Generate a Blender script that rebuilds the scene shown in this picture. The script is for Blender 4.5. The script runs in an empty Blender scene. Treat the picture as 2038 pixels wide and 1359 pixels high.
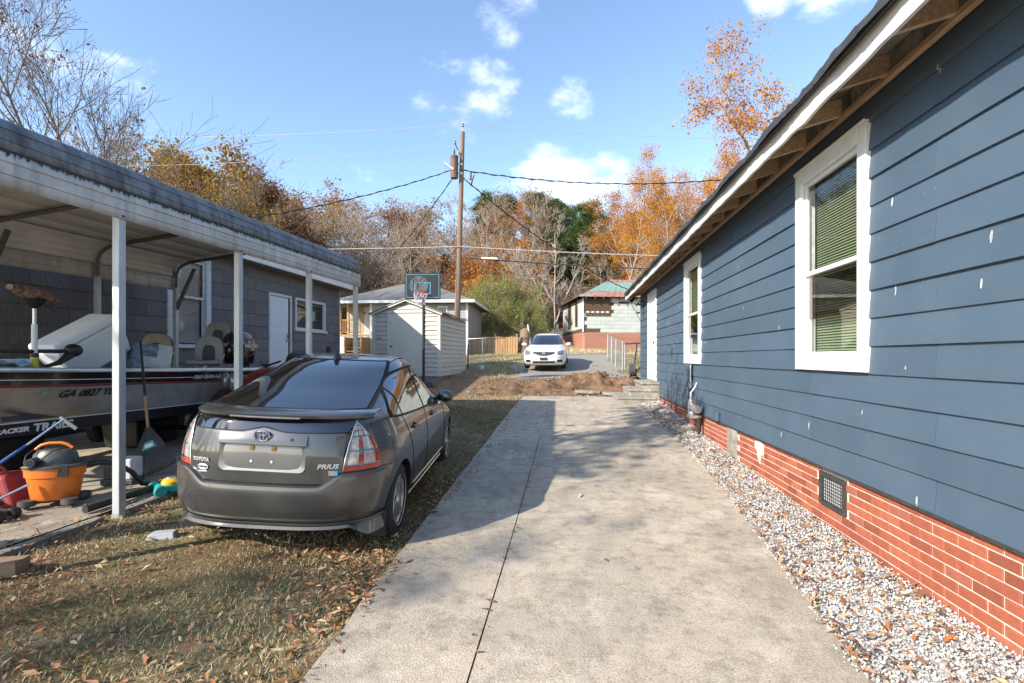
import bpy, bmesh, math, random
import numpy as np
from mathutils import Vector, Matrix, Euler

random.seed(7)
rng = np.random.default_rng(11)
R = math.radians
scene = bpy.context.scene
COL = scene.collection

# ------------------------------------------------------------------ camera
CZ = 1.58
YAW = math.atan(113.0 / 1019.0)
cam_d = bpy.data.cameras.new('camera')
cam = bpy.data.objects.new('camera', cam_d)
COL.objects.link(cam)
cam.location = (0, 0, CZ)
cam.rotation_euler = (R(90), 0, YAW)
cam_d.lens = 18.0
cam_d.sensor_width = 36.0
cam_d.shift_y = 31.5 / 2038.0
cam_d.clip_start = 0.05
cam_d.clip_end = 3000
scene.camera = cam

# ------------------------------------------------------------------ sun, sky
SUN_EL, SUN_AZ = R(29.5), R(45.0)        # light travels towards +X +Y
sdir = Vector((math.cos(SUN_EL) * math.sin(SUN_AZ), math.cos(SUN_EL) * math.cos(SUN_AZ), -math.sin(SUN_EL)))
sun_d = bpy.data.lights.new('sun', 'SUN')
sun_d.energy = 3.8
sun_d.angle = R(0.55)
sun_d.color = (1.0, 0.91, 0.78)
sun = bpy.data.objects.new('sun', sun_d)
COL.objects.link(sun)
sun.rotation_euler = sdir.to_track_quat('-Z', 'Y').to_euler()

world = bpy.data.worlds.new('World')
scene.world = world
world.use_nodes = True
wn, wl = world.node_tree.nodes, world.node_tree.links
wn.clear()
w_out = wn.new('ShaderNodeOutputWorld')
w_bg = wn.new('ShaderNodeBackground')
w_bg.inputs['Strength'].default_value = 0.15
sky = wn.new('ShaderNodeTexSky')
sky.sky_type = 'NISHITA'
sky.sun_disc = False
sky.sun_elevation = SUN_EL
sky.sun_rotation = math.atan2(-sdir.x, -sdir.y)
sky.altitude = 300
sky.air_density = 1.0
sky.dust_density = 0.5
sky.ozone_density = 1.6
w_tc = wn.new('ShaderNodeTexCoord')

def wmath(op, a, b=None):
    n = wn.new('ShaderNodeMath'); n.operation = op
    for i, q in enumerate((a, b)):
        if q is None: continue
        if isinstance(q, (int, float)): n.inputs[i].default_value = q
        else: wl.new(q, n.inputs[i])
    return n.outputs[0]

def wrange(v, a, b):
    n = wn.new('ShaderNodeMapRange'); n.interpolation_type = 'SMOOTHSTEP'
    wl.new(v, n.inputs['Value'])
    n.inputs['From Min'].default_value = a; n.inputs['From Max'].default_value = b
    return n.outputs[0]

w_map = wn.new('ShaderNodeMapping'); wl.new(w_tc.outputs['Generated'], w_map.inputs['Vector'])
w_map.inputs['Scale'].default_value = (1, 1, 1.9)
n1 = wn.new('ShaderNodeTexNoise'); wl.new(w_map.outputs[0], n1.inputs['Vector'])
n1.inputs['Scale'].default_value = 7.0; n1.inputs['Detail'].default_value = 7; n1.inputs['Roughness'].default_value = 0.62
n2 = wn.new('ShaderNodeTexNoise'); wl.new(w_map.outputs[0], n2.inputs['Vector'])
n2.inputs['Scale'].default_value = 2.3; n2.inputs['Detail'].default_value = 2
cover = wmath('MULTIPLY', wmath('SUBTRACT', n2.outputs['Fac'], 0.60), 1.1)      # scattered fair weather clouds over the whole sky
for (azd, eld, rad, amt) in ((-7.0, 34.0, 5.0, .25), (-13.5, 26.0, 5.5, .24), (-9.0, 27.5, 4.5, .26), (0.2, 26.7, 3.4, .27), (-1.5, 18.5, 6.0, .30),
                             (4.0, 18.5, 5.0, .27), (21.0, 33.0, 3.2, .30), (26.0, 33.0, 5.0, .30), (-50.0, 22.0, 5.0, .19), (-44.0, 22.0, 5.0, .18),
                             (-47.0, 27.5, 3.0, .20), (70.0, 30.0, 9.0, .3), (150.0, 24.0, 8.0, .3), (-110.0, 33.0, 9.0, .28)):
    az, el = R(azd), R(eld)
    d = wn.new('ShaderNodeVectorMath'); d.operation = 'DOT_PRODUCT'
    wl.new(w_tc.outputs['Generated'], d.inputs[0])
    d.inputs[1].default_value = (math.sin(az) * math.cos(el), math.cos(az) * math.cos(el), math.sin(el))
    m = wrange(d.outputs['Value'], math.cos(R(rad)), math.cos(R(rad * .15)))
    cover = wmath('MAXIMUM', cover, wmath('MULTIPLY', m, amt))
cl = wrange(wmath('ADD', n1.outputs['Fac'], cover), 0.66, 1.02)
w_mix = wn.new('ShaderNodeMixRGB')
wl.new(wmath('MULTIPLY', cl, 0.8), w_mix.inputs['Fac'])
w_sat = wn.new('ShaderNodeHueSaturation'); wl.new(sky.outputs[0], w_sat.inputs['Color'])
w_sat.inputs['Saturation'].default_value = 1.0
w_sat.inputs['Value'].default_value = 1.0
wl.new(w_sat.outputs[0], w_mix.inputs['Color1'])
w_mix.inputs['Color2'].default_value = (5.6, 5.9, 6.4, 1)
wl.new(w_mix.outputs[0], w_bg.inputs['Color'])
wl.new(w_bg.outputs[0], w_out.inputs['Surface'])

vs = scene.view_settings
vs.view_transform = 'Standard'
vs.look = 'None'
vs.gamma = 1.0
vs.exposure = 1.18
vs.use_curve_mapping = False
scene.render.engine = 'CYCLES'
scene.cycles.use_denoising = True
scene.cycles.max_bounces = 6
scene.cycles.transparent_max_bounces = 12
scene.cycles.caustics_reflective = False
scene.cycles.caustics_refractive = False

# ------------------------------------------------------------------ helpers
TH = R(1.55)
def L(l, m, z=0.0):                       # frame of the neighbour's lot (turned 1.55 degrees)
    return (l * math.cos(TH) + m * math.sin(TH), -l * math.sin(TH) + m * math.cos(TH), z)

def sstep(a, b, x):
    t = np.clip((x - a) / (b - a), 0, 1)
    return t * t * (3 - 2 * t)

GY = np.array([-60, -40, 0, 4.3, 8, 12.7, 14, 18.3, 22.3, 28, 35, 45, 60, 80, 120, 200, 320])
GZ = np.array([-.4, -.3, 0, .05, .2, .45, .50, .78, 1.01, 1.65, 2.06, 3.4, 5.6, 9.5, 19, 34, 40])
def gz(x, y):
    x = np.asarray(x, float); y = np.asarray(y, float)
    z = np.interp(y, GY, GZ)
    z = (z + np.interp(y - .7, GY, GZ) + np.interp(y + .7, GY, GZ)) / 3
    z = z + .04 * np.clip(-(x + 1.35), 0, 2.2) * (1 - sstep(9, 13, y))
    z = z + .07 * sstep(1.55, 2.1, x) * (1 - sstep(13, 16, y)) * (x < 6)
    return z
def G(x, y): return float(gz(x, y))

def link(o, parent=None):
    COL.objects.link(o)
    if parent is not None: o.parent = parent
    return o

def tag(o, label=None, cat=None, group=None, kind=None):
    if label: o['label'] = label
    if cat: o['category'] = cat
    if group: o['group'] = group
    if kind: o['kind'] = kind
    return o

def empty(name, loc=(0, 0, 0), rz=0.0, label=None, cat=None, group=None, rot=None):
    o = bpy.data.objects.new(name, None)
    o.empty_display_size = .2
    o.location = loc
    o.rotation_euler = rot if rot else (0, 0, rz)
    link(o)
    tag(o, label, cat, group)
    return o

class MB:
    def __init__(s): s.v = []; s.f = []; s.m = []
    def add(s, vs, fs, mi=0):
        b = len(s.v)
        s.v.extend([tuple(map(float, p)) for p in vs])
        s.f.extend([tuple(b + i for i in q) for q in fs])
        s.m.extend([mi] * len(fs))
        return s
    def box(s, x0, x1, y0, y1, z0, z1, mi=0):
        if x0 > x1: x0, x1 = x1, x0
        if y0 > y1: y0, y1 = y1, y0
        if z0 > z1: z0, z1 = z1, z0
        return s.add([(x0, y0, z0), (x1, y0, z0), (x1, y1, z0), (x0, y1, z0), (x0, y0, z1), (x1, y0, z1), (x1, y1, z1), (x0, y1, z1)],
                     [(0, 3, 2, 1), (4, 5, 6, 7), (0, 1, 5, 4), (1, 2, 6, 5), (2, 3, 7, 6), (3, 0, 4, 7)], mi)
    def hexa(s, p, mi=0):                    # 8 points: bottom ring, top ring
        return s.add(p, [(0, 3, 2, 1), (4, 5, 6, 7), (0, 1, 5, 4), (1, 2, 6, 5), (2, 3, 7, 6), (3, 0, 4, 7)], mi)
    def bar(s, p0, p1, wx, wz, up=(0, 0, 1), mi=0):   # rectangular bar between two points
        a, b = Vector(p0), Vector(p1); d = (b - a).normalized(); u = Vector(up)
        if abs(d.dot(u)) > .98: u = Vector((1, 0, 0))
        sx = d.cross(u).normalized() * wx / 2; sz = sx.cross(d).normalized() * wz / 2
        p = []
        for q in (a, b): p += [q - sx - sz, q + sx - sz, q + sx + sz, q - sx + sz]
        return s.add(p, [(0, 1, 2, 3), (7, 6, 5, 4), (0, 4, 5, 1), (1, 5, 6, 2), (2, 6, 7, 3), (3, 7, 4, 0)], mi)
    def cyl(s, p0, p1, r0, r1=None, n=12, caps=True, mi=0):
        if r1 is None: r1 = r0
        a, b = Vector(p0), Vector(p1); d = (b - a).normalized()
        u = Vector((0, 0, 1)) if abs(d.z) < .95 else Vector((1, 0, 0))
        e1 = d.cross(u).normalized(); e2 = d.cross(e1).normalized()
        p = []
        for q, r in ((a, r0), (b, r1)):
            for i in range(n):
                t = 2 * math.pi * i / n
                p.append(q + e1 * (math.cos(t) * r) + e2 * (math.sin(t) * r))
        fs = [(i, n + i, n + (i + 1) % n, (i + 1) % n) for i in range(n)]
        if caps: fs += [tuple(range(n)), tuple(range(2 * n - 1, n - 1, -1))]
        return s.add(p, fs, mi)
    def tube(s, pts, r, n=6, mi=0, closed=False, rs=None):
        P = [Vector(p) for p in pts]; k = len(P); ring = []
        prev = None
        for i in range(k):
            if closed: d = P[(i + 1) % k] - P[i - 1]
            else: d = P[min(i + 1, k - 1)] - P[max(i - 1, 0)]
            d.normalize()
            if prev is None:
                u = Vector((0, 0, 1)) if abs(d.z) < .9 else Vector((1, 0, 0))
            else: u = prev
            e1 = d.cross(u)
            if e1.length < 1e-5: e1 = d.cross(Vector((.3, .9, .2)))
            e1.normalize(); e2 = e1.cross(d).normalized(); prev = e2
            rr = rs[i] if rs else r
            ring.append([P[i] + e1 * (math.cos(2 * math.pi * j / n) * rr) + e2 * (math.sin(2 * math.pi * j / n) * rr) for j in range(n)])
        v = [q for rg in ring for q in rg]; fs = []
        for i in range(k if closed else k - 1):
            a, b = i * n, ((i + 1) % k) * n
            for j in range(n): fs.append((a + j, a + (j + 1) % n, b + (j + 1) % n, b + j))
        if not closed: fs += [tuple(range(n - 1, -1, -1)), tuple((k - 1) * n + j for j in range(n))]
        return s.add(v, fs, mi)
    def lathe(s, prof, n=24, c=(0, 0, 0), axis='z', mi=0, sx=1.0, sy=1.0):
        v = []; k = len(prof)
        for (r, h) in prof:
            for j in range(n):
                t = 2 * math.pi * j / n; a, b = r * math.cos(t) * sx, r * math.sin(t) * sy
                q = {'z': (a, b, h), 'x': (h, a, b), 'y': (b, h, a)}[axis]
                v.append((q[0] + c[0], q[1] + c[1], q[2] + c[2]))
        fs = []
        for i in range(k - 1):
            for j in range(n):
                fs.append((i * n + j, i * n + (j + 1) % n, (i + 1) * n + (j + 1) % n, (i + 1) * n + j))
        fs += [tuple(range(n - 1, -1, -1)), tuple((k - 1) * n + j for j in range(n))]
        return s.add(v, fs, mi)
    def ell(s, c, r, n=16, m=10, mi=0):
        prof = [(max(1e-3, math.sin(math.pi * i / m)), -math.cos(math.pi * i / m)) for i in range(m + 1)]
        b = len(s.v); s.lathe(prof, n, mi=mi)
        for i in range(b, len(s.v)):
            q = s.v[i]; s.v[i] = (c[0] + q[0] * r[0], c[1] + q[1] * r[1], c[2] + q[2] * r[2])
        return s
    def sheet(s, rows, mi=0, flip=False):
        n = len(rows[0]); v = [p for rw in rows for p in rw]; fs = []
        for i in range(len(rows) - 1):
            for j in range(n - 1):
                q = (i * n + j, i * n + j + 1, (i + 1) * n + j + 1, (i + 1) * n + j)
                fs.append(q[::-1] if flip else q)
        return s.add(v, fs, mi)
    def prism(s, poly, a, b, axis='x', mi=0):   # 2d polygon extruded along an axis
        def q(p, h): return {'x': (h, p[0], p[1]), 'y': (p[0], h, p[1]), 'z': (p[0], p[1], h)}[axis]
        n = len(poly); v = [q(p, a) for p in poly] + [q(p, b) for p in poly]
        fs = [(i, (i + 1) % n, n + (i + 1) % n, n + i) for i in range(n)] + [tuple(range(n - 1, -1, -1)), tuple(range(n, 2 * n))]
        return s.add(v, fs, mi)
    def xf(s, M, b=0):
        for i in range(b, len(s.v)):
            s.v[i] = tuple(M @ Vector(s.v[i]))
        return s
    def mesh(s, name, mats, smooth=None):
        me = bpy.data.meshes.new(name)
        me.from_pydata(s.v, [], s.f)
        mats = mats if isinstance(mats, (list, tuple)) else [mats]
        for q in mats: me.materials.append(q)
        if len(mats) > 1: me.polygons.foreach_set('material_index', s.m)
        bm = bmesh.new(); bm.from_mesh(me)
        bmesh.ops.recalc_face_normals(bm, faces=bm.faces); bm.to_mesh(me); bm.free()
        if smooth:
            me.polygons.foreach_set('use_smooth', [True] * len(me.polygons))
            me.set_sharp_from_angle(angle=R(smooth))
        me.update()
        return me
    def build(s, name, mats, parent=None, smooth=None, bevel=0, loc=None, rot=None, seg=2):
        o = bpy.data.objects.new(name, s.mesh(name, mats, smooth))
        link(o, parent)
        if loc: o.location = loc
        if rot: o.rotation_euler = rot
        if bevel:
            b = o.modifiers.new('bevel', 'BEVEL'); b.width = bevel; b.segments = seg; b.limit_method = 'ANGLE'; b.angle_limit = R(40)
        return o

def raw_mesh(name, verts, faces_flat, loop_n, mats, mat_idx=None, smooth=False):
    """fast mesh from numpy: verts (n,3), faces (k,loop_n)"""
    me = bpy.data.meshes.new(name)
    nv, nf = len(verts), len(faces_flat)
    me.vertices.add(nv); me.vertices.foreach_set('co', np.asarray(verts, np.float32).ravel())
    me.loops.add(nf * loop_n); me.loops.foreach_set('vertex_index', np.asarray(faces_flat, np.int32).ravel())
    me.polygons.add(nf)
    me.polygons.foreach_set('loop_start', np.arange(nf, dtype=np.int32) * loop_n)
    for q in (mats if isinstance(mats, (list, tuple)) else [mats]): me.materials.append(q)
    if mat_idx is not None: me.polygons.foreach_set('material_index', np.asarray(mat_idx, np.int32))
    if smooth: me.polygons.foreach_set('use_smooth', np.ones(nf, bool))
    me.update(calc_edges=True); me.validate()
    return me

def copy_obj(o, parent, loc=None, rot=None, scale=None):
    c = o.copy(); link(c)
    c.parent = parent
    if loc is not None: c.location = loc
    if rot is not None: c.rotation_euler = rot
    if scale is not None: c.scale = scale
    return c

def text(body, size, depth, mat, parent, M, name='lettering', shear=0.0, bold=0.0, sx=1.0):
    cu = bpy.data.curves.new('lettering', 'FONT')
    cu.body = body; cu.size = size; cu.extrude = depth; cu.align_x = 'CENTER'; cu.align_y = 'CENTER'
    cu.shear = shear; cu.offset = bold; cu.resolution_u = 3
    t = bpy.data.objects.new('lettering', cu)
    COL.objects.link(t)
    dg = bpy.context.evaluated_depsgraph_get(); dg.update()
    me = bpy.data.meshes.new_from_object(t.evaluated_get(dg))
    bpy.data.objects.remove(t); bpy.data.curves.remove(cu)
    me.materials.clear(); me.materials.append(mat)
    o = bpy.data.objects.new(name, me)
    link(o, parent)
    o.matrix_local = M @ Matrix.Diagonal((sx, 1, 1, 1))
    return o

# ------------------------------------------------------------------ materials
class NT:
    def __init__(s, name):
        s.m = bpy.data.materials.new(name); s.m.use_nodes = True
        s.n, s.l = s.m.node_tree.nodes, s.m.node_tree.links
        s.n.clear()
        s.out = s.n.new('ShaderNodeOutputMaterial')
        s.tc = s.n.new('ShaderNodeTexCoord')
    def bsdf(s, **kw):
        b = s.n.new('ShaderNodeBsdfPrincipled')
        for k, q in kw.items():
            k = k.replace('_', ' ')
            if hasattr(q, 'is_output') or isinstance(q, bpy.types.NodeSocket): s.l.new(q, b.inputs[k])
            else: b.inputs[k].default_value = q
        s.b = b; s.l.new(b.outputs[0], s.out.inputs['Surface'])
        return b
    def map(s, scale=(1, 1, 1), coord='Object', rot=(0, 0, 0), loc=(0, 0, 0)):
        m = s.n.new('ShaderNodeMapping'); s.l.new(s.tc.outputs[coord], m.inputs['Vector'])
        m.inputs['Scale'].default_value = scale; m.inputs['Rotation'].default_value = rot; m.inputs['Location'].default_value = loc
        return m.outputs[0]
    def noise(s, vec, scale=5, detail=5, rough=.6, dist=0):
        t = s.n.new('ShaderNodeTexNoise'); s.l.new(vec, t.inputs['Vector'])
        t.inputs['Scale'].default_value = scale; t.inputs['Detail'].default_value = detail
        t.inputs['Roughness'].default_value = rough; t.inputs['Distortion'].default_value = dist
        return t.outputs['Fac']
    def voro(s, vec, scale=5, out='Distance'):
        t = s.n.new('ShaderNodeTexVoronoi'); s.l.new(vec, t.inputs['Vector']); t.inputs['Scale'].default_value = scale
        return t.outputs[out]
    def ramp(s, fac, stops, interp='LINEAR'):
        r = s.n.new('ShaderNodeValToRGB'); s.l.new(fac, r.inputs['Fac']); r.color_ramp.interpolation = interp
        e = r.color_ramp.elements
        while len(e) < len(stops): e.new(.5)
        for q, (p, c) in zip(e, stops):
            q.position = p; q.color = c if len(c) == 4 else (*c, 1)
        return r.outputs['Color']
    def rng(s, fac, a, b, c=0., d=1.):
        n = s.n.new('ShaderNodeMapRange'); s.l.new(fac, n.inputs[0])
        n.inputs[1].default_value = a; n.inputs[2].default_value = b; n.inputs[3].default_value = c; n.inputs[4].default_value = d
        return n.outputs[0]
    def mix(s, fac, a, b, mode='MIX'):
        n = s.n.new('ShaderNodeMixRGB'); n.blend_type = mode
        for i, q in enumerate((fac, a, b)):
            if isinstance(q, bpy.types.NodeSocket): s.l.new(q, n.inputs[i])
            elif i == 0: n.inputs[0].default_value = q
            else: n.inputs[i].default_value = (*q, 1) if len(q) == 3 else q
        return n.outputs[0]
    def math(s, op, a, b=0.):
        n = s.n.new('ShaderNodeMath'); n.operation = op
        for i, q in enumerate((a, b)):
            if isinstance(q, bpy.types.NodeSocket): s.l.new(q, n.inputs[i])
            else: n.inputs[i].default_value = q
        return n.outputs[0]
    def bump(s, h, strength=.3, dist=.01):
        n = s.n.new('ShaderNodeBump'); s.l.new(h, n.inputs['Height'])
        n.inputs['Strength'].default_value = strength; n.inputs['Distance'].default_value = dist
        s.l.new(n.outputs[0], s.b.inputs['Normal'])
    def rand(s):
        n = s.n.new('ShaderNodeObjectInfo'); return n.outputs['Random']
    def sep(s, vec):
        n = s.n.new('ShaderNodeSeparateXYZ'); s.l.new(vec, n.inputs[0]); return n.outputs

def mat(name, col, col2=None, scale=6, rough=.7, metal=0, bump=0, bscale=60, stretch=(1, 1, 1), lo=.35, hi=.65, rnd=0, spec=.5, coat=0, coord='Object', rough2=None):
    t = NT(name)
    v = t.map(stretch, coord)
    n = t.noise(v, scale)
    c2 = col2 or tuple(q * .82 for q in col)
    c = t.mix(t.rng(n, lo, hi), col, c2)
    if rnd:
        h = t.n.new('ShaderNodeHueSaturation'); t.l.new(c, h.inputs['Color'])
        t.l.new(t.rng(t.rand(), 0, 1, 1 - rnd, 1 + rnd), h.inputs['Value'])
        c = h.outputs[0]
    t.bsdf(Base_Color=c, Roughness=(t.rng(n, lo, hi, rough, rough2) if rough2 is not None else rough), Metallic=metal, Specular_IOR_Level=spec, Coat_Weight=coat, Coat_Roughness=.04)
    if bump: t.bump(t.noise(v, bscale, 4), bump, .01)
    return t.m

def glass(name, tint=(.9, .95, .93), dark=0.0):
    t = NT(name)
    tr = t.n.new('ShaderNodeBsdfTransparent'); tr.inputs[0].default_value = (*tint, 1)
    gl = t.n.new('ShaderNodeBsdfGlossy'); gl.inputs['Roughness'].default_value = .01
    fr = t.n.new('ShaderNodeLayerWeight'); fr.inputs[0].default_value = .5
    mx = t.n.new('ShaderNodeMixShader')
    t.l.new(t.math('ADD', t.math('MULTIPLY', t.math('POWER', fr.outputs['Facing'], 3.5), .8), .07), mx.inputs[0]); t.l.new(tr.outputs[0], mx.inputs[1]); t.l.new(gl.outputs[0], mx.inputs[2])
    t.l.new(mx.outputs[0], t.out.inputs['Surface'])
    return t.m

M = {}
M['white'] = mat('white_paint', (.78, .78, .76), (.70, .70, .67), 9, .45, rnd=.03)
M['white_old'] = mat('old_white_paint', (.66, .68, .70), (.50, .52, .54), 14, .55)
M['dark_metal'] = mat('dark_metal', (.03, .032, .034), (.05, .05, .05), 20, .45)
M['black'] = mat('black_plastic', (.012, .012, .013), (.02, .02, .02), 20, .45)
M['rubber'] = mat('rubber', (.018, .018, .018), (.03, .029, .027), 30, .85)
M['galv'] = mat('galvanised_steel', (.47, .50, .50), (.38, .41, .42), 18, .42, metal=.55, bump=.05)
M['chrome'] = mat('chrome', (.75, .76, .78), (.7, .7, .72), 5, .14, metal=1)
M['alu'] = mat('alloy', (.62, .62, .60), (.50, .50, .49), 12, .32, metal=.8)
M['wood'] = mat('weathered_wood', (.30, .20, .12), (.20, .13, .08), 7, .8, stretch=(1, 1, 8), rnd=.15)
M['lumber'] = mat('grey_lumber', (.27, .24, .20), (.16, .15, .13), 9, .85, bump=.3, bscale=40)
M['glass'] = glass('window_glass')
M['grey_lens'] = mat('grey_lens', (.28, .26, .27), (.17, .16, .17), 30, .15, metal=.4, coat=1)
# ================================================================== ground
def ground_material():
    t = NT('yard_ground')
    p = t.map()
    xyz = t.sep(p)
    n_big = t.noise(p, .55, 4); n_mid = t.noise(p, 3.2, 6); n_fine = t.noise(p, 38, 5, .7)
    grass = t.ramp(n_mid, [(.30, (.095, .098, .038)), (.50, (.215, .180, .095)), (.70, (.340, .270, .160))])
    leafy = t.ramp(n_fine, [(.30, (.09, .055, .032)), (.52, (.21, .125, .070)), (.72, (.34, .22, .13))])
    dirt = t.ramp(n_fine, [(.3, (.20, .115, .062)), (.7, (.38, .25, .155))])
    dry = t.ramp(n_mid, [(.32, (.15, .15, .055)), (.5, (.28, .23, .12)), (.68, (.42, .34, .20))])
    c = t.mix(t.rng(n_big, .42, .60), grass, leafy)
    # bare trampled earth past the end of the slab, dry grass further on, leaf litter on the hill
    c = t.mix(t.math('MULTIPLY', t.rng(xyz[1], 10.5, 13.5), t.rng(n_mid, .35, .55)), c, dirt)
    c = t.mix(t.rng(xyz[1], 18, 23), c, dry)
    hill = t.ramp(n_mid, [(.3, (.07, .045, .025)), (.55, (.17, .105, .055)), (.75, (.27, .17, .09))])
    c = t.mix(t.rng(xyz[1], 46, 52), c, hill)
    f = t.mix(.35, c, t.ramp(n_fine, [(.35, (.25, .25, .25)), (.65, (1.5, 1.5, 1.5))]), 'MULTIPLY')
    t.bsdf(Base_Color=f, Roughness=.95, Specular_IOR_Level=.1)
    t.bump(n_fine, .8, .03)
    return t.m
M['ground'] = ground_material()

xs = np.unique(np.concatenate([np.linspace(-260, -16, 26), np.linspace(-16, 16, 81), np.linspace(16, 260, 26)]))
ys = np.unique(np.concatenate([np.linspace(-60, -4, 12), np.linspace(-4, 36, 101), np.linspace(36, 340, 60)]))
X, Y = np.meshgrid(xs, ys)
Z = gz(X, Y)
far = sstep(45, 75, Y)
Z = Z + far * (np.sin(X * .045 + 1.0) * 2.2 + np.sin(X * .11 + Y * .05) * .9) + far * 7 * sstep(-10, -90, X)
Z = Z + .012 * np.sin(X * 2.1 + Y * 1.3) * np.cos(Y * 1.9 - X) * (X < -1.35)
nx, ny = len(xs), len(ys)
idx = np.arange(nx * ny).reshape(ny, nx)
F = np.stack([idx[:-1, :-1], idx[:-1, 1:], idx[1:, 1:], idx[1:, :-1]], -1).reshape(-1, 4)
me = raw_mesh('ground', np.stack([X, Y, Z], -1).reshape(-1, 3), F, 4, M['ground'], smooth=True)
ground = bpy.data.objects.new('ground', me); link(ground); tag(ground, kind='structure')

# ------------------------------------------------------------------ driveway
def concrete(name, a, b, stain=(.10, .09, .075), warm=.5):
    t = NT(name)
    p = t.map()
    n1_ = t.noise(p, .9, 5, .65); n2_ = t.noise(p, 7, 6, .7); n3_ = t.noise(p, 95, 3, .7)
    agg = t.voro(p, 130)
    c = t.mix(t.rng(n1_, .35, .65), a, b)
    c = t.mix(t.math('MULTIPLY', t.rng(n2_, .47, .68), .50), c, stain)
    c = t.mix(t.math('MULTIPLY', t.rng(t.noise(p, 2.6, 6, .7), .52, .66), .55), c, (.62, .55, .45))
    c = t.mix(t.math('MULTIPLY', t.rng(t.noise(t.map((1.0, .28, 1.0)), 1.7, 5, .7), .53, .70), .45), c, (.22, .185, .14))
    c = t.mix(t.math('MULTIPLY', t.rng(n1_, .60, .74), .35), c, (.34, .20, .11))
    c = t.mix(.55, c, t.ramp(n3_, [(.33, (.42, .42, .42)), (.5, (1, 1, 1)), (.66, (1.45, 1.43, 1.38))]), 'MULTIPLY')
    t.bsdf(Base_Color=c, Roughness=.92, Specular_IOR_Level=.2)
    t.bump(t.math('ADD', n3_, t.math('MULTIPLY', agg, .5)), .55, .006)
    return t.m
M['concrete'] = concrete('driveway_concrete', (.50, .425, .33), (.37, .325, .265))
M['concrete2'] = concrete('pad_concrete', (.40, .34, .27), (.29, .25, .20))
M['concrete_old'] = concrete('old_concrete', (.33, .31, .27), (.24, .23, .20))

driveway = empty('driveway', (0, 6, 0)); tag(driveway, kind='structure')
def slab(name, left, right, mt, top=.03, seg=.5, parent=driveway, wob=0.0):
    """left/right: lists of (x,y); strip between them"""
    ys_ = np.arange(left[0][1], left[-1][1] + 1e-6, seg)
    if ys_[-1] < left[-1][1] - 1e-3: ys_ = np.append(ys_, left[-1][1])
    lx = np.interp(ys_, [p[1] for p in left], [p[0] for p in left]); rx = np.interp(ys_, [p[1] for p in right], [p[0] for p in right])
    mb = MB(); rows = []; k = 6
    for y, a, b in zip(ys_, lx, rx):
        a += wob * random.uniform(-1, 1)
        xs_ = np.linspace(a, b, k)
        rows.append([(x, y, float(np.interp(y, GY, GZ)) + top) for x in xs_])
    mb.sheet(rows)
    for side in (0, -1):
        mb.sheet([[rw[side] for rw in rows], [(rw[side][0], rw[side][1], rw[side][2] - .12) for rw in rows]])
    for rw in (rows[0], rows[-1]):
        mb.sheet([rw, [(q[0], q[1], q[2] - .12) for q in rw]])
    o = mb.build(name, mt, None); o.parent = parent; o.matrix_parent_inverse = Matrix.Translation(-Vector(parent.location))
    return o
slab('concrete_slab', [(-1.25, -4), (-1.24, 2.3), (-1.29, 3.6), (-1.31, 6.0), (-1.30, 8.55)], [(-.476, -4), (-.476, 8.55)], M['concrete'], .036, wob=.012, seg=.25)
slab('concrete_slab', [(-.466, -4), (-.470, 8.55)], [(1.30, -4), (1.40, 2.6), (1.48, 3.2), (1.60, 4.3), (1.68, 5.4), (1.74, 6.9), (1.80, 8.55)], M['concrete'], .03)
slab('concrete_slab', [(-1.30, 8.565), (-1.28, 11), (-1.22, 13.9)], [(1.80, 8.565), (1.72, 11), (1.55, 13.9)], M['concrete'], .032, wob=.012)

# ------------------------------------------------------------------ gravel strip, leaves and grass (nobody could count them)
def scatter_stones(name, pts, rad, mats, weights):
    n = len(pts)
    base = np.array([(1, 0, 0), (-1, 0, 0), (0, 1, 0), (0, -1, 0), (0, 0, 1), (0, 0, -1), (.7, .7, .35), (-.7, .6, -.3)], float)[:6]
    fc = np.array([(0, 2, 4), (2, 1, 4), (1, 3, 4), (3, 0, 4), (2, 0, 5), (1, 2, 5), (3, 1, 5), (0, 3, 5)])
    v = np.repeat(base[None], n, 0) * rng.uniform(.6, 1.25, (n, 6, 1))
    v = v * rad[:, None, None] * np.stack([np.ones(n), rng.uniform(.6, 1, n), rng.uniform(.45, .8, n)], -1)[:, None, :]
    q = rng.normal(size=(n, 4)); q /= np.linalg.norm(q, axis=1)[:, None]
    w_, x_, y_, z_ = q.T
    Rm = np.stack([1 - 2 * (y_ * y_ + z_ * z_), 2 * (x_ * y_ - z_ * w_), 2 * (x_ * z_ + y_ * w_), 2 * (x_ * y_ + z_ * w_), 1 - 2 * (x_ * x_ + z_ * z_), 2 * (y_ * z_ - x_ * w_),
                   2 * (x_ * z_ - y_ * w_), 2 * (y_ * z_ + x_ * w_), 1 - 2 * (x_ * x_ + y_ * y_)], -1).reshape(n, 3, 3)
    v = np.einsum('nij,nkj->nki', Rm, v) + pts[:, None, :]
    f = (fc[None] + (np.arange(n) * 6)[:, None, None]).reshape(-1, 3)
    mi = np.repeat(rng.choice(len(mats), n, p=weights), 8)
    me = raw_mesh(name, v.reshape(-1, 3), f, 3, mats, mi)
    o = bpy.data.objects.new(name, me); link(o)
    return o

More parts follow.
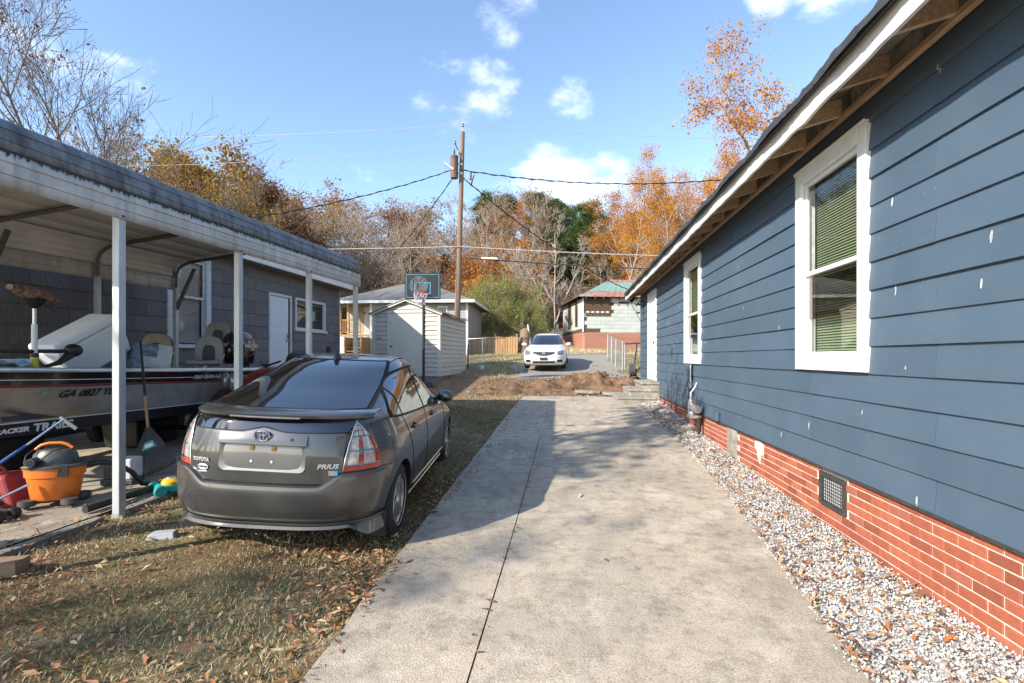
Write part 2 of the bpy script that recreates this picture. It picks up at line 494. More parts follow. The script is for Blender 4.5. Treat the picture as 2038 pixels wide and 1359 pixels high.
M['stoneA'] = mat('white_stone', (.64, .63, .60), (.52, .52, .50), 40, .8)
M['stoneB'] = mat('grey_stone', (.40, .41, .43), (.32, .33, .35), 40, .8)
M['stoneC'] = mat('tan_stone', (.50, .45, .38), (.36, .32, .27), 40, .8)
n = 27000
yy = 1.2 + (rng.random(n) ** 1.5) * 11.3
edge = np.interp(yy, [-4, 2.6, 3.2, 4.3, 5.4, 6.9, 8.6, 11, 13.9], [1.30, 1.40, 1.48, 1.60, 1.68, 1.74, 1.80, 1.74, 1.62]) - .05
xx = edge + (2.17 - edge) * rng.random(n) ** .82
rad = rng.uniform(.005, .0155, n) * (1 + .25 * (yy > 7))
zz = gz(xx, yy) + rng.uniform(.0, .03, n) + .012
gravel = scatter_stones('gravel', np.stack([xx, yy, zz], -1), rad, [M['stoneA'], M['stoneB'], M['stoneC']], [.56, .30, .14])
tag(gravel, 'pale crushed stone gravel strip between slab and brick foundation', 'gravel', kind='stuff')
# bed of small stone under it
def gravel_bed_mat():
    t = NT('gravel_bed'); p = t.map()
    v1 = t.voro(p, 45, 'Color'); d1 = t.voro(p, 45)
    s_ = t.n.new('ShaderNodeSeparateColor'); t.l.new(v1, s_.inputs[0])
    c = t.ramp(s_.outputs[0], [(0, (.36, .36, .36)), (.5, (.55, .54, .52)), (1, (.66, .65, .62))])
    c = t.mix(t.rng(d1, .35, .8, 0, .7), c, (.20, .17, .14))
    t.bsdf(Base_Color=c, Roughness=.9); t.bump(d1, -.8, .02)
    return t.m
M['gravel_bed'] = gravel_bed_mat()
mb = MB(); rows = []
for y in np.arange(-3.5, 13.6, .35):
    e = float(np.interp(y, [-4, 2.6, 3.2, 4.3, 5.4, 6.9, 8.6, 11, 13.9], [1.30, 1.40, 1.48, 1.60, 1.68, 1.74, 1.80, 1.74, 1.62]))
    rows.append([(x, y, float(gz(x, y)) + .012) for x in np.linspace(e - .02, 2.25, 5)])
mb.sheet(rows); o = mb.build('gravel_bed', M['gravel_bed'], None, 60); tag(o, kind='structure')

def leaf_quads(name, P, size, nrm, mats, weights, aspect=.45, bend=.25):
    """flat bent leaves: 4 vertex rhombus folded along the middle (2 tris)"""
    n = len(P)
    a = rng.uniform(0, 2 * np.pi, n)
    nrm = nrm / np.linalg.norm(nrm, axis=1)[:, None]
    ref = np.where(np.abs(nrm[:, 2:3]) < .9, np.array([[0, 0, 1.]]), np.array([[1., 0, 0]]))
    e1 = np.cross(nrm, ref); e1 /= np.linalg.norm(e1, axis=1)[:, None]
    e2 = np.cross(nrm, e1)
    u = e1 * np.cos(a)[:, None] + e2 * np.sin(a)[:, None]; v = np.cross(nrm, u)
    s = size[:, None]
    b = bend * s * rng.uniform(-.2, 1, n)[:, None] * nrm
    q = np.stack([P - u * s, P - v * s * aspect + b, P + u * s, P + v * s * aspect + b], 1)
    f = np.arange(n * 4).reshape(n, 4)
    tri = np.concatenate([f[:, [0, 1, 2]], f[:, [0, 2, 3]]], 1).reshape(-1, 3)
    mi = np.repeat(rng.choice(len(mats), n, p=weights), 2)
    return raw_mesh(name, q.reshape(-1, 3), tri, 3, mats, mi)

M['leafA'] = mat('brown_leaf', (.30, .13, .055), (.18, .075, .035), 30, .75)
M['leafB'] = mat('tan_leaf', (.42, .24, .12), (.30, .16, .08), 30, .75)
M['leafC'] = mat('dark_leaf', (.12, .06, .035), (.07, .04, .025), 30, .8)
M['leafD'] = mat('orange_leaf', (.42, .16, .045), (.30, .11, .04), 30, .7)
M['leafE'] = mat('straw_leaf', (.50, .38, .21), (.36, .27, .15), 30, .75)
LM = [M['leafA'], M['leafB'], M['leafC'], M['leafD'], M['leafE']]
def on_lawn(x, y):
    return ~((x > -1.30) & (x < 2.2) & (y < 14)) & ~((x < -4.25) & (y < 9.5) & (y > 2.4))
parts = []
n = 22000                                   # lawn leaves
yl = .9 + 13 * rng.random(n) ** 1.6; xl = -1.22 - (5.5 + yl * .25) * rng.random(n) ** 1.25
keep = on_lawn(xl, yl) & ((np.sin(xl * 2.3 + yl) + np.cos(yl * 1.9 - xl * 1.3) + rng.normal(size=n) * .9) > -.5)
parts.append(np.stack([xl[keep], yl[keep], gz(xl[keep], yl[keep]) + rng.uniform(.008, .045, keep.sum())], -1))
n = 5500                                     # drifts along the edge of the slab
yl = .9 + 5.5 * rng.random(n) ** 1.5; xl = -1.20 - np.abs(rng.normal(size=n)) * .55
keep = (np.sin(yl * 3.1 + xl * 2) + rng.normal(size=n) * .7) > -.1
parts.append(np.stack([xl, yl, gz(xl, yl) + rng.uniform(.008, .05, n)], -1)[keep])
n = 4200                                     # on the gravel
yl = 1.3 + 11 * rng.random(n) ** 1.35
e = np.interp(yl, [-4, 2.6, 4.3, 6.9, 8.6, 13.9], [1.36, 1.44, 1.62, 1.76, 1.8, 1.6])
t_ = rng.beta(.9, 1.2, n); xl = e - .06 + (2.16 - e + .04) * t_
parts.append(np.stack([xl, yl, gz(xl, yl) + rng.uniform(.035, .065, n)], -1))
n = 700                                      # strewn thinly on the slab, more along the joint and edges
yl = 1.5 + 12 * rng.random(n); xl = np.where(rng.random(n) < .3, -.47 + rng.normal(size=n) * .03, np.where(rng.random(n) < .6, -1.25 + np.abs(rng.normal(size=n)) * .12, rng.uniform(-1.2, 1.6, n)))
keep = rng.random(n) < .40
parts.append(np.stack([xl, yl, np.interp(yl, GY, GZ) + .045], -1)[keep])
n = 900                                      # carport pad and the yard past the slab
yl = rng.uniform(2.6, 5.5, n); xl = rng.uniform(-4.9, -4.0, n)
parts.append(np.stack([xl, yl, gz(xl, yl) + .055], -1)[: 260])
n = 4500
yl = rng.uniform(12.5, 24, n); xl = rng.uniform(-4.6, 3, n); keep = ~((xl > -1.3) & (yl < 14))
parts.append(np.stack([xl, yl, gz(xl, yl) + .02], -1)[keep])
P = np.concatenate(parts)
nrm = np.stack([rng.normal(size=len(P)) * .35, rng.normal(size=len(P)) * .35, np.ones(len(P))], -1)
me = leaf_quads('fallen_leaves', P, np.clip(rng.lognormal(-3.86, .40, len(P)), .008, .050), nrm, LM, [.25, .31, .11, .14, .19], aspect=.34)
o = bpy.data.objects.new('fallen_leaves', me); link(o)
tag(o, 'brown and orange fallen leaves strewn over lawn, slab edges and gravel', 'leaves', kind='stuff')

# grass blades: thin triangles
M['bladeA'] = mat('green_blade', (.14, .17, .05), (.10, .125, .035), 8, .8)
M['bladeB'] = mat('straw_blade', (.60, .49, .30), (.46, .37, .22), 8, .85)
M['bladeC'] = mat('olive_blade', (.28, .245, .11), (.20, .175, .08), 8, .85)
n = 190000
yg = .9 + 13.5 * rng.random(n) ** 1.75; xg = -1.22 - (6.0 + yg * .1) * rng.random(n) ** 1.15
keep = on_lawn(xg, yg); xg, yg = xg[keep], yg[keep]; n = len(xg)
pat = np.sin(xg * 1.7 + 2.2 * np.sin(yg * 1.1)) + np.cos(yg * 1.35 + xg * .8) + rng.normal(size=n) * .7
zg = gz(xg, yg)
h = rng.uniform(.008, .034, n) * (1 + .25 * (pat > .3)); wd = rng.uniform(.0011, .0024, n) * (1 + yg * .12)
a = rng.uniform(0, 2 * np.pi, n); lean = rng.uniform(.2, 1.5, n) * h
b0 = np.stack([xg - np.cos(a) * wd, yg - np.sin(a) * wd, zg], -1); b1 = np.stack([xg + np.cos(a) * wd, yg + np.sin(a) * wd, zg], -1)
a2 = a + rng.normal(size=n) * .6 + np.pi / 2
tp = np.stack([xg + np.cos(a2) * lean, yg + np.sin(a2) * lean, zg + h], -1)
V3 = np.stack([b0, b1, tp], 1).reshape(-1, 3)
mi = np.where(pat > .55, np.where(rng.random(n) < .6, 0, 2), np.where(rng.random(n) < .68, 1, 2))
me = raw_mesh('lawn_grass', V3, np.arange(n * 3).reshape(n, 3), 3, [M['bladeA'], M['bladeB'], M['bladeC']], mi)
o = bpy.data.objects.new('lawn_grass', me); link(o)
tag(o, 'short dormant lawn grass, part green and part straw', 'grass', kind='stuff')

# taller grass beyond (dry field round the white car and old house)
n = 26000
yg = rng.uniform(19, 40, n); xg = rng.uniform(-9, 6, n)
keep = ~((xg > -2.0) & (xg < 2.6) & (yg < 30)) & ((np.sin(xg * 1.3) + np.cos(yg * .9 + xg)) > -.9)
xg, yg = xg[keep], yg[keep]; n = len(xg); zg = gz(xg, yg)
h = rng.uniform(.03, .12, n) * (1 + 1.0 * (yg > 31)); wd = rng.uniform(.006, .012, n); a = rng.uniform(0, 2 * np.pi, n)
b0 = np.stack([xg - np.cos(a) * wd, yg - np.sin(a) * wd, zg], -1); b1 = np.stack([xg + np.cos(a) * wd, yg + np.sin(a) * wd, zg], -1)
tp = np.stack([xg + rng.normal(size=n) * .04, yg + rng.normal(size=n) * .04, zg + h], -1)
mi = np.where(np.sin(xg * .9 + yg * .7) + rng.normal(size=n) * .5 > .7, 0, 1)
me = raw_mesh('field_grass', np.stack([b0, b1, tp], 1).reshape(-1, 3), np.arange(n * 3).reshape(n, 3), 3, [M['bladeA'], M['bladeB']], mi)
o = bpy.data.objects.new('field_grass', me); link(o)
tag(o, 'dry tan field grass beyond the dirt pile', 'grass', kind='stuff')

# grey gravel lane the white car stands on, and the road up behind
def draped(name, rows, mt, dz):
    mb = MB(); mb.sheet([[(x, y, float(gz(x, y)) + dz) for (x, y) in rw] for rw in rows])
    return mb.build(name, mt, None, 60)
M['lane'] = mat('grey_gravel_lane', (.34, .31, .265), (.22, .20, .17), 14, .95, bump=.6, bscale=45)
M['asphalt'] = mat('asphalt', (.16, .16, .165), (.12, .12, .125), 8, .9, bump=.2)
o = draped('gravel_lane', [[(x, y) for x in np.linspace(-2.3 + .35 * math.sin(y), 2.3 - .02 * (y - 20) + .3 * math.sin(y * 1.4), 9)] for y in np.linspace(18.6, 31, 26)], M['lane'], .012)
tag(o, kind='structure')
o = draped('road', [[(x, 44.0 + t * 4.5 - .10 * x) for x in np.linspace(-90, 70, 60)] for t in np.linspace(0, 1, 4)], M['asphalt'], .09)
tag(o, kind='structure')
# ================================================================== blue house on the right
XW = 2.135
WY0, WY1 = -2.5, 15.63
def siding_mat():
    t = NT('blue_lap_siding')
    p = t.map((1, 1, 1), 'Object')
    pg = t.map((1, .55, 9.0), 'Object')
    grain = t.noise(pg, 16, 5, .6, .8)
    n = t.noise(p, 1.6, 4)
    c = t.mix(t.rng(n, .3, .7), (.060, .098, .142), (.074, .115, .160))
    # sparse white paint drips: stretched along z
    pd = t.map((0, 1, .27), 'Object')
    v = t.voro(pd, 8.0); pn = t.noise(p, .75, 2); pn2 = t.noise(t.map((1, 3.5, .7)), 22, 3)
    drip = t.math('MULTIPLY', t.math('MULTIPLY', t.math('LESS_THAN', v, .075), t.math('GREATER_THAN', pn, .47)), t.math('GREATER_THAN', pn2, .44))
    c = t.mix(t.math('MULTIPLY', drip, .75), c, (.62, .62, .58))
    sc = t.math('LESS_THAN', t.voro(t.map((0, 1, 1)), 26), .06)
    c = t.mix(t.math('MULTIPLY', t.math('MULTIPLY', sc, t.math('GREATER_THAN', pn, .54)), .6), c, (.6, .6, .56))
    hb_ = t.n.new('ShaderNodeHueSaturation'); t.l.new(c, hb_.inputs['Color']); t.l.new(t.rng(t.rand(), 0, 1, .93, 1.07), hb_.inputs['Value']); c = hb_.outputs[0]
    t.bsdf(Base_Color=c, Roughness=t.rng(n, .3, .7, .46, .60), Specular_IOR_Level=.45)
    t.bump(grain, .30, .006)
    return t.m
M['siding'] = siding_mat()
def brick_mat():
    t = NT('red_brick'); p = t.map(); r_ = t.rand()
    c = t.ramp(r_, [(0, (.23, .068, .042)), (.25, (.32, .090, .052)), (.55, (.375, .108, .060)), (.8, (.41, .14, .078)), (1, (.30, .105, .07))])
    n_ = t.noise(p, 26, 5, .7); c = t.mix(t.math('MULTIPLY', t.rng(n_, .45, .75), .5), c, (.20, .07, .045))
    g_ = t.noise(t.map((1, 1, 1), 'Generated'), 9, 4, .7); c = t.mix(t.math('MULTIPLY', t.rng(g_, .60, .72), .45), c, (.52, .40, .33))
    t.bsdf(Base_Color=c, Roughness=.85, Specular_IOR_Level=.25); t.bump(n_, .5, .006); return t.m
M['brick'] = brick_mat()
M['mortar'] = mat('white_mortar', (.70, .66, .57), (.48, .43, .36), 9, .9, bump=.4, bscale=150, lo=.4, hi=.7)
M['rafter'] = mat('rafter_wood', (.66, .43, .26), (.45, .28, .165), 5, .8, stretch=(6, 1, 6), rnd=.18)
M['deckwood'] = mat('roof_deck_wood', (.27, .25, .20), (.08, .065, .05), 3, .9, stretch=(1, 3, 1), bump=.3, bscale=14)
M['roofing'] = mat('dark_roofing', (.055, .058, .060), (.035, .036, .038), 10, .6, bump=.2)
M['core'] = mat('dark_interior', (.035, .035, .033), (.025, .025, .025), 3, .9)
M['blind'] = mat('green_blind', (.30, .35, .20), (.25, .30, .17), 3, .55)
M['reflection_screen'] = glass('brownish_reflection_screen', (.66, .63, .58))
M['trim_gap'] = M['black']

house = empty('blue_house', (XW + 3, 6, G(2.2, 6)), 0, 'dark blue clapboard house on red brick foundation beside the driveway', 'house')
HI = Matrix.Translation(-Vector(house.location))
def hpart(mb, name, mt, parent=house, **k):
    o = mb.build(name, mt, None, **k)
    o.parent = parent
    if parent is house: o.matrix_parent_inverse = HI
    else: o.matrix_parent_inverse = HI @ Matrix.Identity(4)
    return o
def hsub(mb, name, mt, parent, **k):       # grandchild, world coordinates
    o = mb.build(name, mt, None, **k); o.parent = parent
    o.matrix_parent_inverse = Matrix.Identity(4)
    return o

Z0, EXPO, NB = .66, .20, 14
wins = [(3.926, 5.077, 1.47, 3.29), (8.613, 9.775, 1.47, 3.30)]
door = (12.89, 14.17, 1.00, 3.28)
holes = [(a + .07, b - .07, c, d) for a, b, c, d in wins] + [(door[0] + .06, door[1] - .06, door[2], door[3])]
for k in range(NB):
    z0 = Z0 + k * EXPO; z1 = z0 + EXPO
    cuts = [(WY0, WY1)]
    for (a, b, c, d) in holes:
        if c < z1 - .03 and d > z0 + .06:
            new = []
            for (p, q) in cuts:
                if a > p and b < q: new += [(p, a), (b, q)]
                else: new.append((p, q))
            cuts = new
    for (p, q) in cuts:
        js = [p]; y = p + 3.66 if (k % 2) else p + 2.1
        while y < q - .5: js.append(y); y += 3.66
        js.append(q)
        for a, b in zip(js, js[1:]):
            mb = MB(); w = random.uniform(-.0015, .0015)
            x0 = XW + w
            ns = max(2, int((b - a) / .55)); rws = []
            for i in range(ns + 1):
                yy_ = a + .0025 + (b - a - .005) * i / ns; q_ = random.uniform(-.0028, .0028); dz_ = random.uniform(-.0012, .0012)
                rws.append([(x0 + .03, yy_, z0), (x0 + q_, yy_, z0 + dz_), (x0 + q_ * .6 + .0045 + random.uniform(-.001, .001), yy_, z0 + .07), (x0 + .0105 + random.uniform(-.0012, .0012), yy_, z0 + .14), (x0 + .0165, yy_, z1 + .004)])
            mb.sheet(rws)
            for rw in (rws[0], rws[-1]): mb.add(rw, [tuple(range(5))])
            hpart(mb, 'siding_board', M['siding'], smooth=40)
mb = MB(); mb.box(XW + .035, XW + .12, WY0, WY1 - .02, Z0, 3.60)
for (a, b, c, d) in []: pass
# wall sheathing split round the openings
mb = MB()
ysplit = sorted([WY0] + [q for hh in holes for q in hh[:2]] + [WY1 - .02])
for a, b in zip(ysplit, ysplit[1:]):
    hh = [h_ for h_ in holes if abs(h_[0] - a) < 1e-6]
    if hh:
        mb.box(XW + .035, XW + .12, a, b, Z0, hh[0][2] + .02); mb.box(XW + .035, XW + .12, a, b, hh[0][3] - .02, 3.60)
    else: mb.box(XW + .035, XW + .12, a, b, Z0, 3.60)
mb.box(XW + .035, 9.5, WY1 - .02, WY1, Z0, 3.60); mb.box(XW + .035, 9.5, WY0, WY0 + .05, Z0, 3.60); mb.box(9.4, 9.5, WY0 + .05, WY1 - .02, Z0, 3.60)
mb.box(XW + .13, 9.4, WY0 + .06, WY1 - .03, Z0 + .12, Z0 + .2)
hpart(mb, 'wall', M['core'])
mb = MB(); mb.box(XW - .006, XW + .034, WY1 + .002, WY1 + .022, Z0, 3.44)
hpart(mb, 'corner_board', M['siding'])
mb = MB(); mb.box(XW - .004, XW + .035, WY0, WY1 - .01, Z0 - .02, Z0 - .001); hpart(mb, 'starter_strip', M['dark_metal'])

# ---- bricks
BL, BH, MJ = .194, .0575, .0102
bx_ = XW + .030
bm_ = MB(); bm_.box(0, .09, -BL / 2, BL / 2, 0, BH)
brick_me = bm_.mesh('brick', M['brick'])
bm2 = bmesh.new(); bm2.from_mesh(brick_me); bmesh.ops.bevel(bm2, geom=[e for e in bm2.edges if all(abs(v.co.x) < 1e-6 for v in e.verts)], offset=.003, segments=1, affect='EDGES'); bm2.to_mesh(brick_me); bm2.free()
spots = []
row = 0; z = Z0 - .012 - BH
while z > -.02:
    y = 1.7 + (BL + MJ) * (.5 if row % 2 else 0)
    while y < WY1 - .1:
        if z + BH > G(2.2, y) + .005 and not (6.86 < y < 7.30) and not (4.28 < y < 4.70 and .31 - BH < z < .62):
            spots.append((y, z))
        y += BL + MJ
    z -= BH + MJ; row += 1
spots.sort()
for (y, z) in spots[:300]:
    o = bpy.data.objects.new('brick', brick_me); link(o, house); o.matrix_parent_inverse = HI
    o.location = (bx_ + random.uniform(-.002, .002), y, z)
far_b = MB()
for (y, z) in spots[300:]:
    far_b.box(bx_ + random.uniform(-.002, .002), bx_ + .09, y - BL / 2, y + BL / 2, z, z + BH)
o = hpart(far_b, 'brick', M['brick']); o['kind'] = 'stuff'
mb = MB(); mb.box(bx_ + .008, bx_ + .16, WY0, WY1, -.25, Z0 - .006); hpart(mb, 'foundation_mortar', M['mortar'])
mb = MB(); mb.box(bx_ - .02, bx_ + .02, 6.90, 7.27, .12, Z0 - .02); hpart(mb, 'concrete_pier', M['concrete_old'], bevel=.006)
# leftover white patch of plaster on the brick
mb = MB()
pp = [(5.98, .60), (6.10, .62), (6.24, .61), (6.27, .55), (6.20, .50), (6.17, .42), (6.10, .36), (6.08, .45), (6.04, .49), (6.00, .46)]
mb.prism([(p[0], p[1]) for p in pp], bx_ - .005, bx_ + .004, 'x'); hpart(mb, 'plaster_patch', M['mortar'])
# crawl space vent
v0, v1, vz0, vz1 = 4.285, 4.695, .325, .605
fr = MB()
for (a, b, c, d) in ((v0, v1, vz1 - .035, vz1), (v0, v1, vz0, vz0 + .035), (v0, v0 + .04, vz0 + .035, vz1 - .035), (v1 - .04, v1, vz0 + .035, vz1 - .035)):
    fr.box(bx_ - .018, bx_ + .02, a, b, c, d)
vent = hpart(fr, 'crawl_space_vent', M['dark_metal'], bevel=.004)
gr = MB()
for i in range(10): y = v0 + .055 + i * (v1 - v0 - .11) / 9; gr.box(bx_ - .004, bx_, y - .003, y + .003, vz0 + .04, vz1 - .04)
for i in range(8): z = vz0 + .045 + i * (vz1 - vz0 - .09) / 7; gr.box(bx_ - .0065, bx_ - .0042, v0 + .042, v1 - .042, z - .003, z + .003)
hsub(gr, 'grille', M['dark_metal'], vent)
gb = MB(); gb.box(bx_ + .005, bx_ + .0075, v0 + .045, v1 - .045, vz0 + .04, vz1 - .04); hsub(gb, 'louvre', M['white_old'], vent)

# ---- windows
def house_window(a, b, c, d):
    cw = .115; x0 = XW - .022
    mb = MB()
    mb.box(x0, XW + .05, a, a + cw, c, d); mb.box(x0, XW + .05, b - cw, b, c, d)
    mb.box(x0 - .003, XW + .05, a + cw, b - cw, d - .13, d); mb.box(x0 - .003, XW + .05, a + cw, b - cw, c, c + .115)
    mb.box(x0 - .012, x0 - .003, a - .004, b + .004, d - .022, d + .006)
    win = hpart(mb, 'window', M['white'], bevel=.005)
    ia, ib, ic, id_ = a + cw, b - cw, c + .115, d - .13
    mid = ic + (id_ - ic) * .47
    for nm, (z0, z1, xo) in (('upper_sash', (mid - .02, id_, .012)), ('lower_sash', (ic, mid + .025, .036))):
        sm_ = MB(); w = .038
        e0, e1, f0, f1 = ia + .012, ib - .012, z0 + .006, z1 - .006
        sm_.box(XW + xo, XW + xo + .022, e0, e0 + w, f0, f1); sm_.box(XW + xo, XW + xo + .022, e1 - w, e1, f0, f1)
        sm_.box(XW + xo, XW + xo + .022, e0 + w, e1 - w, f0, f0 + w); sm_.box(XW + xo, XW + xo + .022, e0 + w, e1 - w, f1 - w, f1)
        hsub(sm_, nm, M['white'], win, bevel=.003)
        pn = MB(); pn.add([(XW + xo + .010, e0 + w, f0 + w), (XW + xo + .010, e1 - w, f0 + w), (XW + xo + .010, e1 - w, f1 - w), (XW + xo + .010, e0 + w, f1 - w)], [(0, 1, 2, 3)])
        hsub(pn, 'pane', M['glass'], win)
    jm = MB(); jm.box(XW + .008, XW + .10, ia, ia + .011, ic, id_); jm.box(XW + .008, XW + .10, ib - .011, ib, ic, id_)
    jm.box(XW + .008, XW + .10, ia + .011, ib - .011, id_ - .005, id_ + .008); jm.box(XW + .008, XW + .10, ia + .011, ib - .011, ic - .008, ic + .005)
    hsub(jm, 'jamb', M['white_old'], win)
    bl = MB(); z = ic + .03
    while z < id_ - .02:
        bl.add([(XW + .105, ia + .02, z), (XW + .105, ib - .02, z), (XW + .120, ib - .02, z + .019), (XW + .120, ia + .02, z + .019)], [(0, 1, 2, 3)])
        z += .0235
    o = hsub(bl, 'blind', M['blind'], win); o['kind'] = 'stuff'
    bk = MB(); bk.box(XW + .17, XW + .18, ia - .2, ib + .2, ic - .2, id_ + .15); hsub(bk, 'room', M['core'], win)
    sc = MB(); sc.box(XW + .030, XW + .0315, ia + .05, ib - .05, ic + .04 + (mid - ic) * .40, mid - .02); hsub(sc, 'reflection_screen', M['reflection_screen'], win)  # tinted sheet standing for the brownish reflection on the screened lower sash
for wq in wins: house_window(*wq)

# ---- door
a, b, c, d = door
mb = MB(); x0 = XW - .022
mb.box(x0, XW + .05, a, a + .11, c, d); mb.box(x0, XW + .05, b - .11, b, c, d); mb.box(x0 - .003, XW + .05, a + .11, b - .11, d - .24, d)
dr = hpart(mb, 'door', M['white'], bevel=.004)
mb = MB(); mb.box(XW + .012, XW + .05, a + .115, b - .115, c + .02, d - .245)
for (p, q) in ((.12, .62), (.74, 1.22), (1.36, 1.84)):
    for (e0, e1) in ((.10, .42), (.52, .84)):
        mb.box(XW + .0085, XW + .0125, a + .115 + e0, a + .115 + e1, c + p, c + q)
hsub(mb, 'leaf', M['white'], dr, bevel=.004)
mb = MB(); mb.lathe([(.0, -.06), (.028, -.06), (.034, -.045), (.028, -.03), (.012, -.025), (.012, -.008), (.03, -.006), (.03, 0)], 14, (XW + .010, a + .20, c + .95), 'x')
mb.lathe([(.0, -.02), (.028, -.02), (.03, 0)], 14, (XW + .010, a + .20, c + 1.12), 'x')
hsub(mb, 'handle', M['dark_metal'], dr, smooth=40)
mb = MB(); mb.box(XW - .06, XW + .06, a + .02, b - .02, c - .035, c + .015); hsub(mb, 'threshold', M['alu'], dr)

# ---- eave: rafter tails, fascia, deck, roof
SL = .28
def rz(x): return 3.49 + (x - 1.742) * SL
y = WY0 + .15
while y < WY1 + .02:
    mb = MB(); x0, x1 = 1.767, XW + .32
    mb.prism([(x0, rz(x0) - .135), (x1, rz(x1) - .135), (x1, rz(x1) - .002), (x0, rz(x0) - .002)], y - .02, y + .02, 'y')
    hpart(mb, 'rafter_tail', M['rafter'])
    y += .60
mb = MB(); rows = []
for i in range(160):
    yy_ = WY0 - .3 + (WY1 + .62 - WY0) * i / 159
    dz = random.uniform(-.006, .006) + (.012 if random.random() < .07 else 0)
    rows.append([(1.740, yy_, 3.340 - dz), (1.764, yy_, 3.340 - dz), (1.764, yy_, 3.490), (1.740, yy_, 3.490), (1.740, yy_, 3.340 - dz)])
mb.sheet(rows); hpart(mb, 'fascia', M['white'])
mb = MB(); mb.prism([(1.72, rz(1.72)), (6.0, rz(6.0)), (6.0, rz(6.0) + .02), (1.72, rz(1.72) + .02)], WY0 - .3, WY1 + .3, 'y'); hpart(mb, 'roof_deck', M['deckwood'])
mb = MB(); mb.prism([(XW - .03, 3.455), (XW + .035, 3.455), (XW + .035, 3.60), (XW - .03, 3.585)], WY0, WY1, 'y'); hpart(mb, 'frieze_block', M['deckwood'])
mb = MB(); mb.box(XW - .042, XW - .002, WY0, WY1, 3.425, 3.462); hpart(mb, 'ledger_board', M['rafter'])
rf = MB(); rows = []; N = 420; ph = 0
for i in range(N + 1):                         # ribbed metal sheet, profile runs along y
    yy_ = WY0 - .34 + (WY1 + .68 - WY0) * i / N
    rib = .020 * max(0, math.cos(2 * math.pi * yy_ / .23)) ** 4 + .012 * math.sin(yy_ * 3.1) ** 2
    e_ = 1.674 + .012 * math.sin(yy_ * 5.3) + random.uniform(-.006, .006)
    rows.append([(e_, yy_, rz(e_) - .012), (e_, yy_, rz(e_) + .035 + rib), (3.6, yy_, rz(3.6) + .035 + rib), (6.0, yy_, rz(6.0) + .035 + rib), (10.3, yy_, rz(6.0) - 4.3 * SL + .035 + rib)])
rf.sheet(rows); hpart(rf, 'roof', M['roofing'])
mb = MB(); mb.prism([(1.702, rz(1.702) - .012), (1.738, rz(1.738) - .012), (1.738, rz(1.738) + .02), (1.692, rz(1.692) + .015)], WY0 - .33, WY1 + .33, 'y'); hpart(mb, 'drip_edge', M['dark_metal'])
mb = MB(); mb.prism([(XW + .1, 3.6), (9.45, 3.6), (6.0, rz(6.0) - .01)], WY1 - .02, WY1 - .005, 'y'); hpart(mb, 'gable', M['siding'])
mb = MB()                                       # barge board at the far gable end
mb.prism([(1.72, rz(1.72) - .14), (6.0, rz(6.0) - .14), (6.0, rz(6) - .001), (1.72, rz(1.72) - .001)], WY1 + .302, WY1 + .322, 'y'); hpart(mb, 'barge_board', M['white'])

# things fixed to the wall
wl_ = empty('wall_lantern', (XW, 14.95, 3.05), 0, 'small black lantern with clear glass beside the white side door', 'lamp')
mb = MB(); mb.box(-.02, 0, -.06, .06, -.02, .14); mb.tube([(-.02, 0, .10), (-.10, 0, .14), (-.16, 0, .10)], .012); mb.lathe([(.0, .10), (.08, .04), (.075, .02)], 12, (-.16, 0, 0)); mb.lathe([(.03, -.22), (.05, -.20), (.055, -.18)], 12, (-.16, 0, 0))
mb.build('bracket', M['black'], wl_, 40)
mb = MB(); mb.lathe([(.05, -.18), (.075, -.05), (.07, .02)], 12, (-.16, 0, 0)); mb.build('lamp_glass', M['glass'], wl_, 40)
sl = empty('floodlight', (1.95, 15.70, 3.30), 0, 'small black floodlight under the eave at the far house corner', 'lamp')
mb = MB(); mb.cyl((0, 0, .10), (0, 0, .03), .03, n=10); mb.cyl((0, 0, .03), (-.12, -.02, -.05), .035, .06, 12); mb.build('lamp_head', M['black'], sl, 40)

# cable box with spliced wires
cb = empty('utility_box', (XW, 9.05, 1.10), 0, 'small blue painted utility box with loose wires under the narrow far window', 'utility box')
mb = MB(); mb.box(-.10, 0, .12, .30, .10, .36); mb.build('box', M['siding'], cb, bevel=.012)
mb = MB(); mb.cyl((-.04, .10, -.22), (-.04, .10, .34), .014, n=8); mb.build('conduit', M['galv'], cb, 40)
mb = MB(); mb.tube([(-.05, .2, .10), (-.06, .26, .0), (-.04, .22, -.08), (-.05, .12, -.10)], .006); mb.tube([(-.04, .11, .1), (-.07, .05, -.02), (-.05, .02, -.12), (-.03, .1, -.2)], .005); mb.tube([(-.05, .15, .1), (-.055, .15, -.15)], .008)
mb.ell((-.05, .1, -.08), (.03, .05, .035)); mb.build('wires', M['black'], cb, 40)
# gas meter style vent: pale flange plate and grey barrel
mt_ = empty('dryer_vent', (XW, 8.70, .80), 0, 'pale round flange with grey barrel sticking out low on the blue siding', 'vent')
mb = MB(); mb.lathe([(.06, 0), (.155, 0), (.165, .008), (.155, .016), (.06, .016), (.06, 0)], 26, (-.13, .10, -.07), 'x'); mb.build('flange', M['white_old'], mt_, 40)
mb = MB(); mb.lathe([(.0, -.30), (.06, -.30), (.065, -.29), (.065, 0), (.055, .03), (0, .03)], 18, (-.10, .0, -.05), 'y'); mb.box(-.20, -.02, -.2, .02, -.20, -.155); mb.build('barrel', M['alu'], mt_, 40)
mb = MB(); mb.tube([(-.12, .10, .09), (-.11, .10, .2), (-.05, .10, .28), (-.02, .10, .36)], .012, 8); mb.build('pipe', M['white_old'], mt_, 40)
mb = MB(); mb.cyl((-.05, -.18, -.42), (-.05, -.18, -.18), .03, n=10); mb.cyl((-.05, -.18, -.5), (-.05, -.18, -.42), .022, n=10); mb.build('stand_pipe', M['rubber'], mt_, 40)
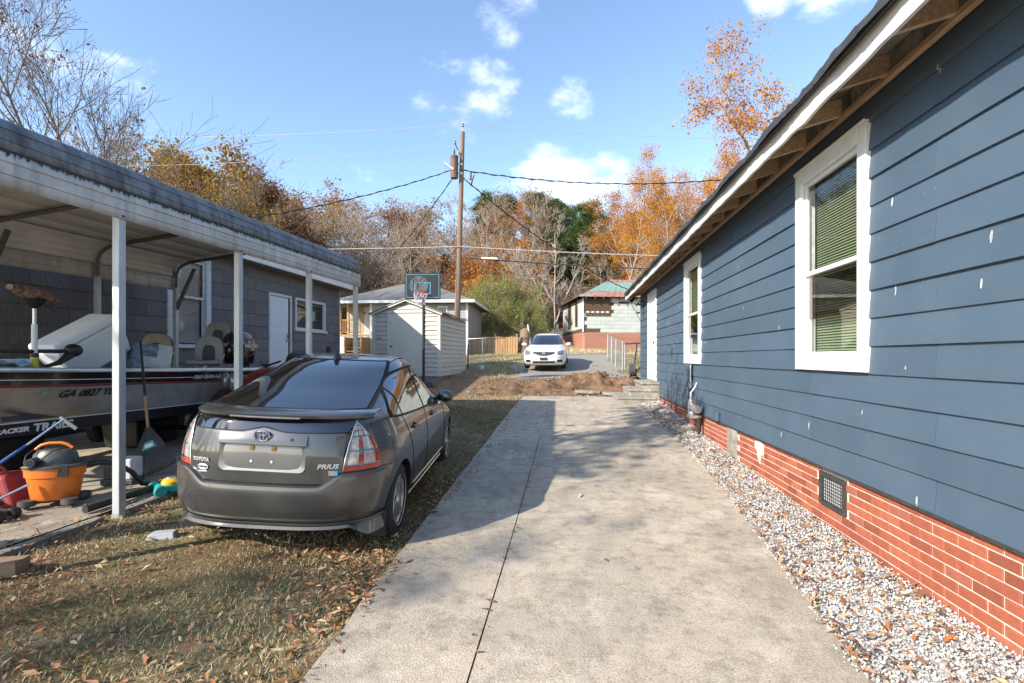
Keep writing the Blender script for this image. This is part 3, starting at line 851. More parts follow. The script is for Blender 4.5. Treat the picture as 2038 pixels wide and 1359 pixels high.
M['copper'] = mat('valve_red', (.45, .10, .05), (.35, .08, .05), 10, .5)
mb = MB(); mb.cyl((-.14, -.10, .02), (-.14, -.10, .07), .02, n=8); mb.build('valve', M['copper'], mt_, 40)
jb = MB(); jb.box(XW - .055, XW - .0005, 7.56, 7.74, .665, .80)
o = jb.build('junction_box', M['siding'], None, bevel=.01); tag(o, 'small blue painted box at siding bottom above the broken brick top', 'utility box')

# steps up to the side door
st = empty('concrete_steps', (1.7, 12.9, .44), 0, 'three worn concrete steps climbing to the white side door', 'steps')
for i, (x0, h) in enumerate(((1.17, .19), (1.44, .38), (1.74, .55))):
    g0 = .44
    mb = MB(); mb.box(x0 - 1.7, (XW + .02) - 1.7 - .002 * i, -.42 + .004 * i, .95 - .004 * i, (-.1 if i == 0 else [.19, .38][i - 1] + .0), h - .06)
    mb.build('riser', M['concrete_old'], st, bevel=.012)
    mb = MB(); mb.box(x0 - 1.7 - .025, (XW + .02) - 1.7, -.44, .97, h - .06, h); mb.build('tread', M['concrete_old'], st, bevel=.012)
# loose slabs at the drive end
for (px, py, sx, sy, a_) in ((.55, 14.6, .42, .2, .1), (1.25, 14.2, .36, .2, -.3)):
    mb = MB(); k = 9
    mb.prism([(math.cos(2 * math.pi * i / k) * sx * random.uniform(.8, 1.1), math.sin(2 * math.pi * i / k) * sy * random.uniform(.75, 1.1)) for i in range(k)], 0, .07, 'z')
    o = mb.build('broken_slab', M['concrete_old'], None, bevel=.008, loc=(px, py, G(px, py) + .03), rot=(.04, .05, a_))
    tag(o, 'broken pale slab piece lying at the end of the driveway', 'slab', 'broken slab pieces at the driveway end')
# ================================================================== neighbour's lot on the left
def lroot(name, l, m, label, cat, group=None, dz=0.0, rz=0.0, z=None):
    x, y, _ = L(l, m)
    return empty(name, (x, y, (G(x, y) if z is None else z) + dz), -TH + rz, label, cat, group)

# concrete pad under the carport
pad = MB(); rows = []
for m in np.linspace(2.2, 9.3, 16):
    rows.append([(*L(l, m)[:2], G(*L(l, m)[:2]) + .03) for l in np.linspace(-8.4, -4.30, 8)])
pad.sheet(rows); o = pad.build('carport_pad', M['concrete2'], None, 60); tag(o, kind='structure')

# ------------------------------------------------------------------ carport
def carport_mat():
    t = NT('stained_white_steel'); p = t.map()
    xyz = t.sep(p)
    streak = t.noise(t.map((1, 1, .12)), 9, 5, .65); n = t.noise(p, 2.2, 5)
    c = t.mix(t.rng(n, .35, .65), (.62, .60, .55), (.46, .44, .40))
    c = t.mix(t.math('MULTIPLY', t.rng(streak, .48, .72), .5), c, (.12, .115, .105))
    t.bsdf(Base_Color=c, Roughness=.55, Metallic=.1)
    t.bump(t.noise(p, 60, 3), .06, .005)
    return t.m
def carport_roof_mat():
    t = NT('mildewed_roof_steel'); p = t.map()
    streak = t.noise(t.map((.25, 1, .25)), 11, 5, .7); n = t.noise(p, 3.2, 6, .7)
    c = t.mix(t.rng(n, .3, .7), (.27, .27, .27), (.15, .15, .155))
    c = t.mix(t.math('MULTIPLY', t.rng(streak, .42, .66), .75), c, (.035, .035, .037))
    t.bsdf(Base_Color=c, Roughness=.6, Metallic=.1)
    return t.m
M['cp_under'] = mat('chalky_white_steel', (.80, .77, .70), (.66, .63, .57), 2.5, .6); M['cp_white'] = carport_mat(); M['cp_roof'] = carport_roof_mat()
M['cp_post'] = mat('post_white_steel', (.50, .53, .53), (.40, .43, .44), 10, .45, metal=.3, stretch=(1, 1, .3))
M['cp_frame'] = mat('dull_frame_steel', (.16, .16, .155), (.11, .11, .11), 16, .5, metal=.4)
CL, CM = -5.975, 5.75
cp = lroot('carport', CL, CM, 'weathered white metal carport with rounded eaves sheltering the boat', 'carport')
cz = cp.location.z
def cz0(m): return 2.765 + .0133 * m - cz
M0, M1 = 2.38, 9.06
prof_side = [(0, 0), (.003, .085), (-.006, .09), (.003, .095), (.003, .175), (-.006, .18), (.003, .185), (.003, .265)]
prof_bend = [(.008, .262), (.018, .335), (.012, .34), (.022, .345), (.045, .425), (.038, .43), (.05, .435), (.082, .49), (.12, .52), (.20, .553), (.30, .577)]
prof_top = [(.295, .582), (.55, .612), (.56, .62), (.57, .615), (.95, .662), (.96, .67), (.97, .665), (1.35, .712), (1.36, .72), (1.37, .715), (1.875, .775)]
HALF = 1.875
def cp_sheet(prof, side, a, b, name, mt):
    mb = MB(); rows = []
    for m in np.linspace(a, b, 14):
        rows.append([(side * (HALF - o_), m - CM, cz0(m) + h_) for (o_, h_) in prof])
    mb.sheet(rows)
    ob = mb.build(name, mt, cp, 50)
    so = ob.modifiers.new('thick', 'SOLIDIFY'); so.thickness = .0035; so.offset = 0
    return ob
for side in (1, -1):
    cp_sheet(prof_side, side, M0, M1, 'side_panel', M['cp_white'])
    cp_sheet(prof_bend, side, M0, M1 + .01, 'eave_panel', M['cp_roof'])
    cp_sheet([(a + .007, b - .007) for a, b in prof_bend], side, M0 + .01, M1, 'eave_lining', M['cp_under'])
    for i in range(0, 3):
        seg_ = [prof_top[0:4], prof_top[3:7], prof_top[6:]][i]
        cp_sheet([(a + .002, b + .001 * i) for a, b in seg_], side, M0, M1, 'roof_panel', M['cp_under'])
PM = [2.47 + 1.615 * k for k in range(5)]
for i, m in enumerate(PM):
    for side in (1, -1):
        l = side * (HALF - .04)
        wx, wy, _ = L(CL + l, m); zb = G(wx, wy) - cz
        mb = MB(); w = .036
        mb.box(l - w, l + w, m - CM - w, m - CM + w, zb - .05, cz0(m) + .04)
        mb.build('post', M['cp_post'], cp, bevel=.006)
    pts = []
    for side in (1, -1):
        q = [(side * (HALF - o_), m - CM, cz0(m) + h_) for (o_, h_) in ((.045, -.12), (.045, .20), (.06, .32), (.10, .41), (.18, .475), (.33, .53), (HALF, .715))]
        pts += q if side == 1 else q[::-1][1:]
    mb = MB(); mb.tube(pts, .034, 4); mb.build('bow', M['cp_frame'], cp)
    if i in (0, 2, 4):
        mb = MB(); mb.bar((-(HALF - .05), m - CM - .0, cz0(m) - .38), (-(HALF - .44), m - CM, cz0(m) + .40), .05, .05); mb.build('brace', M['cp_frame'], cp)
M['stain'] = mat('black_mildew', (.03, .03, .03), (.05, .05, .045), 8, .9)
mb = MB(); rows = []
for m in np.linspace(M0, M1, 900):
    dr_ = .010 + .045 * random.random() ** 3
    rows.append([(HALF + .0035, m - CM, cz0(m) + .2665), (HALF + .004 - 0, m - CM, cz0(m) + .262 - dr_)])
mb.sheet(rows); mb.build('mildew_line', M['stain'], cp)
for m in PM:
    mb = MB(); mb.lathe([(0, .012), (.01, .010), (.012, .0)], 8, (HALF, m - CM, cz0(m) + .03), 'x'); mb.build('screw', M['dark_metal'], cp)

# ------------------------------------------------------------------ shingled house behind it
def shingle_mat(name, a, b, dark):
    t = NT(name)
    p = t.map((1, 6, 1.1)); wv = t.noise(p, 7, 5, .65, 1.2)
    c = t.mix(t.rng(wv, .35, .65), a, b)
    c = t.mix(t.math('MULTIPLY', t.rng(wv, .60, .72), .7), c, dark)
    h = t.n.new('ShaderNodeHueSaturation'); t.l.new(c, h.inputs['Color']); t.l.new(t.rng(t.rand(), 0, 1, .86, 1.14), h.inputs['Value'])
    t.bsdf(Base_Color=h.outputs[0], Roughness=.85, Specular_IOR_Level=.2); t.bump(wv, .5, .008)
    return t.m
M['shingle'] = shingle_mat('grey_cement_shingle', (.205, .19, .185), (.125, .116, .118), (.30, .28, .27))
LH = lroot('shingled_house', -11.5, 11, 'long grey shingle-sided house with white door behind the carport', 'house')
lz = LH.location.z
def lp(l, m, z): return (l + 11.5, m - 11, z - lz)
EXL, SW = .312, .61
sh_b = MB(); sh_b.add([(0, -SW / 2 + .002, 0), (0, SW / 2 - .002, 0), (-.019, SW / 2 - .002, EXL + .01), (-.019, -SW / 2 + .002, EXL + .01),
                       (-.022, -SW / 2 + .002, 0), (-.022, SW / 2 - .002, 0), (-.022, SW / 2 - .002, EXL + .01), (-.022, -SW / 2 + .002, EXL + .01)],
                      [(0, 1, 2, 3), (0, 4, 5, 1), (0, 3, 7, 4), (1, 5, 6, 2)])
sh_me = sh_b.mesh('shingle', M['shingle'])
lh_holes = [(9.43, 10.66, 1.82, 3.83), (12.87, 13.96, .95, 3.36), (14.15, 15.94, 2.40, 3.36)]
WL = -8.45
for k in range(10):
    z = 3.65 - .312 * (k - 1)
    m = 5.3 + (SW / 2 if k % 2 else 0)
    while m - SW / 2 < 16.90:
        pieces = [(m - SW / 2, min(m + SW / 2, 16.955), z, z + EXL)]
        for (a, b, c, d) in lh_holes:
            nxt = []
            for (p0, p1, q0, q1) in pieces:
                if p1 <= a + .03 or p0 >= b - .03 or q1 <= c + .03 or q0 >= d - .03: nxt.append((p0, p1, q0, q1)); continue
                if p0 < a: nxt.append((p0, a + .02, q0, q1))
                if p1 > b: nxt.append((b - .02, p1, q0, q1))
                if q0 < c: nxt.append((max(p0, a + .02), min(p1, b - .02), q0, c + .02))
                if q1 > d: nxt.append((max(p0, a + .02), min(p1, b - .02), d - .02, q1))
            pieces = nxt
        whole = len(pieces) == 1 and abs(pieces[0][1] - pieces[0][0] - SW) < 1e-6 and abs(pieces[0][3] - pieces[0][2] - EXL) < 1e-6
        if not whole:
            for (p0, p1, q0, q1) in pieces:
                if p1 - p0 > .02 and q1 - q0 > .02:
                    mbs = MB(); a0, a1 = lp(WL, p0 + .002, q0), lp(WL, min(p1, 16.96) - .002, q1); dp = .018 * (q0 - z) / EXL; dq = .018 * (q1 - z) / EXL
                    mbs.add([(a0[0] - dp, a0[1], a0[2]), (a0[0] - dp, a1[1], a0[2]), (a0[0] - dq, a1[1], a1[2]), (a0[0] - dq, a0[1], a1[2]), (a0[0] - .02, a0[1], a0[2]), (a0[0] - .02, a1[1], a0[2])], [(0, 1, 2, 3), (0, 4, 5, 1)])
                    mbs.build('shingle', M['shingle'], LH)
        else:
            o = bpy.data.objects.new('shingle', sh_me); link(o, LH)
            x_, y_, z_ = lp(WL + random.uniform(0, .003), m, z); o.location = (x_, y_, z_)
            if m + SW / 2 > 16.96: o.location.y = 16.96 - SW / 2 - 11
        m += SW
mb = MB()
for (a, b, c, d) in ((5.0, 9.5, .3, 4.0), (9.5, 10.6, .3, 1.9), (9.5, 10.6, 3.75, 4.0), (10.6, 12.95, .3, 4.0), (12.95, 13.88, 3.3, 4.0), (12.95, 13.88, .3, .98), (13.88, 14.22, .3, 4.0), (14.22, 15.87, .3, 2.45), (14.22, 15.87, 3.28, 4.0), (15.87, 16.94, .3, 4.0)):
    p0, p1 = lp(WL - .15, a, c), lp(WL - .022, b, d); mb.box(p0[0], p1[0], p0[1], p1[1], p0[2], p1[2])
p0, p1 = lp(-15, 16.80, .3), lp(WL - .15, 16.94, 4.0); mb.box(p0[0], p1[0], p0[1], p1[1], p0[2], p1[2])
p0, p1 = lp(-15, 5.0, .3), lp(WL - .15, 5.14, 4.0); mb.box(p0[0], p1[0], p0[1], p1[1], p0[2], p1[2])
mb.build('wall', M['core'], LH)
mb = MB(); p0, p1 = lp(WL - .12, 16.942, .6), lp(WL + .012, 16.975, 3.95); mb.box(p0[0], p1[0], p0[1], p1[1], p0[2], p1[2]); mb.build('corner_board', M['white_old'], LH)
# eave, soffit, roof
mb = MB(); p0, p1 = lp(-8.03, 4.7, 3.945), lp(-8.005, 17.4, 4.13); mb.box(p0[0], p1[0], p0[1], p1[1], p0[2], p1[2]); mb.build('fascia', M['white'], LH)
mb = MB(); p0, p1 = lp(WL - .02, 4.7, 3.925), lp(-8.03, 17.38, 3.945); mb.box(p0[0], p1[0], p0[1], p1[1], p0[2], p1[2]); mb.build('soffit', M['lumber'], LH)
M['asphalt_shingle'] = mat('grey_roof_shingles', (.20, .195, .185), (.13, .13, .125), 30, .9, bump=.3, bscale=70)
mb = MB(); q = [lp(-7.97, 0, 4.13), lp(-11.7, 0, 5.4), lp(-15.4, 0, 4.13)]
mb.prism([(q[0][0], q[0][2]), (q[1][0], q[1][2]), (q[2][0], q[2][2]), (q[2][0], q[2][2] + .08), (q[1][0], q[1][2] + .08), (q[0][0], q[0][2] + .08)], 4.6 - 11, 17.45 - 11, 'y'); mb.build('roof', M['asphalt_shingle'], LH)
mb = MB(); q = [lp(WL, 0, 3.95), lp(-11.7, 0, 5.2), lp(-15, 0, 3.95)]; mb.prism([(p[0], p[2]) for p in q], 16.86 - 11, 16.93 - 11, 'y'); mb.build('gable', M['core'], LH)
# white front door
def lbox(mb, l0, l1, m0, m1, z0, z1):
    p0, p1 = lp(l0, m0, z0), lp(l1, m1, z1); mb.box(p0[0], p1[0], p0[1], p1[1], p0[2], p1[2])
mb = MB(); lbox(mb, WL - .06, WL + .02, 12.87, 12.93, .95, 3.36); lbox(mb, WL - .06, WL + .02, 13.90, 13.96, .95, 3.36); lbox(mb, WL - .06, WL + .022, 12.93, 13.90, 3.29, 3.362)
ld = mb.build('door', M['white_old'], LH, bevel=.004)
M['door_blue'] = mat('bluish_white_door', (.72, .74, .78), (.64, .66, .70), 8, .5)  # white door paint with a bluish tint
mb = MB(); lbox(mb, WL - .055, WL - .02, 12.935, 13.83, .98, 3.285); o = mb.build('leaf', M['door_blue'], ld, bevel=.003)
for q_ in (2.20, 1.60): mb = MB(); lbox(mb, WL - .019, WL - .013, 12.95, 13.78, q_, q_ + .03); mb.build('moulding', M['door_blue'], ld)
M['brass'] = mat('brass', (.55, .38, .14), (.45, .3, .12), 10, .3, metal=1)
mb = MB(); x_, y_, z_ = lp(WL, 13.74, 2.06); mb.lathe([(0, .05), (.03, .045), (.034, .03), (.015, .01), (.03, -.018), (.03, -.02)], 12, (x_, y_, z_), 'x'); mb.box(x_ - .018, x_ + .01, y_ + .02, y_ + .035, z_ + .06, z_ + .2); mb.build('knob', M['brass'], ld, 40)
# windows
M['pane_dark'] = mat('dark_pane', (.035, .04, .045), (.05, .055, .06), 2, .06, spec=.8)
M['curtain'] = mat('pale_curtain', (.50, .49, .45), (.40, .39, .36), 5, .9, stretch=(1, 10, 1))
mb = MB()
lbox(mb, WL - .05, WL + .03, 9.43, 9.57, 1.82, 3.83); lbox(mb, WL - .05, WL + .03, 10.52, 10.66, 1.82, 3.83); lbox(mb, WL - .05, WL + .033, 9.57, 10.52, 3.70, 3.832); lbox(mb, WL - .05, WL + .06, 9.40, 10.69, 1.78, 1.86)
lw = mb.build('window', M['white_old'], LH, bevel=.004)
for nm, z0, z1, xo in (('upper_sash', 2.86, 3.70, -.02), ('lower_sash', 1.86, 2.92, -.045)):
    mb = MB(); w = .05
    lbox(mb, WL + xo - .02, WL + xo, 9.575, 9.575 + w, z0, z1); lbox(mb, WL + xo - .02, WL + xo, 10.515 - w, 10.515, z0, z1); lbox(mb, WL + xo - .02, WL + xo, 9.575 + w, 10.515 - w, z0, z0 + w); lbox(mb, WL + xo - .02, WL + xo, 9.575 + w, 10.515 - w, z1 - w, z1)
    mb.build(nm, M['white_old'], lw)
    mb = MB(); mb.add([lp(WL + xo - .01, 9.575 + w, z0 + w), lp(WL + xo - .01, 10.515 - w, z0 + w), lp(WL + xo - .01, 10.515 - w, z1 - w), lp(WL + xo - .01, 9.575 + w, z1 - w)], [(0, 1, 2, 3)]); mb.build('pane', M['glass'], lw)
mb = MB(); z = 1.9
while z < 3.68:
    p = [lp(WL - .11, 9.62, z), lp(WL - .11, 10.48, z), lp(WL - .13, 10.48, z + .03), lp(WL - .13, 9.62, z + .03)]; mb.add(p, [(0, 1, 2, 3)]); z += .036
o = mb.build('blind', M['curtain'], lw); o['kind'] = 'stuff'
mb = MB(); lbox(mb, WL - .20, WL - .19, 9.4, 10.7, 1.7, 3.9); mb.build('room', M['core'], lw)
mb = MB()
lbox(mb, WL - .05, WL + .02, 14.15, 14.22, 2.40, 3.36); lbox(mb, WL - .05, WL + .02, 15.87, 15.94, 2.40, 3.36); lbox(mb, WL - .05, WL + .022, 14.22, 15.87, 3.29, 3.362); lbox(mb, WL - .05, WL + .05, 14.10, 16.02, 2.36, 2.43); lbox(mb, WL - .05, WL + .01, 14.98, 15.06, 2.43, 3.29)
sw = mb.build('window', M['white_old'], LH, bevel=.004)
for a, b in ((14.22, 14.98), (15.06, 15.87)):
    mb = MB(); mb.add([lp(WL - .03, a, 2.43), lp(WL - .03, b, 2.43), lp(WL - .03, b, 3.29), lp(WL - .03, a, 3.29)], [(0, 1, 2, 3)]); mb.build('pane', M['glass'], sw)
    mb = MB(); lbox(mb, WL - .04, WL - .02, a, a + .04, 2.43, 3.29); lbox(mb, WL - .04, WL - .02, b - .04, b, 2.43, 3.29); lbox(mb, WL - .04, WL - .021, a + .04, b - .04, 2.43, 2.48); mb.build('sash', M['white_old'], sw)
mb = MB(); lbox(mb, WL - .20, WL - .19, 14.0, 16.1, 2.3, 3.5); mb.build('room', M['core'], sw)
mb = MB(); lbox(mb, WL - .12, WL - .11, 15.2, 15.5, 2.75, 3.05); mb.build('curtain', M['curtain'], sw)

# ------------------------------------------------------------------ bass boat on its trailer
BC = -6.52
boat = lroot('bass_boat', BC, 6.0, 'silver and black bass boat on trailer under the carport', 'boat')
bz = boat.location.z
st_m = [8.55, 7.6, 6.8, 6.2, 5.6, 5.1, 4.7, 4.35, 4.0, 3.7, 3.45]
zg = [1.385, 1.395, 1.41, 1.425, 1.44, 1.45, 1.462, 1.472, 1.485, 1.495, 1.50]
hb = [.90, .925, .93, .93, .925, .90, .86, .80, .68, .50, .25]
zc_ = [.82, .80, .80, .82, .89, .985, 1.08, 1.18, 1.28, 1.37, 1.43]
hc = [.74, .76, .76, .75, .72, .66, .58, .49, .37, .22, .08]
zk = [.70, .69, .69, .69, .71, .76, .84, .95, 1.10, 1.26, 1.41]
M['hull'] = mat('silver_hull', (.38, .37, .355), (.28, .27, .26), 5, .45, metal=.1, bump=.05)
M['boat_black'] = mat('black_gelcoat', (.012, .012, .013), (.02, .02, .02), 5, .18, coat=.5)
M['red_line'] = mat('red_line', (.28, .03, .03), (.22, .02, .02), 5, .4)
M['white_line'] = mat('white_vinyl', (.75, .75, .74), (.68, .68, .68), 8, .5)
M['carpet'] = mat('boat_carpet', (.09, .09, .10), (.06, .06, .065), 60, .95)
def hullpt(i, side, f, zf):
    return (side * f, st_m[i] - 6.0, zf - bz)
hull = MB(); band = MB(); rail = MB(); redl = MB(); whl = MB()
for side in (1, -1):
    rows = []; rb = []; rr_ = []; rred = []; rwh = []
    for i in range(len(st_m)):
        b_, z_, c_, d_, k_ = hb[i], zg[i], hc[i], zc_[i], zk[i]
        low = min(z_ - .005, max(d_ + .02, z_ - .20))
        bl_ = b_ - .04 * (z_ - low) / .2
        rows.append([hullpt(i, side, bl_, low), hullpt(i, side, (bl_ * .45 + c_ * .55), (low + d_) / 2 + .0), hullpt(i, side, c_, d_), hullpt(i, side, c_ * .5, (d_ + k_) / 2 - .02), hullpt(i, side, 0, k_)])
        rb.append([hullpt(i, side, b_, z_ - .035), hullpt(i, side, bl_ + .002, low)])
        rr_.append([hullpt(i, side, b_ - .07, z_ + .0), hullpt(i, side, b_ + .0, z_ + .012), hullpt(i, side, b_ + .018, z_ - .01), hullpt(i, side, b_ + .012, z_ - .04), hullpt(i, side, b_, z_ - .035)])
        f1 = .52; zz1 = z_ - .035 - (z_ - .035 - low) * f1; bb1 = b_ - (b_ - bl_) * f1
        rwh.append([hullpt(i, side, bb1 + .004, zz1 + .004), hullpt(i, side, bb1 + .004, zz1 - .004)])
        f2 = .90; zz2 = z_ - .035 - (z_ - .035 - low) * f2; bb2 = b_ - (b_ - bl_) * f2
        rred.append([hullpt(i, side, bb2 + .005, zz2 + .008), hullpt(i, side, bb2 + .005, zz2 - .008)])
    hull.sheet(rows); band.sheet(rb); rail.sheet(rr_); redl.sheet(rred); whl.sheet(rwh)
tr_ = [(-.90, 1.38), (-.86, 1.1), (-.74, .82), (0, .70), (.74, .82), (.86, 1.1), (.90, 1.38)]
hull.prism([(p[0], p[1] - bz) for p in tr_], 2.55, 2.53, 'y')
hl = hull.build('hull', M['hull'], boat, 35)
band.build('side_band', M['boat_black'], boat, 60); rail.build('gunwale', M['alu'], boat, 60); redl.build('pinstripe', M['red_line'], boat); whl.build('pinstripe', M['white_line'], boat)
dk = MB(); dk.sheet([[(-hb[i] + .06, st_m[i] - 6, zg[i] - .03 - bz), (0, st_m[i] - 6, zg[i] - .015 - bz), (hb[i] - .06, st_m[i] - 6, zg[i] - .03 - bz)] for i in range(len(st_m))]); dk.build('deck', M['carpet'], boat)
MX = lambda x, y, z: Matrix(((0, 0, 1, x), (1, 0, 0, y), (0, 1, 0, z), (0, 0, 0, 1)))    # text on a face looking +x
def side_mat(x, m, z, tilt=0.0, turn=0.0): return Matrix.Translation((x, m, z)) @ Matrix.Rotation(turn, 4, 'Z') @ Matrix.Rotation(tilt, 4, 'Y') @ MX(0, 0, 0)
def hull_x(m, z, band=False):
    q = [float(np.interp(-m, [-a for a in st_m], v)) for v in (hb, zg, hc, zc_)]
    low = min(q[1] - .005, max(q[3] + .02, q[1] - .20)); bl_ = q[0] - .04 * (q[1] - low) / .2
    if z >= low: return bl_ + (q[0] - bl_) * min(1, (z - low) / max(.01, q[1] - .035 - low))
    zm, xm = (low + q[3]) / 2, bl_ * .45 + q[2] * .55
    return xm + (bl_ - xm) * (z - zm) / (low - zm) if z > zm else q[2] + (xm - q[2]) * (z - q[3]) / max(.01, zm - q[3])
def wrap_text(o, m, z):
    for v in o.data.vertices:
        mm, zz = m + v.co.x, z + v.co.y
        v.co = (hull_x(mm, zz) + .006 + v.co.z, mm - 6.0, zz - bz)
    o.matrix_local = Matrix.Identity(4)
wrap_text(text('GA 0827 YE', .115, .001, M['black'], boat, Matrix.Identity(4), bold=.003, sx=1.0), 5.235, 1.165)
mb = MB(); mb.box(0, .003, -.045, .045, -.05, .05); M['decal_green'] = mat('green_decal', (.05, .35, .22), (.5, .6, .55), 40, .5)
o = mb.build('decal', M['decal_green'], boat, loc=(hull_x(4.80, 1.19) + .006, 4.80 - 6, 1.19 - bz), rot=(0, R(38), R(12)))
wrap_text(text('PRO TEAM 165', .085, .001, M['white_line'], boat, Matrix.Identity(4), shear=.3, bold=.001), 7.02, 1.285)
# seats on pedestals
M['seat_grey'] = mat('grey_seat_vinyl', (.30, .30, .295), (.23, .23, .225), 8, .55)
M['seat_tan'] = mat('tan_seat_vinyl', (.30, .25, .17), (.22, .18, .12), 8, .6)
M['seat_dark'] = mat('dark_seat_vinyl', (.045, .045, .05), (.03, .03, .03), 8, .55)
def boat_seat(l, m, z, rzz, label, tanned=False, low=False):
    s_ = empty('seat', (l - BC, m - 6.0, z - bz), rzz, label); s_.parent = boat
    mb = MB(); k = 14; pr = []
    for i in range(k + 1):
        t = math.pi * i / k; pr.append((-math.cos(t) * .215 * (1 - .10 * math.sin(t)), .12 + math.sin(t) ** .8 * .40))
    pr = []
    for i in range(k + 1):
        t = math.pi * i / k; pr.append((-math.copysign(abs(math.cos(t)) ** .55, math.cos(t)) * .215, .14 + math.sin(t) ** .55 * .36))
    pr = [(-.17, .02)] + pr + [(.17, .02)]
    tl = -.18
    b = MB(); b.prism(pr, .20, .30, 'y'); b.build('backrest', M['seat_dark'], s_, 50, .02, rot=(tl * -1.0 * -1, 0, 0))
    b = MB(); inner = [(p[0] * .97, .05 + (p[1] - .02) * .97) for p in pr]
    outer_ring = []
    for i in range(k + 1):
        t = math.pi * i / k
        cc = -math.copysign(abs(math.cos(t)) ** .55, math.cos(t)); o1 = (cc * .21, .10 + math.sin(t) ** .55 * .40); o2 = (cc * .095, .10 + math.sin(t) ** .55 * .25)
        outer_ring.append((o1, o2))
    rows = [[(a[0], .185, a[1]) for a, _ in outer_ring], [((a[0] + c[0]) / 2, .155, (a[1] + c[1]) / 2) for a, c in outer_ring], [(c[0], .190, c[1]) for _, c in outer_ring]]
    b.sheet(rows); b.build('bolster', M['seat_tan'] if tanned else M['seat_grey'], s_, 60, rot=(tl * -1.0 * -1, 0, 0))
    b = MB(); b.box(-.21, .21, -.30, .20, -.01, .06); b.build('cushion', M['seat_grey'], s_, bevel=.03, seg=3)
    b = MB(); b.cyl((0, 0, -.30 if not low else -.12), (0, 0, -.02), .03, n=10); b.build('pedestal', M['alu'], s_, 40)
    b = MB(); b.bar((.215, -.05, .0), (.215, .28, .16), .012, .05); b.build('hinge', M['alu'], s_)
boat_seat(-6.60, 8.42, 1.78, R(22), 'grey and black fishing seat raised high beside the outboard motor')
boat_seat(-6.05, 7.52, 1.47, R(25), 'grey and black fishing seat set low on the boat deck', low=True)
boat_seat(-6.55, 7.02, 1.50, R(28), 'worn tan-backed fishing seat behind the printed carton', tanned=True, low=True)

# outboard motor
om = lroot('outboard_motor', -6.45, 8.85, 'black outboard motor with red swoosh at the boat stern', 'motor', z=1.46, dz=0)
mb = MB(); rows = []
for (y0, y1, w, z) in ((-.22, .34, .16, 0), (-.26, .36, .19, .10), (-.27, .36, .20, .28), (-.25, .33, .19, .44), (-.20, .27, .16, .55), (-.10, .15, .09, .60)):
    ring = []
    for i in range(20):
        t = 2 * math.pi * i / 20; c_, s_ = math.cos(t), math.sin(t)
        ring.append((math.copysign(abs(c_) ** .6, c_) * w, (y0 + y1) / 2 + math.copysign(abs(s_) ** .6, s_) * (y1 - y0) / 2, z))
    rows.append(ring + [ring[0]])
mb.sheet(rows); mb.add(rows[-1][:-1], [tuple(range(20))]); mb.add(rows[0][:-1], [tuple(range(19, -1, -1))])
mb.build('cowl', M['boat_black'], om, 50)
mb = MB(); mb.box(-.08, .08, -.02, .28, -.85, 0.0); mb.box(-.11, .11, .10, .22, -.3, .0); mb.build('leg', M['black'], om, bevel=.03)
text('MERCURY', .085, .002, M['white_line'], om, side_mat(.206, .12, .33), bold=.003)
mb = MB(); mb.tube([(.203, -.02, .12), (.207, .12, .17), (.206, .26, .25)], .008, 4); mb.build('swoosh', M['red_line'], om)

# trolling motor lying across the bow
tm = lroot('trolling_motor', -5.78, 4.70, 'trolling motor with white shaft, yellow sleeve and fur-draped head', 'motor', z=1.46)
M['fur'] = mat('brown_fur', (.12, .065, .045), (.34, .23, .17), 9, .95, bump=1.0, bscale=30, stretch=(1, 3, 1))
M['yellow'] = mat('yellow_label', (.62, .50, .04), (.5, .42, .05), 25, .5)
mb = MB(); mb.cyl((0, 0, .0), (0, 0, .12), .035, n=12); mb.build('sleeve', M['yellow'], tm, 40)
mb = MB(); mb.cyl((0, 0, .12), (0, 0, .165), .037, n=12); mb.build('collar', M['black'], tm, 40)
mb = MB(); mb.cyl((0, 0, .165), (0, 0, .47), .027, n=12); mb.build('tube', M['white'], tm, 40)
mb = MB(); mb.cyl((0, 0, .47), (0, 0, .66), .017, n=12); mb.build('shaft', M['alu'], tm, 40)
mb = MB(); mb.lathe([(.03, .64), (.06, .67), (.11, .73), (.10, .75)], 14); mb.bar((.03, .06, .70), (.05, .17, .62), .012, .012); mb.build('head', M['black'], tm, 40)
mb = MB(); rows = []
for i in range(15):
    t = math.pi * i / 14; ring = []
    for j in range(25):
        a_ = 2 * math.pi * j / 24; r_ = .05 + math.sin(t) * (.085 + .016 * math.sin(a_ * 4 + i * 1.3) + random.uniform(-.016, .016))
        ring.append((math.cos(a_) * r_ * .9, -.24 + .48 * i / 14 * 1.0 + .0, .80 + math.sin(a_) * r_ * .55 - .10 * (i / 14 - .4)))
    rows.append(ring)
mb.sheet(rows); mb.add(rows[0][:-1], [tuple(range(24))]); mb.add(rows[-1][:-1], [tuple(range(24))]); mb.build('fur_cover', M['fur'], tm, 60)
mb = MB(); mb.cyl((.0, -.45, .175), (.0, .35, .19), .022, n=10); mb.build('arm', M['black'], tm, 40)
mb = MB(); mb.ell((.0, .42, .20), (.075, .10, .075)); mb.tube([(.0, .38, .15), (.01, .25, .06), (.02, .05, .01)], .028, 8, rs=[.05, .03, .012]); mb.build('motor_pod', M['black'], tm, 50)
mb = MB(); mb.bar((-.02, -.5, .07), (-.02, -.02, .08), .05, .05); mb.build('mount', M['white_old'], tm)
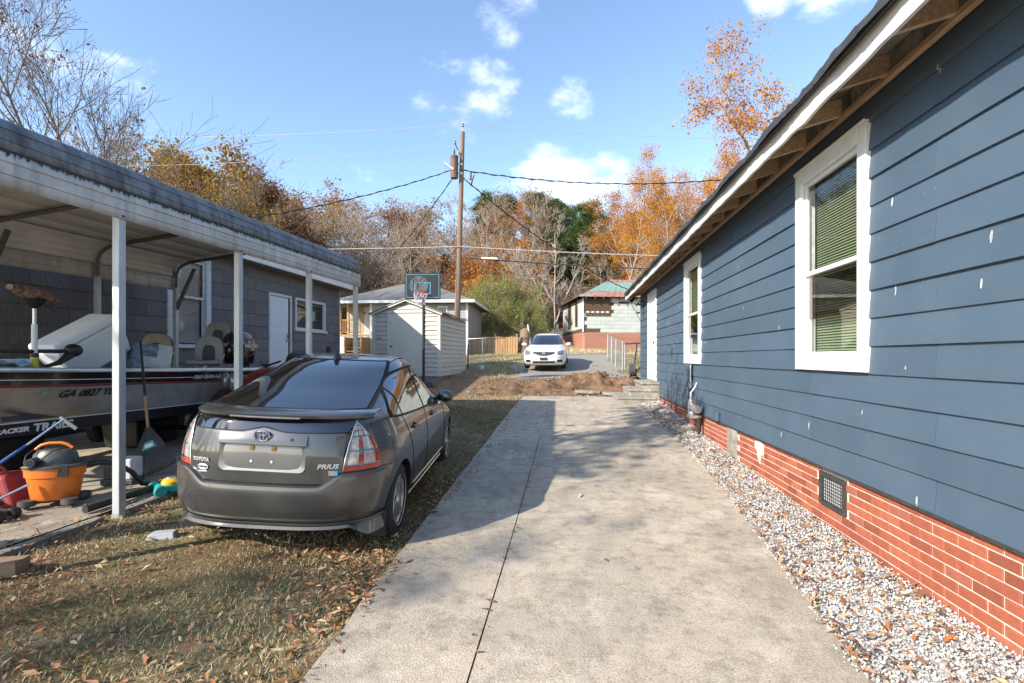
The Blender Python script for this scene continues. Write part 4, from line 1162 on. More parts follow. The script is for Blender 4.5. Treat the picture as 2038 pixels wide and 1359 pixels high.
# cooler tipped on its side
ck = empty('cooler', L(-6.25, 5.84, 1.50), 0, 'big white plastic cooler tipped on its end in the boat', 'cooler', rot=(R(33), R(3), -TH + R(-12)))
M['cooler'] = mat('white_cooler_plastic', (.82, .83, .84), (.72, .73, .74), 4, .5, bump=.1, bscale=30)
mb = MB(); mb.hexa([(-.22, -.36, 0), (.22, -.36, 0), (.22, .36, 0), (-.22, .36, 0), (-.26, -.41, .42), (.26, -.41, .42), (.26, .41, .42), (-.26, .41, .42)]); mb.build('tub', M['cooler'], ck, bevel=.035, seg=3)
mb = MB(); mb.hexa([(-.27, -.42, .425), (.27, -.42, .425), (.27, .42, .425), (-.27, .42, .425), (-.25, -.40, .52), (.25, -.40, .52), (.25, .40, .52), (-.25, .40, .52)]); mb.build('lid', M['cooler'], ck, bevel=.03, seg=3)
mb = MB(); mb.box(-.10, .12, .40, .455, .20, .23); mb.box(-.10, -.07, .40, .455, .23, .38); mb.box(.09, .12, .40, .455, .23, .38); mb.box(-.07, .09, .40, .425, .23, .38); mb.build('handle', M['black'], ck, bevel=.006)
mb = MB(); mb.lathe([(0, .02), (.025, .018), (.025, 0)], 12, (.235, .25, .06), 'x'); mb.build('drain_plug', M['black'], ck, 40)
# printed carton
ca = empty('carton', L(-5.86, 6.22, 1.415), 0, 'blue and white printed cardboard carton standing in the boat', 'box', rot=(R(-8), 0, -TH + R(-15)))
M['card_blue'] = mat('printed_card', (.05, .08, .14), (.25, .30, .38), 7, .6, stretch=(1, 1, 3)); M['card_white'] = mat('white_card', (.60, .60, .60), (.42, .41, .40), 9, .7)
mb = MB(); mb.box(-.15, .15, -.2, .0, 0, .34); mb.build('sleeve', M['card_blue'], ca, bevel=.004)
mb = MB(); mb.box(-.155, .155, .002, .20, 0, .345); mb.build('panel', M['card_white'], ca, bevel=.004)
mb = MB(); mb.box(.152, .158, -.18, .17, .02, .16); mb.build('label', M['card_white'], ca)
# crumpled blue and white bag at the bow
mb = MB(); rows = []
for i in range(9):
    rows.append([(-.12 + .03 * i + random.uniform(-.02, .02), -.2 + .06 * j, .06 + .05 * math.sin(i * .9) * math.sin(j * .8) + random.uniform(-.02, .02)) for j in range(8)])
mb.sheet(rows); M['bag'] = mat('blue_white_bag', (.55, .62, .66), (.06, .32, .45), 9, .5)
o = mb.build('plastic_bag', M['bag'], None, loc=L(-5.85, 4.42, 1.46), rot=(0, 0, -TH)); tag(o, 'crumpled blue and white plastic bag on the boat bow', 'bag')

# trailer
trl = lroot('boat_trailer', -6.5, 5.6, 'black steel boat trailer with white lettering on its rail', 'trailer')
tz = trl.location.z
M['trailer'] = mat('black_trailer_paint', (.010, .010, .011), (.016, .016, .016), 8, .35)
for s_ in (1, -1):
    mb = MB(); mb.bar((s_ * .74, 2.6, .60), (s_ * .74, -1.6, .64), .05, .13); mb.bar((s_ * .74, -1.6, .64), (0, -3.2, .52), .05, .12); mb.build('rail', M['trailer'], trl)
    mb = MB(); mb.bar((s_ * .45, 2.4, .70), (s_ * .40, -1.0, .72), .08, .05); mb.build('bunk', M['carpet'], trl)
    wh = MB(); wh.lathe([(.10, -.09), (.27, -.09), (.30, -.06), (.30, .06), (.27, .09), (.10, .09)], 24, (s_ * .90, 1.5, .30), 'x'); w_ = wh.build('wheel', M['rubber'], trl, 40)
    wh = MB(); wh.lathe([(.0, s_ * .075), (.10, s_ * .085), (.19, s_ * .07), (.20, s_ * .092)], 20, (s_ * .90, 1.5, .30), 'x'); wh.build('rim', M['white_old'], w_, 40)
    fd = MB(); rows = []
    for i in range(13):
        t = math.pi * i / 12; rows.append([(s_ * .78, 1.5 + math.cos(t) * .37, .30 + math.sin(t) * .36), (s_ * 1.02, 1.5 + math.cos(t) * .37, .30 + math.sin(t) * .36)])
    fd.sheet(rows); fd.build('fender', M['trailer'], trl, 60)
mb = MB(); mb.cyl((-.85, 1.5, .30), (.85, 1.5, .30), .04, n=8); mb.bar((-.74, .6, .60), (.74, .6, .60), .05, .08); mb.bar((-.74, -1.2, .62), (.74, -1.2, .62), .05, .08); mb.build('crossmember', M['trailer'], trl)
mb = MB(); mb.bar((0, -2.2, .50), (0, -3.9, .48), .08, .10); mb.build('tongue', M['trailer'], trl)
text('TRACKER', .065, .002, M['white_line'], trl, side_mat(.768, 4.42 - 5.6, .635, 0, 0), shear=.25, bold=.003, sx=1.3)
text('TRAILS', .11, .002, M['white_line'], trl, side_mat(.768, 4.86 - 5.6, .635, 0, 0), shear=.1, bold=.004, sx=1.25)
mb = MB(); mb.tube([(.77, -2.0, .72), (.775, 2.6, .675)], .006, 4); mb.build('pinstripe', M['white_line'], trl)
for m_ in (4.6, 6.0):
    mb = MB(); mb.hexa([(-.75, -.2, 0), (.75, -.2, 0), (.75, .2, 0), (-.75, .2, 0), (-.6, -.12, .5), (.6, -.12, .5), (.6, .12, .5), (-.6, .12, .5)])
M['tote'] = mat('dark_storage', (.008, .009, .010), (.014, .014, .016), 6, .5)
for k, (l_, m_, sx_, sy_, sz_) in enumerate(((-6.9, 5.2, .5, .7, .42), (-6.6, 6.9, .6, .8, .38), (-7.2, 7.9, .5, .6, .45))):
    tt = lroot('storage_tote', l_, m_, ['dark storage tote under the boat bow', 'wide dark storage tote under the middle of the boat', 'tall dark storage tote by the carport far posts'][k], 'tote', dz=.03)
    mb = MB(); mb.hexa([(-sx_ * .45, -sy_ * .45, 0), (sx_ * .45, -sy_ * .45, 0), (sx_ * .45, sy_ * .45, 0), (-sx_ * .45, sy_ * .45, 0), (-sx_ * .5, -sy_ * .5, sz_), (sx_ * .5, -sy_ * .5, sz_), (sx_ * .5, sy_ * .5, sz_), (-sx_ * .5, sy_ * .5, sz_)]); mb.build('tub', M['tote'], tt, bevel=.02)
    mb = MB(); mb.box(-sx_ * .53, sx_ * .53, -sy_ * .53, sy_ * .53, sz_ + .002, sz_ + .05); mb.build('lid', M['tote'], tt, bevel=.015)

# ------------------------------------------------------------------ clutter on the pad
sv = lroot('shop_vacuum', -4.98, 4.24, 'orange wet and dry vacuum with black lid on casters', 'vacuum', dz=.03, rz=R(25)); sv.scale = (.86, .86, .86)
M['orange'] = mat('orange_plastic', (.70, .185, .022), (.60, .15, .02), 6, .42, bump=.05)
M['vac_grey'] = mat('charcoal_plastic', (.055, .058, .06), (.08, .08, .08), 8, .4)
mb = MB(); mb.lathe([(.0, .08), (.185, .08), (.20, .10), (.235, .33), (.25, .335), (.255, .41), (.262, .415), (.262, .43), (0, .43)], 32, sx=1.08, sy=.86); mb.build('drum', M['orange'], sv, 35)
mb = MB(); mb.lathe([(.27, .425), (.272, .445), (.25, .46), (.0, .465)], 32, sx=1.06, sy=.85); mb.build('lid', M['vac_grey'], sv, 35)
mb = MB(); mb.lathe([(.20, .46), (.20, .50), (.185, .57), (.14, .615), (.0, .625)], 24, sx=1.05, sy=.75); mb.cyl((-.12, -.11, .51), (-.12, -.24, .51), .045, n=14); mb.build('motor_head', M['vac_grey'], sv, 45)
mb = MB(); mb.cyl((-.12, -.235, .51), (-.12, -.243, .51), .032, n=14); mb.build('inlet', M['black'], sv, 40)
mb = MB(); mb.tube([(-.17, -.02, .62), (-.12, -.02, .665), (-.05, -.02, .685), (.06, -.02, .685), (.12, -.02, .665), (.17, -.02, .625)], .018, 8); mb.build('handle', M['orange'], sv, 50)
mb = MB(); mb.tube([(-.15, -.1, .63), (-.19, -.15, .58), (-.20, -.17, .50), (-.15, -.2, .46), (-.06, -.18, .52), (.05, -.16, .62), (.14, -.05, .64)], .007, 6); mb.build('cord', M['black'], sv, 50)
mb = MB(); mb.box(-.2, -.10, -.238, -.2, .464, .468); mb.build('label', M['yellow'], sv)
mb = MB(); mb.box(.10, .2, -.20, -.185, .34, .46); mb.build('latch', M['black'], sv)
for (x_, y_) in ((-.17, -.13), (.17, -.13), (.17, .13), (-.17, .13)):
    mb = MB(); mb.lathe([(0, .10), (.075, .095), (.08, .04), (.06, .03)], 12, (x_ * 1.12, y_ * 1.1, 0)); c_ = mb.build('caster', M['vac_grey'], sv, 40)
    mb = MB(); mb.lathe([(0, -.018), (.026, -.018), (.028, 0), (.026, .018), (0, .018)], 12, (x_ * 1.12, y_ * 1.1, .028), 'y'); mb.build('wheel', M['black'], c_, 40)
hose = MB(); pts = [(.22, .1, .40), (.35, .15, .42), (.5, .22, .38), (.62, .3, .25), (.7, .35, .1), (.85, .5, .05)]
hose.tube(pts, .03, 10); hose.build('hose', M['black'], sv, 50)
# red container
rc = lroot('red_container', -5.50, 4.20, 'dusty red plastic container lying beside the orange vacuum', 'container', dz=.03, rz=R(20))
M['red_plastic'] = mat('dusty_red_plastic', (.33, .025, .025), (.22, .02, .022), 12, .6, bump=.1)
mb = MB(); mb.hexa([(-.30, -.20, 0), (.22, -.20, 0), (.22, .20, 0), (-.30, .20, 0), (-.25, -.14, .28), (.10, -.14, .30), (.10, .14, .30), (-.25, .14, .28)]); mb.build('body', M['red_plastic'], rc, bevel=.04, seg=3)
mb = MB(); mb.tube([(-.18, 0, .29), (-.14, 0, .35), (-.02, 0, .35), (.02, 0, .29)], .018, 8); mb.build('handle', M['red_plastic'], rc, 50)
mb = MB(); mb.cyl((.10, -.20, .05), (.02, -.32, .09), .02, .016, 10); mb.build('spout', M['black'], rc, 40)
# wheeled foot by the pad edge
wf = lroot('floor_scrubber', -4.98, 3.72, 'black wheeled foot with chrome rod lying on the pad', 'tool', dz=.03)
mb = MB(); mb.lathe([(0, -.03), (.045, -.03), (.055, 0), (.045, .03), (0, .03)], 16, (.05, 0, .055), 'y'); mb.lathe([(0, -.03), (.045, -.03), (.055, 0), (.045, .03), (0, .03)], 16, (.05, .12, .055), 'y'); mb.build('wheel', M['black'], wf, 40)
mb = MB(); mb.bar((.04, .06, .06), (-.25, .06, .10), .10, .05); mb.build('foot', M['vac_grey'], wf, bevel=.01)
mb = MB(); mb.cyl((-.22, .06, .1), (-.02, .30, .26), .012, n=10); mb.build('rod', M['chrome'], wf, 40)
# blue handled squeegee
sq = empty('squeegee', (-5.71, 4.37, .40), 0, 'blue and silver long-handled squeegee propped over the trailer rail', 'tool')
a_, b_ = Vector((0, 0, 0)), Vector((.38, .50, .52))
mb = MB(); mb.cyl(a_, b_ * .55, .014, n=8); mb.build('grip', mat('blue_handle', (.05, .14, .42), (.04, .10, .34), 6, .4), sq, 40)
mb = MB(); mb.cyl(b_ * .55, b_, .012, n=8); mb.build('pole', M['chrome'], sq, 40)
mb = MB(); mb.bar(b_ + Vector((-.03, 0, .025)), b_ + Vector((.13, .03, -.10)), .02, .035); mb.build('head', M['galv'], sq)
# rake
rk = empty('leaf_rake', L(-4.92, 5.28, .22), 0, 'black plastic leaf rake with wooden handle leaning on the boat', 'rake')
ux = Vector(L(1, 0, 0)); ax = (Vector(L(-5.62, 5.85, 1.78)) - Vector(L(-4.92, 5.28, .22))).normalized()
ux = (ux - ax * ux.dot(ax)).normalized()
M['rake'] = mat('black_rake_plastic', (.016, .017, .018), (.03, .03, .03), 20, .5)
mb = MB()
for i in range(25):
    t = -1 + 2 * i / 24; a_ = ax * .62; e_ = ux * (t * .30) + ax * .02 * t * t
    nrm_ = ux.cross(ax)
    mb.tube([a_ + ux * t * .02, a_ * .62 + ux * t * .14, e_ + ax * .06, e_ + nrm_ * .03 * 1], .006, 4)
mb.build('tines', M['rake'], rk)
mb = MB(); q = [(.02, .62), (.17, .36), (.19, .30), (-.19, .30), (-.17, .36), (-.02, .62)]; nn = ux.cross(ax).normalized()
mb.add([ux * p[0] + ax * p[1] + nn * s_ for s_ in (-.006, .004) for p in q], [(0, 1, 2, 3, 4, 5), (11, 10, 9, 8, 7, 6)] + [(i, (i + 1) % 6, 6 + (i + 1) % 6, 6 + i) for i in range(6)]); mb.build('web', M['rake'], rk)
mb = MB(); q = [(.05, .42), (.095, .33), (-.095, .33), (-.05, .42)]
side_n = nn if nn.y < 0 else -nn
mb.add([ux * p[0] + ax * p[1] + side_n * .009 for p in q], [(0, 1, 2, 3)]); mb.build('sticker', mat('teal_sticker', (.04, .30, .30), (.05, .36, .35), 10, .5), rk)
mb = MB(); q = [(.05, .39), (.05, .345), (-.05, .345), (-.05, .39)]; mb.add([ux * p[0] + ax * p[1] + side_n * .011 for p in q], [(0, 1, 2, 3)]); mb.build('label', M['white'], rk)
mb = MB(); mb.cyl(ax * .60, ax * 1.02, .016, n=10); mb.build('handle', M['wood'] if False else mat('rake_handle', (.42, .23, .11), (.32, .17, .08), 6, .6), rk, 40)
mb = MB(); mb.cyl(ax * 1.02, ax * 1.80, .0155, n=10); mb.build('grip', M['black'], rk, 40)
# toy mower
ty = lroot('toy_mower', -4.20, 4.74, 'teal and yellow toy push mower by the carport edge', 'toy', dz=.02, rz=R(-35))
M['teal'] = mat('teal_plastic', (.02, .33, .29), (.02, .28, .25), 6, .35); M['toy_yellow'] = mat('yellow_plastic', (.72, .40, .02), (.65, .36, .02), 6, .35)
mb = MB(); mb.hexa([(-.11, -.14, .03), (.11, -.14, .03), (.11, .14, .03), (-.11, .14, .03), (-.09, -.12, .10), (.09, -.12, .10), (.09, .12, .12), (-.09, .12, .12)]); mb.build('deck', M['teal'], ty, bevel=.02, seg=3)
mb = MB(); mb.lathe([(.085, .10), (.085, .13), (.06, .155), (.045, .16)], 18, sx=1.1); mb.build('engine', M['toy_yellow'], ty, 45)
mb = MB(); mb.lathe([(.0, .172), (.04, .17), (.05, .158)], 16); mb.build('cap', M['alu'], ty, 45)
for (x_, y_) in ((-.13, -.12), (.13, -.12), (.13, .12), (-.13, .12)):
    mb = MB(); mb.lathe([(0, -.02), (.05, -.02), (.06, -.01), (.06, .01), (.05, .02), (0, .02)], 18, (x_, y_, .06), 'x'); mb.build('wheel', M['teal'], ty, 40)
mb = MB(); mb.tube([(-.07, .12, .10), (-.07, .35, .38), (.07, .35, .38), (.07, .12, .10)], .012, 8); mb.build('handle', M['white'], ty, 40)
# grey box
gb_ = lroot('grey_metal_box', -5.0, 4.98, 'small grey metal box with pale cover behind the vacuum', 'box', dz=.03, rz=R(15))
mb = MB(); mb.box(-.16, .16, -.12, .12, 0, .06); mb.box(-.14, -.04, -.1, .1, .06, .28); mb.build('frame', M['vac_grey'], gb_, bevel=.008)
mb = MB(); mb.box(-.03, .15, -.125, .1, .062, .28); mb.build('cover', M['white_old'], gb_, bevel=.012)
# black pipe, edging lumber, offcuts
mb = MB(); mb.cyl(Vector(L(-4.42, 4.02, .215)), Vector(L(-4.30, 6.4, .30)), .035, n=12)
o = mb.build('black_pipe', M['rubber'], None, 40); tag(o, 'black corrugated drain pipe lying along the carport edge', 'pipe')
for k, (m0, m1, l0, l1, lab) in enumerate(((1.9, 3.95, -4.17, -4.19, 'grey lumber edging board running up to the first carport post'), (4.15, 9.0, -4.19, -4.20, 'grey lumber edging board running back from the first carport post'))):
    a_, b_ = L(l0, m0), L(l1, m1)
    n_ = 8; mb = MB()
    for i in range(n_):
        t0, t1 = i / n_, (i + 1) / n_
        p0 = Vector(a_).lerp(Vector(b_), t0); p1 = Vector(a_).lerp(Vector(b_), t1)
        p0.z = G(p0.x, p0.y) + .0; p1.z = G(p1.x, p1.y) + .0
        mb.bar(p0, p1 + (p1 - p0) * .0, .09, .085)
    o = mb.build('edging_board', M['lumber'], None); tag(o, lab, 'lumber')
o = MB().box(-.11, .11, -.07, .07, 0, .10).build('wood_offcut', M['wood'], None, bevel=.004, loc=(*L(-3.84, 2.93)[:2], G(*L(-3.84, 2.93)[:2])), rot=(0, 0, .3)); tag(o, 'reddish wood block on the grass beside the edging board', 'block')
o = MB().hexa([(-.10, -.06, 0), (.10, -.06, 0), (.10, .06, 0), (-.10, .06, 0), (-.09, -.05, .045), (.09, -.04, .05), (.09, .05, .05), (-.08, .06, .045)]).build('stone_block', M['stoneB'], None, bevel=.008, loc=(-3.26, 3.80, G(-3.26, 3.8)), rot=(0, 0, .35)); tag(o, 'grey stone block on the grass beside the dark car bumper', 'block')

# red quad bike behind the car, barrel smoker further on
qb = lroot('quad_bike', -5.02, 7.6, 'red off-road vehicle with oval headlight parked by the boat stern', 'quad bike', rz=R(-35))
M['red_paint'] = mat('red_bodywork', (.24, .018, .02), (.18, .014, .016), 8, .35, coat=.2)
mb = MB(); rows = []
for i in range(9):
    t = i / 8; rows.append([(x_ * (.30 - .06 * t), -.55 + .75 * t, .80 + .36 * math.sin(t * 1.9) - .9 * x_ * x_ * .12) for x_ in np.linspace(-1, 1, 9)])
mb.sheet(rows); mb.sheet([[(rw[0][0], rw[0][1], rw[0][2]) for rw in rows], [(rw[0][0], rw[0][1], .55) for rw in rows]]); mb.sheet([[(rw[-1][0], rw[-1][1], rw[-1][2]) for rw in rows], [(rw[-1][0], rw[-1][1], .55) for rw in rows]])
mb.sheet([rows[0], [(p[0], p[1], .55) for p in rows[0]]]); mb.build('bodywork', M['red_paint'], qb, 50)
for s_ in (-1, 1):
    mb = MB(); mb.ell((s_ * .16, -.56, .93), (.085, .07, .14)); mb.build('headlight', M['grey_lens'], qb, 60)
    mb = MB(); rows = []
    for i in range(9):
        t = math.pi * (i / 8); rows.append([(s_ * .26, -.30 + math.cos(t) * .42, .58 + math.sin(t) * .30), (s_ * .52, -.30 + math.cos(t) * .40, .55 + math.sin(t) * .28)])
    mb.sheet(rows); mb.build('fender', M['red_paint'], qb, 60)
    for y_ in (-.32, .85):
        mb = MB(); mb.lathe([(.10, -.11), (.24, -.11), (.28, -.07), (.28, .07), (.24, .11), (.10, .11)], 22, (s_ * .42, y_, .28), 'x'); mb.build('wheel', M['rubber'], qb, 40)
mb = MB(); mb.ell((0, .55, .92), (.17, .48, .10)); mb.build('seat', M['seat_dark'], qb, 50)
mb = MB(); mb.tube([(-.38, .05, 1.24), (-.15, -.02, 1.18), (.15, -.02, 1.18), (.38, .05, 1.24)], .016, 8); mb.cyl((0, -.02, 1.18), (0, .05, .9), .03); mb.build('handlebar', M['black'], qb, 40)
mb = MB(); mb.bar((0, -.4, .5), (0, 1.0, .5), .4, .16); mb.build('chassis', M['black'], qb)
bs = lroot('barrel_smoker', -5.75, 10.35, 'black barrel barbecue smoker with stubby chimney by the shingled house', 'grill')
mb = MB(); mb.lathe([(0, -.5), (.27, -.5), (.28, -.48), (.28, .48), (.27, .5), (0, .5)], 28, (0, 0, 1.02), 'x'); mb.build('barrel', M['dark_metal'], bs, 40)
mb = MB(); mb.box(.28, .36, .02, .10, 1.27, 1.42); mb.build('chimney', M['black'], bs)
for x_ in (-.38, .38):
    for y_ in (-.2, .2): mb = MB(); mb.bar((x_, y_, -.05), (x_, y_ * .8, .85), .04, .04); mb.build('leg', M['black'], bs)
mb = MB(); mb.tube([(-.2, -.29, 1.10), (-.2, -.34, 1.12), (.2, -.34, 1.12), (.2, -.29, 1.10)], .012, 6); mb.build('handle', M['chrome'], bs, 40)
# mid-ground: white foam cup on a shelf is too small to matter
# ================================================================== cars: surface defined by horizontal slices
def pchip(xp, fp):
    xp = np.asarray(xp, float); fp = np.asarray(fp, float)
    h = np.diff(xp); d = np.diff(fp) / h
    m = np.zeros(len(xp)); m[0], m[-1] = d[0], d[-1]
    for i in range(1, len(xp) - 1):
        if d[i - 1] * d[i] > 0:
            w1, w2 = 2 * h[i] + h[i - 1], h[i] + 2 * h[i - 1]
            m[i] = (w1 + w2) / (w1 / d[i - 1] + w2 / d[i])
    def f(x):
        x = float(min(max(x, xp[0]), xp[-1])); i = int(min(max(np.searchsorted(xp, x) - 1, 0), len(h) - 1))
        t = (x - xp[i]) / h[i]
        return float(fp[i] * (1 + 2 * t) * (1 - t) ** 2 + m[i] * h[i] * t * (1 - t) ** 2 + fp[i + 1] * t * t * (3 - 2 * t) + m[i + 1] * h[i] * t * t * (t - 1))
    return f

class Surf:
    def __init__(s, z, w, yr, yf, lr, nr, lf, nf):
        s.z = z; s.w = pchip(z, w); s.yr = pchip(z, yr); s.yf = pchip(z, yf)
        s.lr_, s.nr, s.lf_, s.nf = pchip(z, lr), pchip(z, nr), pchip(z, lf), pchip(z, nf)
    def lr(s, z): return min(s.lr_(z), .48 * (s.yf(z) - s.yr(z)))
    def lf(s, z): return min(s.lf_(z), .48 * (s.yf(z) - s.yr(z)))
    def rear(s, x, z):
        n = s.nr(z); q = min(abs(x) / s.w(z), 1.0)
        return s.yr(z) + s.lr(z) * (1 - (1 - q ** n) ** (1 / n))
    def front(s, x, z):
        n = s.nf(z); q = min(abs(x) / s.w(z), 1.0)
        return s.yf(z) - s.lf(z) * (1 - (1 - q ** n) ** (1 / n))
    def side(s, y, z):
        w = s.w(z); a, b = s.yr(z) + s.lr(z), s.yf(z) - s.lf(z)
        if y < a:
            n = s.nr(z); q = min(max((a - y) / s.lr(z), 0), 1); return w * (1 - q ** n) ** (1 / n)
        if y > b:
            n = s.nf(z); q = min(max((y - b) / s.lf(z), 0), 1); return w * (1 - q ** n) ** (1 / n)
        return w
    def corner(s, th, z):                 # th 0 = rear centre, pi/2 = side
        n = s.nr(z); sg = 1 if th >= 0 else -1; th = abs(th)
        return (sg * s.w(z) * math.sin(th) ** (2 / n), s.yr(z) + s.lr(z) * (1 - max(math.cos(th), 0) ** (2 / n)), z)
    def P(s, kind, a, z):
        if kind == 'rear': return Vector((a, s.rear(a, z), z))
        if kind == 'front': return Vector((a, s.front(a, z), z))
        if kind == 'side': return Vector((s.side(a, z), a, z))
        if kind == 'left': return Vector((-s.side(a, z), a, z))
        return Vector(s.corner(a, z))
    def N(s, kind, a, z):
        e = .004
        ta = s.P(kind, a + e, z) - s.P(kind, a - e, z); tz = s.P(kind, a, z + e) - s.P(kind, a, z - e)
        n = ta.cross(tz)
        if n.length < 1e-9: return Vector((0, 0, 1))
        n.normalize(); p = s.P(kind, a, z)
        ref = Vector((p.x, p.y - 1.35, (z - .6) * 1.2))
        if kind == 'rear': ref = Vector((0, -1, .3))
        if kind == 'front': ref = Vector((0, 1, .3))
        return n if n.dot(ref) > 0 else -n
    def Q(s, kind, a, z, off=0.0): return s.P(kind, a, z) + s.N(kind, a, z) * off
    def body(s, levels, ks=14, kc=12):
        rows = []
        for z in levels:
            w, yr, yf, lr, lf, nr, nf = s.w(z), s.yr(z), s.yf(z), s.lr(z), s.lf(z), s.nr(z), s.nf(z)
            rt = []
            for i in range(kc + 1):
                t = .5 * math.pi * i / kc; rt.append((w * math.sin(t) ** (2 / nr), yr + lr * (1 - math.cos(t) ** (2 / nr) if i < kc else 1)))
            for i in range(1, ks): rt.append((w, yr + lr + (yf - lf - yr - lr) * i / ks))
            for i in range(kc + 1):
                t = .5 * math.pi * (1 - i / kc); rt.append((w * (math.sin(t) ** (2 / nf)), yf - lf + lf * (math.cos(t) ** (2 / nf) if i else 0)))
            ring = [(x, y, z) for x, y in rt] + [(-x, y, z) for x, y in rt[-2:0:-1]]
            rows.append(ring)
        n = len(rows[0]); mb = MB(); v = [p for r_ in rows for p in r_]; f = []
        for i in range(len(rows) - 1):
            for j in range(n): f.append((i * n + j, i * n + (j + 1) % n, (i + 1) * n + (j + 1) % n, (i + 1) * n + j))
        f.append(tuple(range(n - 1, -1, -1))); f.append(tuple((len(rows) - 1) * n + j for j in range(n)))
        mb.add(v, f); return mb
    def sheet(s, kind, zs, lo, hi, k, off, mb=None, mirror=False):
        mb = mb or MB(); rows = []
        for z in zs:
            a, b = lo(z) if callable(lo) else lo, hi(z) if callable(hi) else hi
            rows.append([s.Q(kind, a + (b - a) * i / k, z, off(a + (b - a) * i / k, z) if callable(off) else off) for i in range(k + 1)])
        if mirror: rows = [[Vector((-p.x, p.y, p.z)) for p in r_] for r_ in rows]
        mb.sheet(rows); return mb
    def cols(s, kind, as_, lo, hi, k, off, mb=None):    # sheet by columns: z from lo(a) to hi(a)
        mb = mb or MB(); rows = []
        for a in as_:
            z0, z1 = lo(a), hi(a); rows.append([s.Q(kind, a, z0 + (z1 - z0) * i / k, off) for i in range(k + 1)])
        mb.sheet(rows); return mb
    def line(s, kind, pts, r, off=.001, mb=None, n=5, sub=6):
        mb = mb or MB(); q = []
        for (a, z), (a2, z2) in zip(pts, pts[1:]):
            for i in range(sub): t = i / sub; q.append(s.Q(kind, a + (a2 - a) * t, z + (z2 - z) * t, off))
        q.append(s.Q(kind, *pts[-1], off)); mb.tube(q, r, n); return mb

def cut_arches(o, centres, R_, x_in, dark_idx=1):
    for (y, z) in centres:
        for sd in (1, -1):
            c = MB(); c.cyl((sd * x_in, y, z), (sd * 1.3, y, z), R_, n=40)
            co = bpy.data.objects.new('arch_cutter', c.mesh('arch_cutter', o.data.materials[0])); COL.objects.link(co)
            co.parent = o.parent
            md = o.modifiers.new('cut', 'BOOLEAN'); md.operation = 'DIFFERENCE'; md.object = co; md.solver = 'EXACT'
    bpy.context.view_layer.update()
    dg = bpy.context.evaluated_depsgraph_get()
    me = bpy.data.meshes.new_from_object(o.evaluated_get(dg))
    for md in list(o.modifiers):
        co = md.object; o.modifiers.remove(md)
        bpy.data.objects.remove(co)
    o.data = me
    for p in me.polygons:
        c = p.center
        p.material_index = 0
        for (y, z) in centres:
            if math.hypot(c.y - y, c.z - z) < R_ + .002 and abs(c.x) > x_in - .002:
                dd = math.hypot(c.y - y, c.z - z)
                if abs(p.normal.x) > .95 and abs(abs(c.x) - x_in) < .01 or dd > R_ - .02 and abs(p.normal.x) < .3: p.material_index = dark_idx
    me.polygons.foreach_set('use_smooth', [True] * len(me.polygons)); me.set_sharp_from_angle(angle=R(38))

def car_paint(name, col, metal, rough, flake=.0, dust=.25, dcol=(.30, .27, .23)):
    t = NT(name); p = t.map(); n = t.noise(p, 3, 5, .65); f = t.noise(p, 900, 2)
    c = t.mix(t.math('MULTIPLY', t.rng(n, .42, .75), dust), col, dcol)
    c = t.mix(.35, c, t.ramp(f, [(.4, (.75, .75, .75)), (.6, (1.25, 1.25, 1.25))]), 'MULTIPLY')
    t.bsdf(Base_Color=c, Metallic=metal, Roughness=t.rng(n, .35, .7, rough, rough + .12), Coat_Weight=1.0, Coat_Roughness=.05, Specular_IOR_Level=.5)
    return t.m
M['grey_paint'] = car_paint('dark_grey_car_paint', (.078, .079, .081), .55, .27, dust=.05)
M['grey_paint_d'] = car_paint('lip_paint', (.17, .167, .162), .45, .40, dust=.15)
M['car_glass'] = mat('tinted_car_glass', (.004, .005, .007), (.006, .007, .009), 2, .012, spec=.9, coat=1)
M['clear_lens'] = mat('clear_lens', (.60, .60, .60), (.35, .35, .36), 34, .10, metal=.35, coat=1)
M['red_lens'] = mat('red_lens', (.46, .022, .016), (.36, .015, .012), 20, .18, coat=1)
M['badge_silver'] = mat('badge_silver', (.70, .70, .70), (.6, .6, .6), 5, .3, metal=.4)
M['gap'] = mat('panel_gap', (.006, .006, .006), (.008, .008, .008), 5, .8)

def wheel(parent, x, y, z, rad, wid, sgn, spokes=6, rimf=.66):
    mb = MB(); h = wid / 2
    mb.lathe([(rad * .62, -h), (rad * .86, -h), (rad * .96, -h * .86), (rad, -h * .6), (rad, h * .6), (rad * .96, h * .86), (rad * .86, h), (rad * .66, h), (rad * .62, h * .7)], 40, (x - sgn * h, y, z), 'x')
    w_ = mb.build('wheel', M['rubber'], parent, 35)
    r = rad * rimf
    mb = MB()
    pr = [(r * .86, -.03), (r * 1.0, .004), (r * 1.02, -.004), (r * 1.02, -.05), (r * .86, -.06)]
    mb.lathe([(a_, sgn * b_) for a_, b_ in pr], 40, (x, y, z), 'x')
    for k in range(spokes):
        a0 = 2 * math.pi * k / spokes + .2
        c_, s_ = math.cos(a0), math.sin(a0); t_ = (-s_, c_)
        p = []
        for (rr, ww, xo) in ((r * .16, r * .14, -.012), (r * .92, r * .17, -.016)):
            p.append([(x + sgn * (xo + q_), y + c_ * rr + t_[0] * ww * e_, z + s_ * rr + t_[1] * ww * e_) for (e_, q_) in ((-1, -.03), (1, -.03), (1, 0), (-1, 0))])
        mb.add(p[0] + p[1], [(0, 1, 2, 3), (7, 6, 5, 4), (0, 4, 5, 1), (1, 5, 6, 2), (2, 6, 7, 3), (3, 7, 4, 0)])
    mb.lathe([(0, sgn * .004), (r * .22, sgn * 0), (r * .25, -sgn * .03)], 20, (x, y, z), 'x')
    mb.build('rim', M['alu'], w_, 30)
    mb = MB(); mb.lathe([(0, -sgn * .055), (r * .9, -sgn * .055), (r * .9, -sgn * .06), (0, -sgn * .06)], 24, (x, y, z), 'x'); mb.build('brake_disc', M['black'], w_)

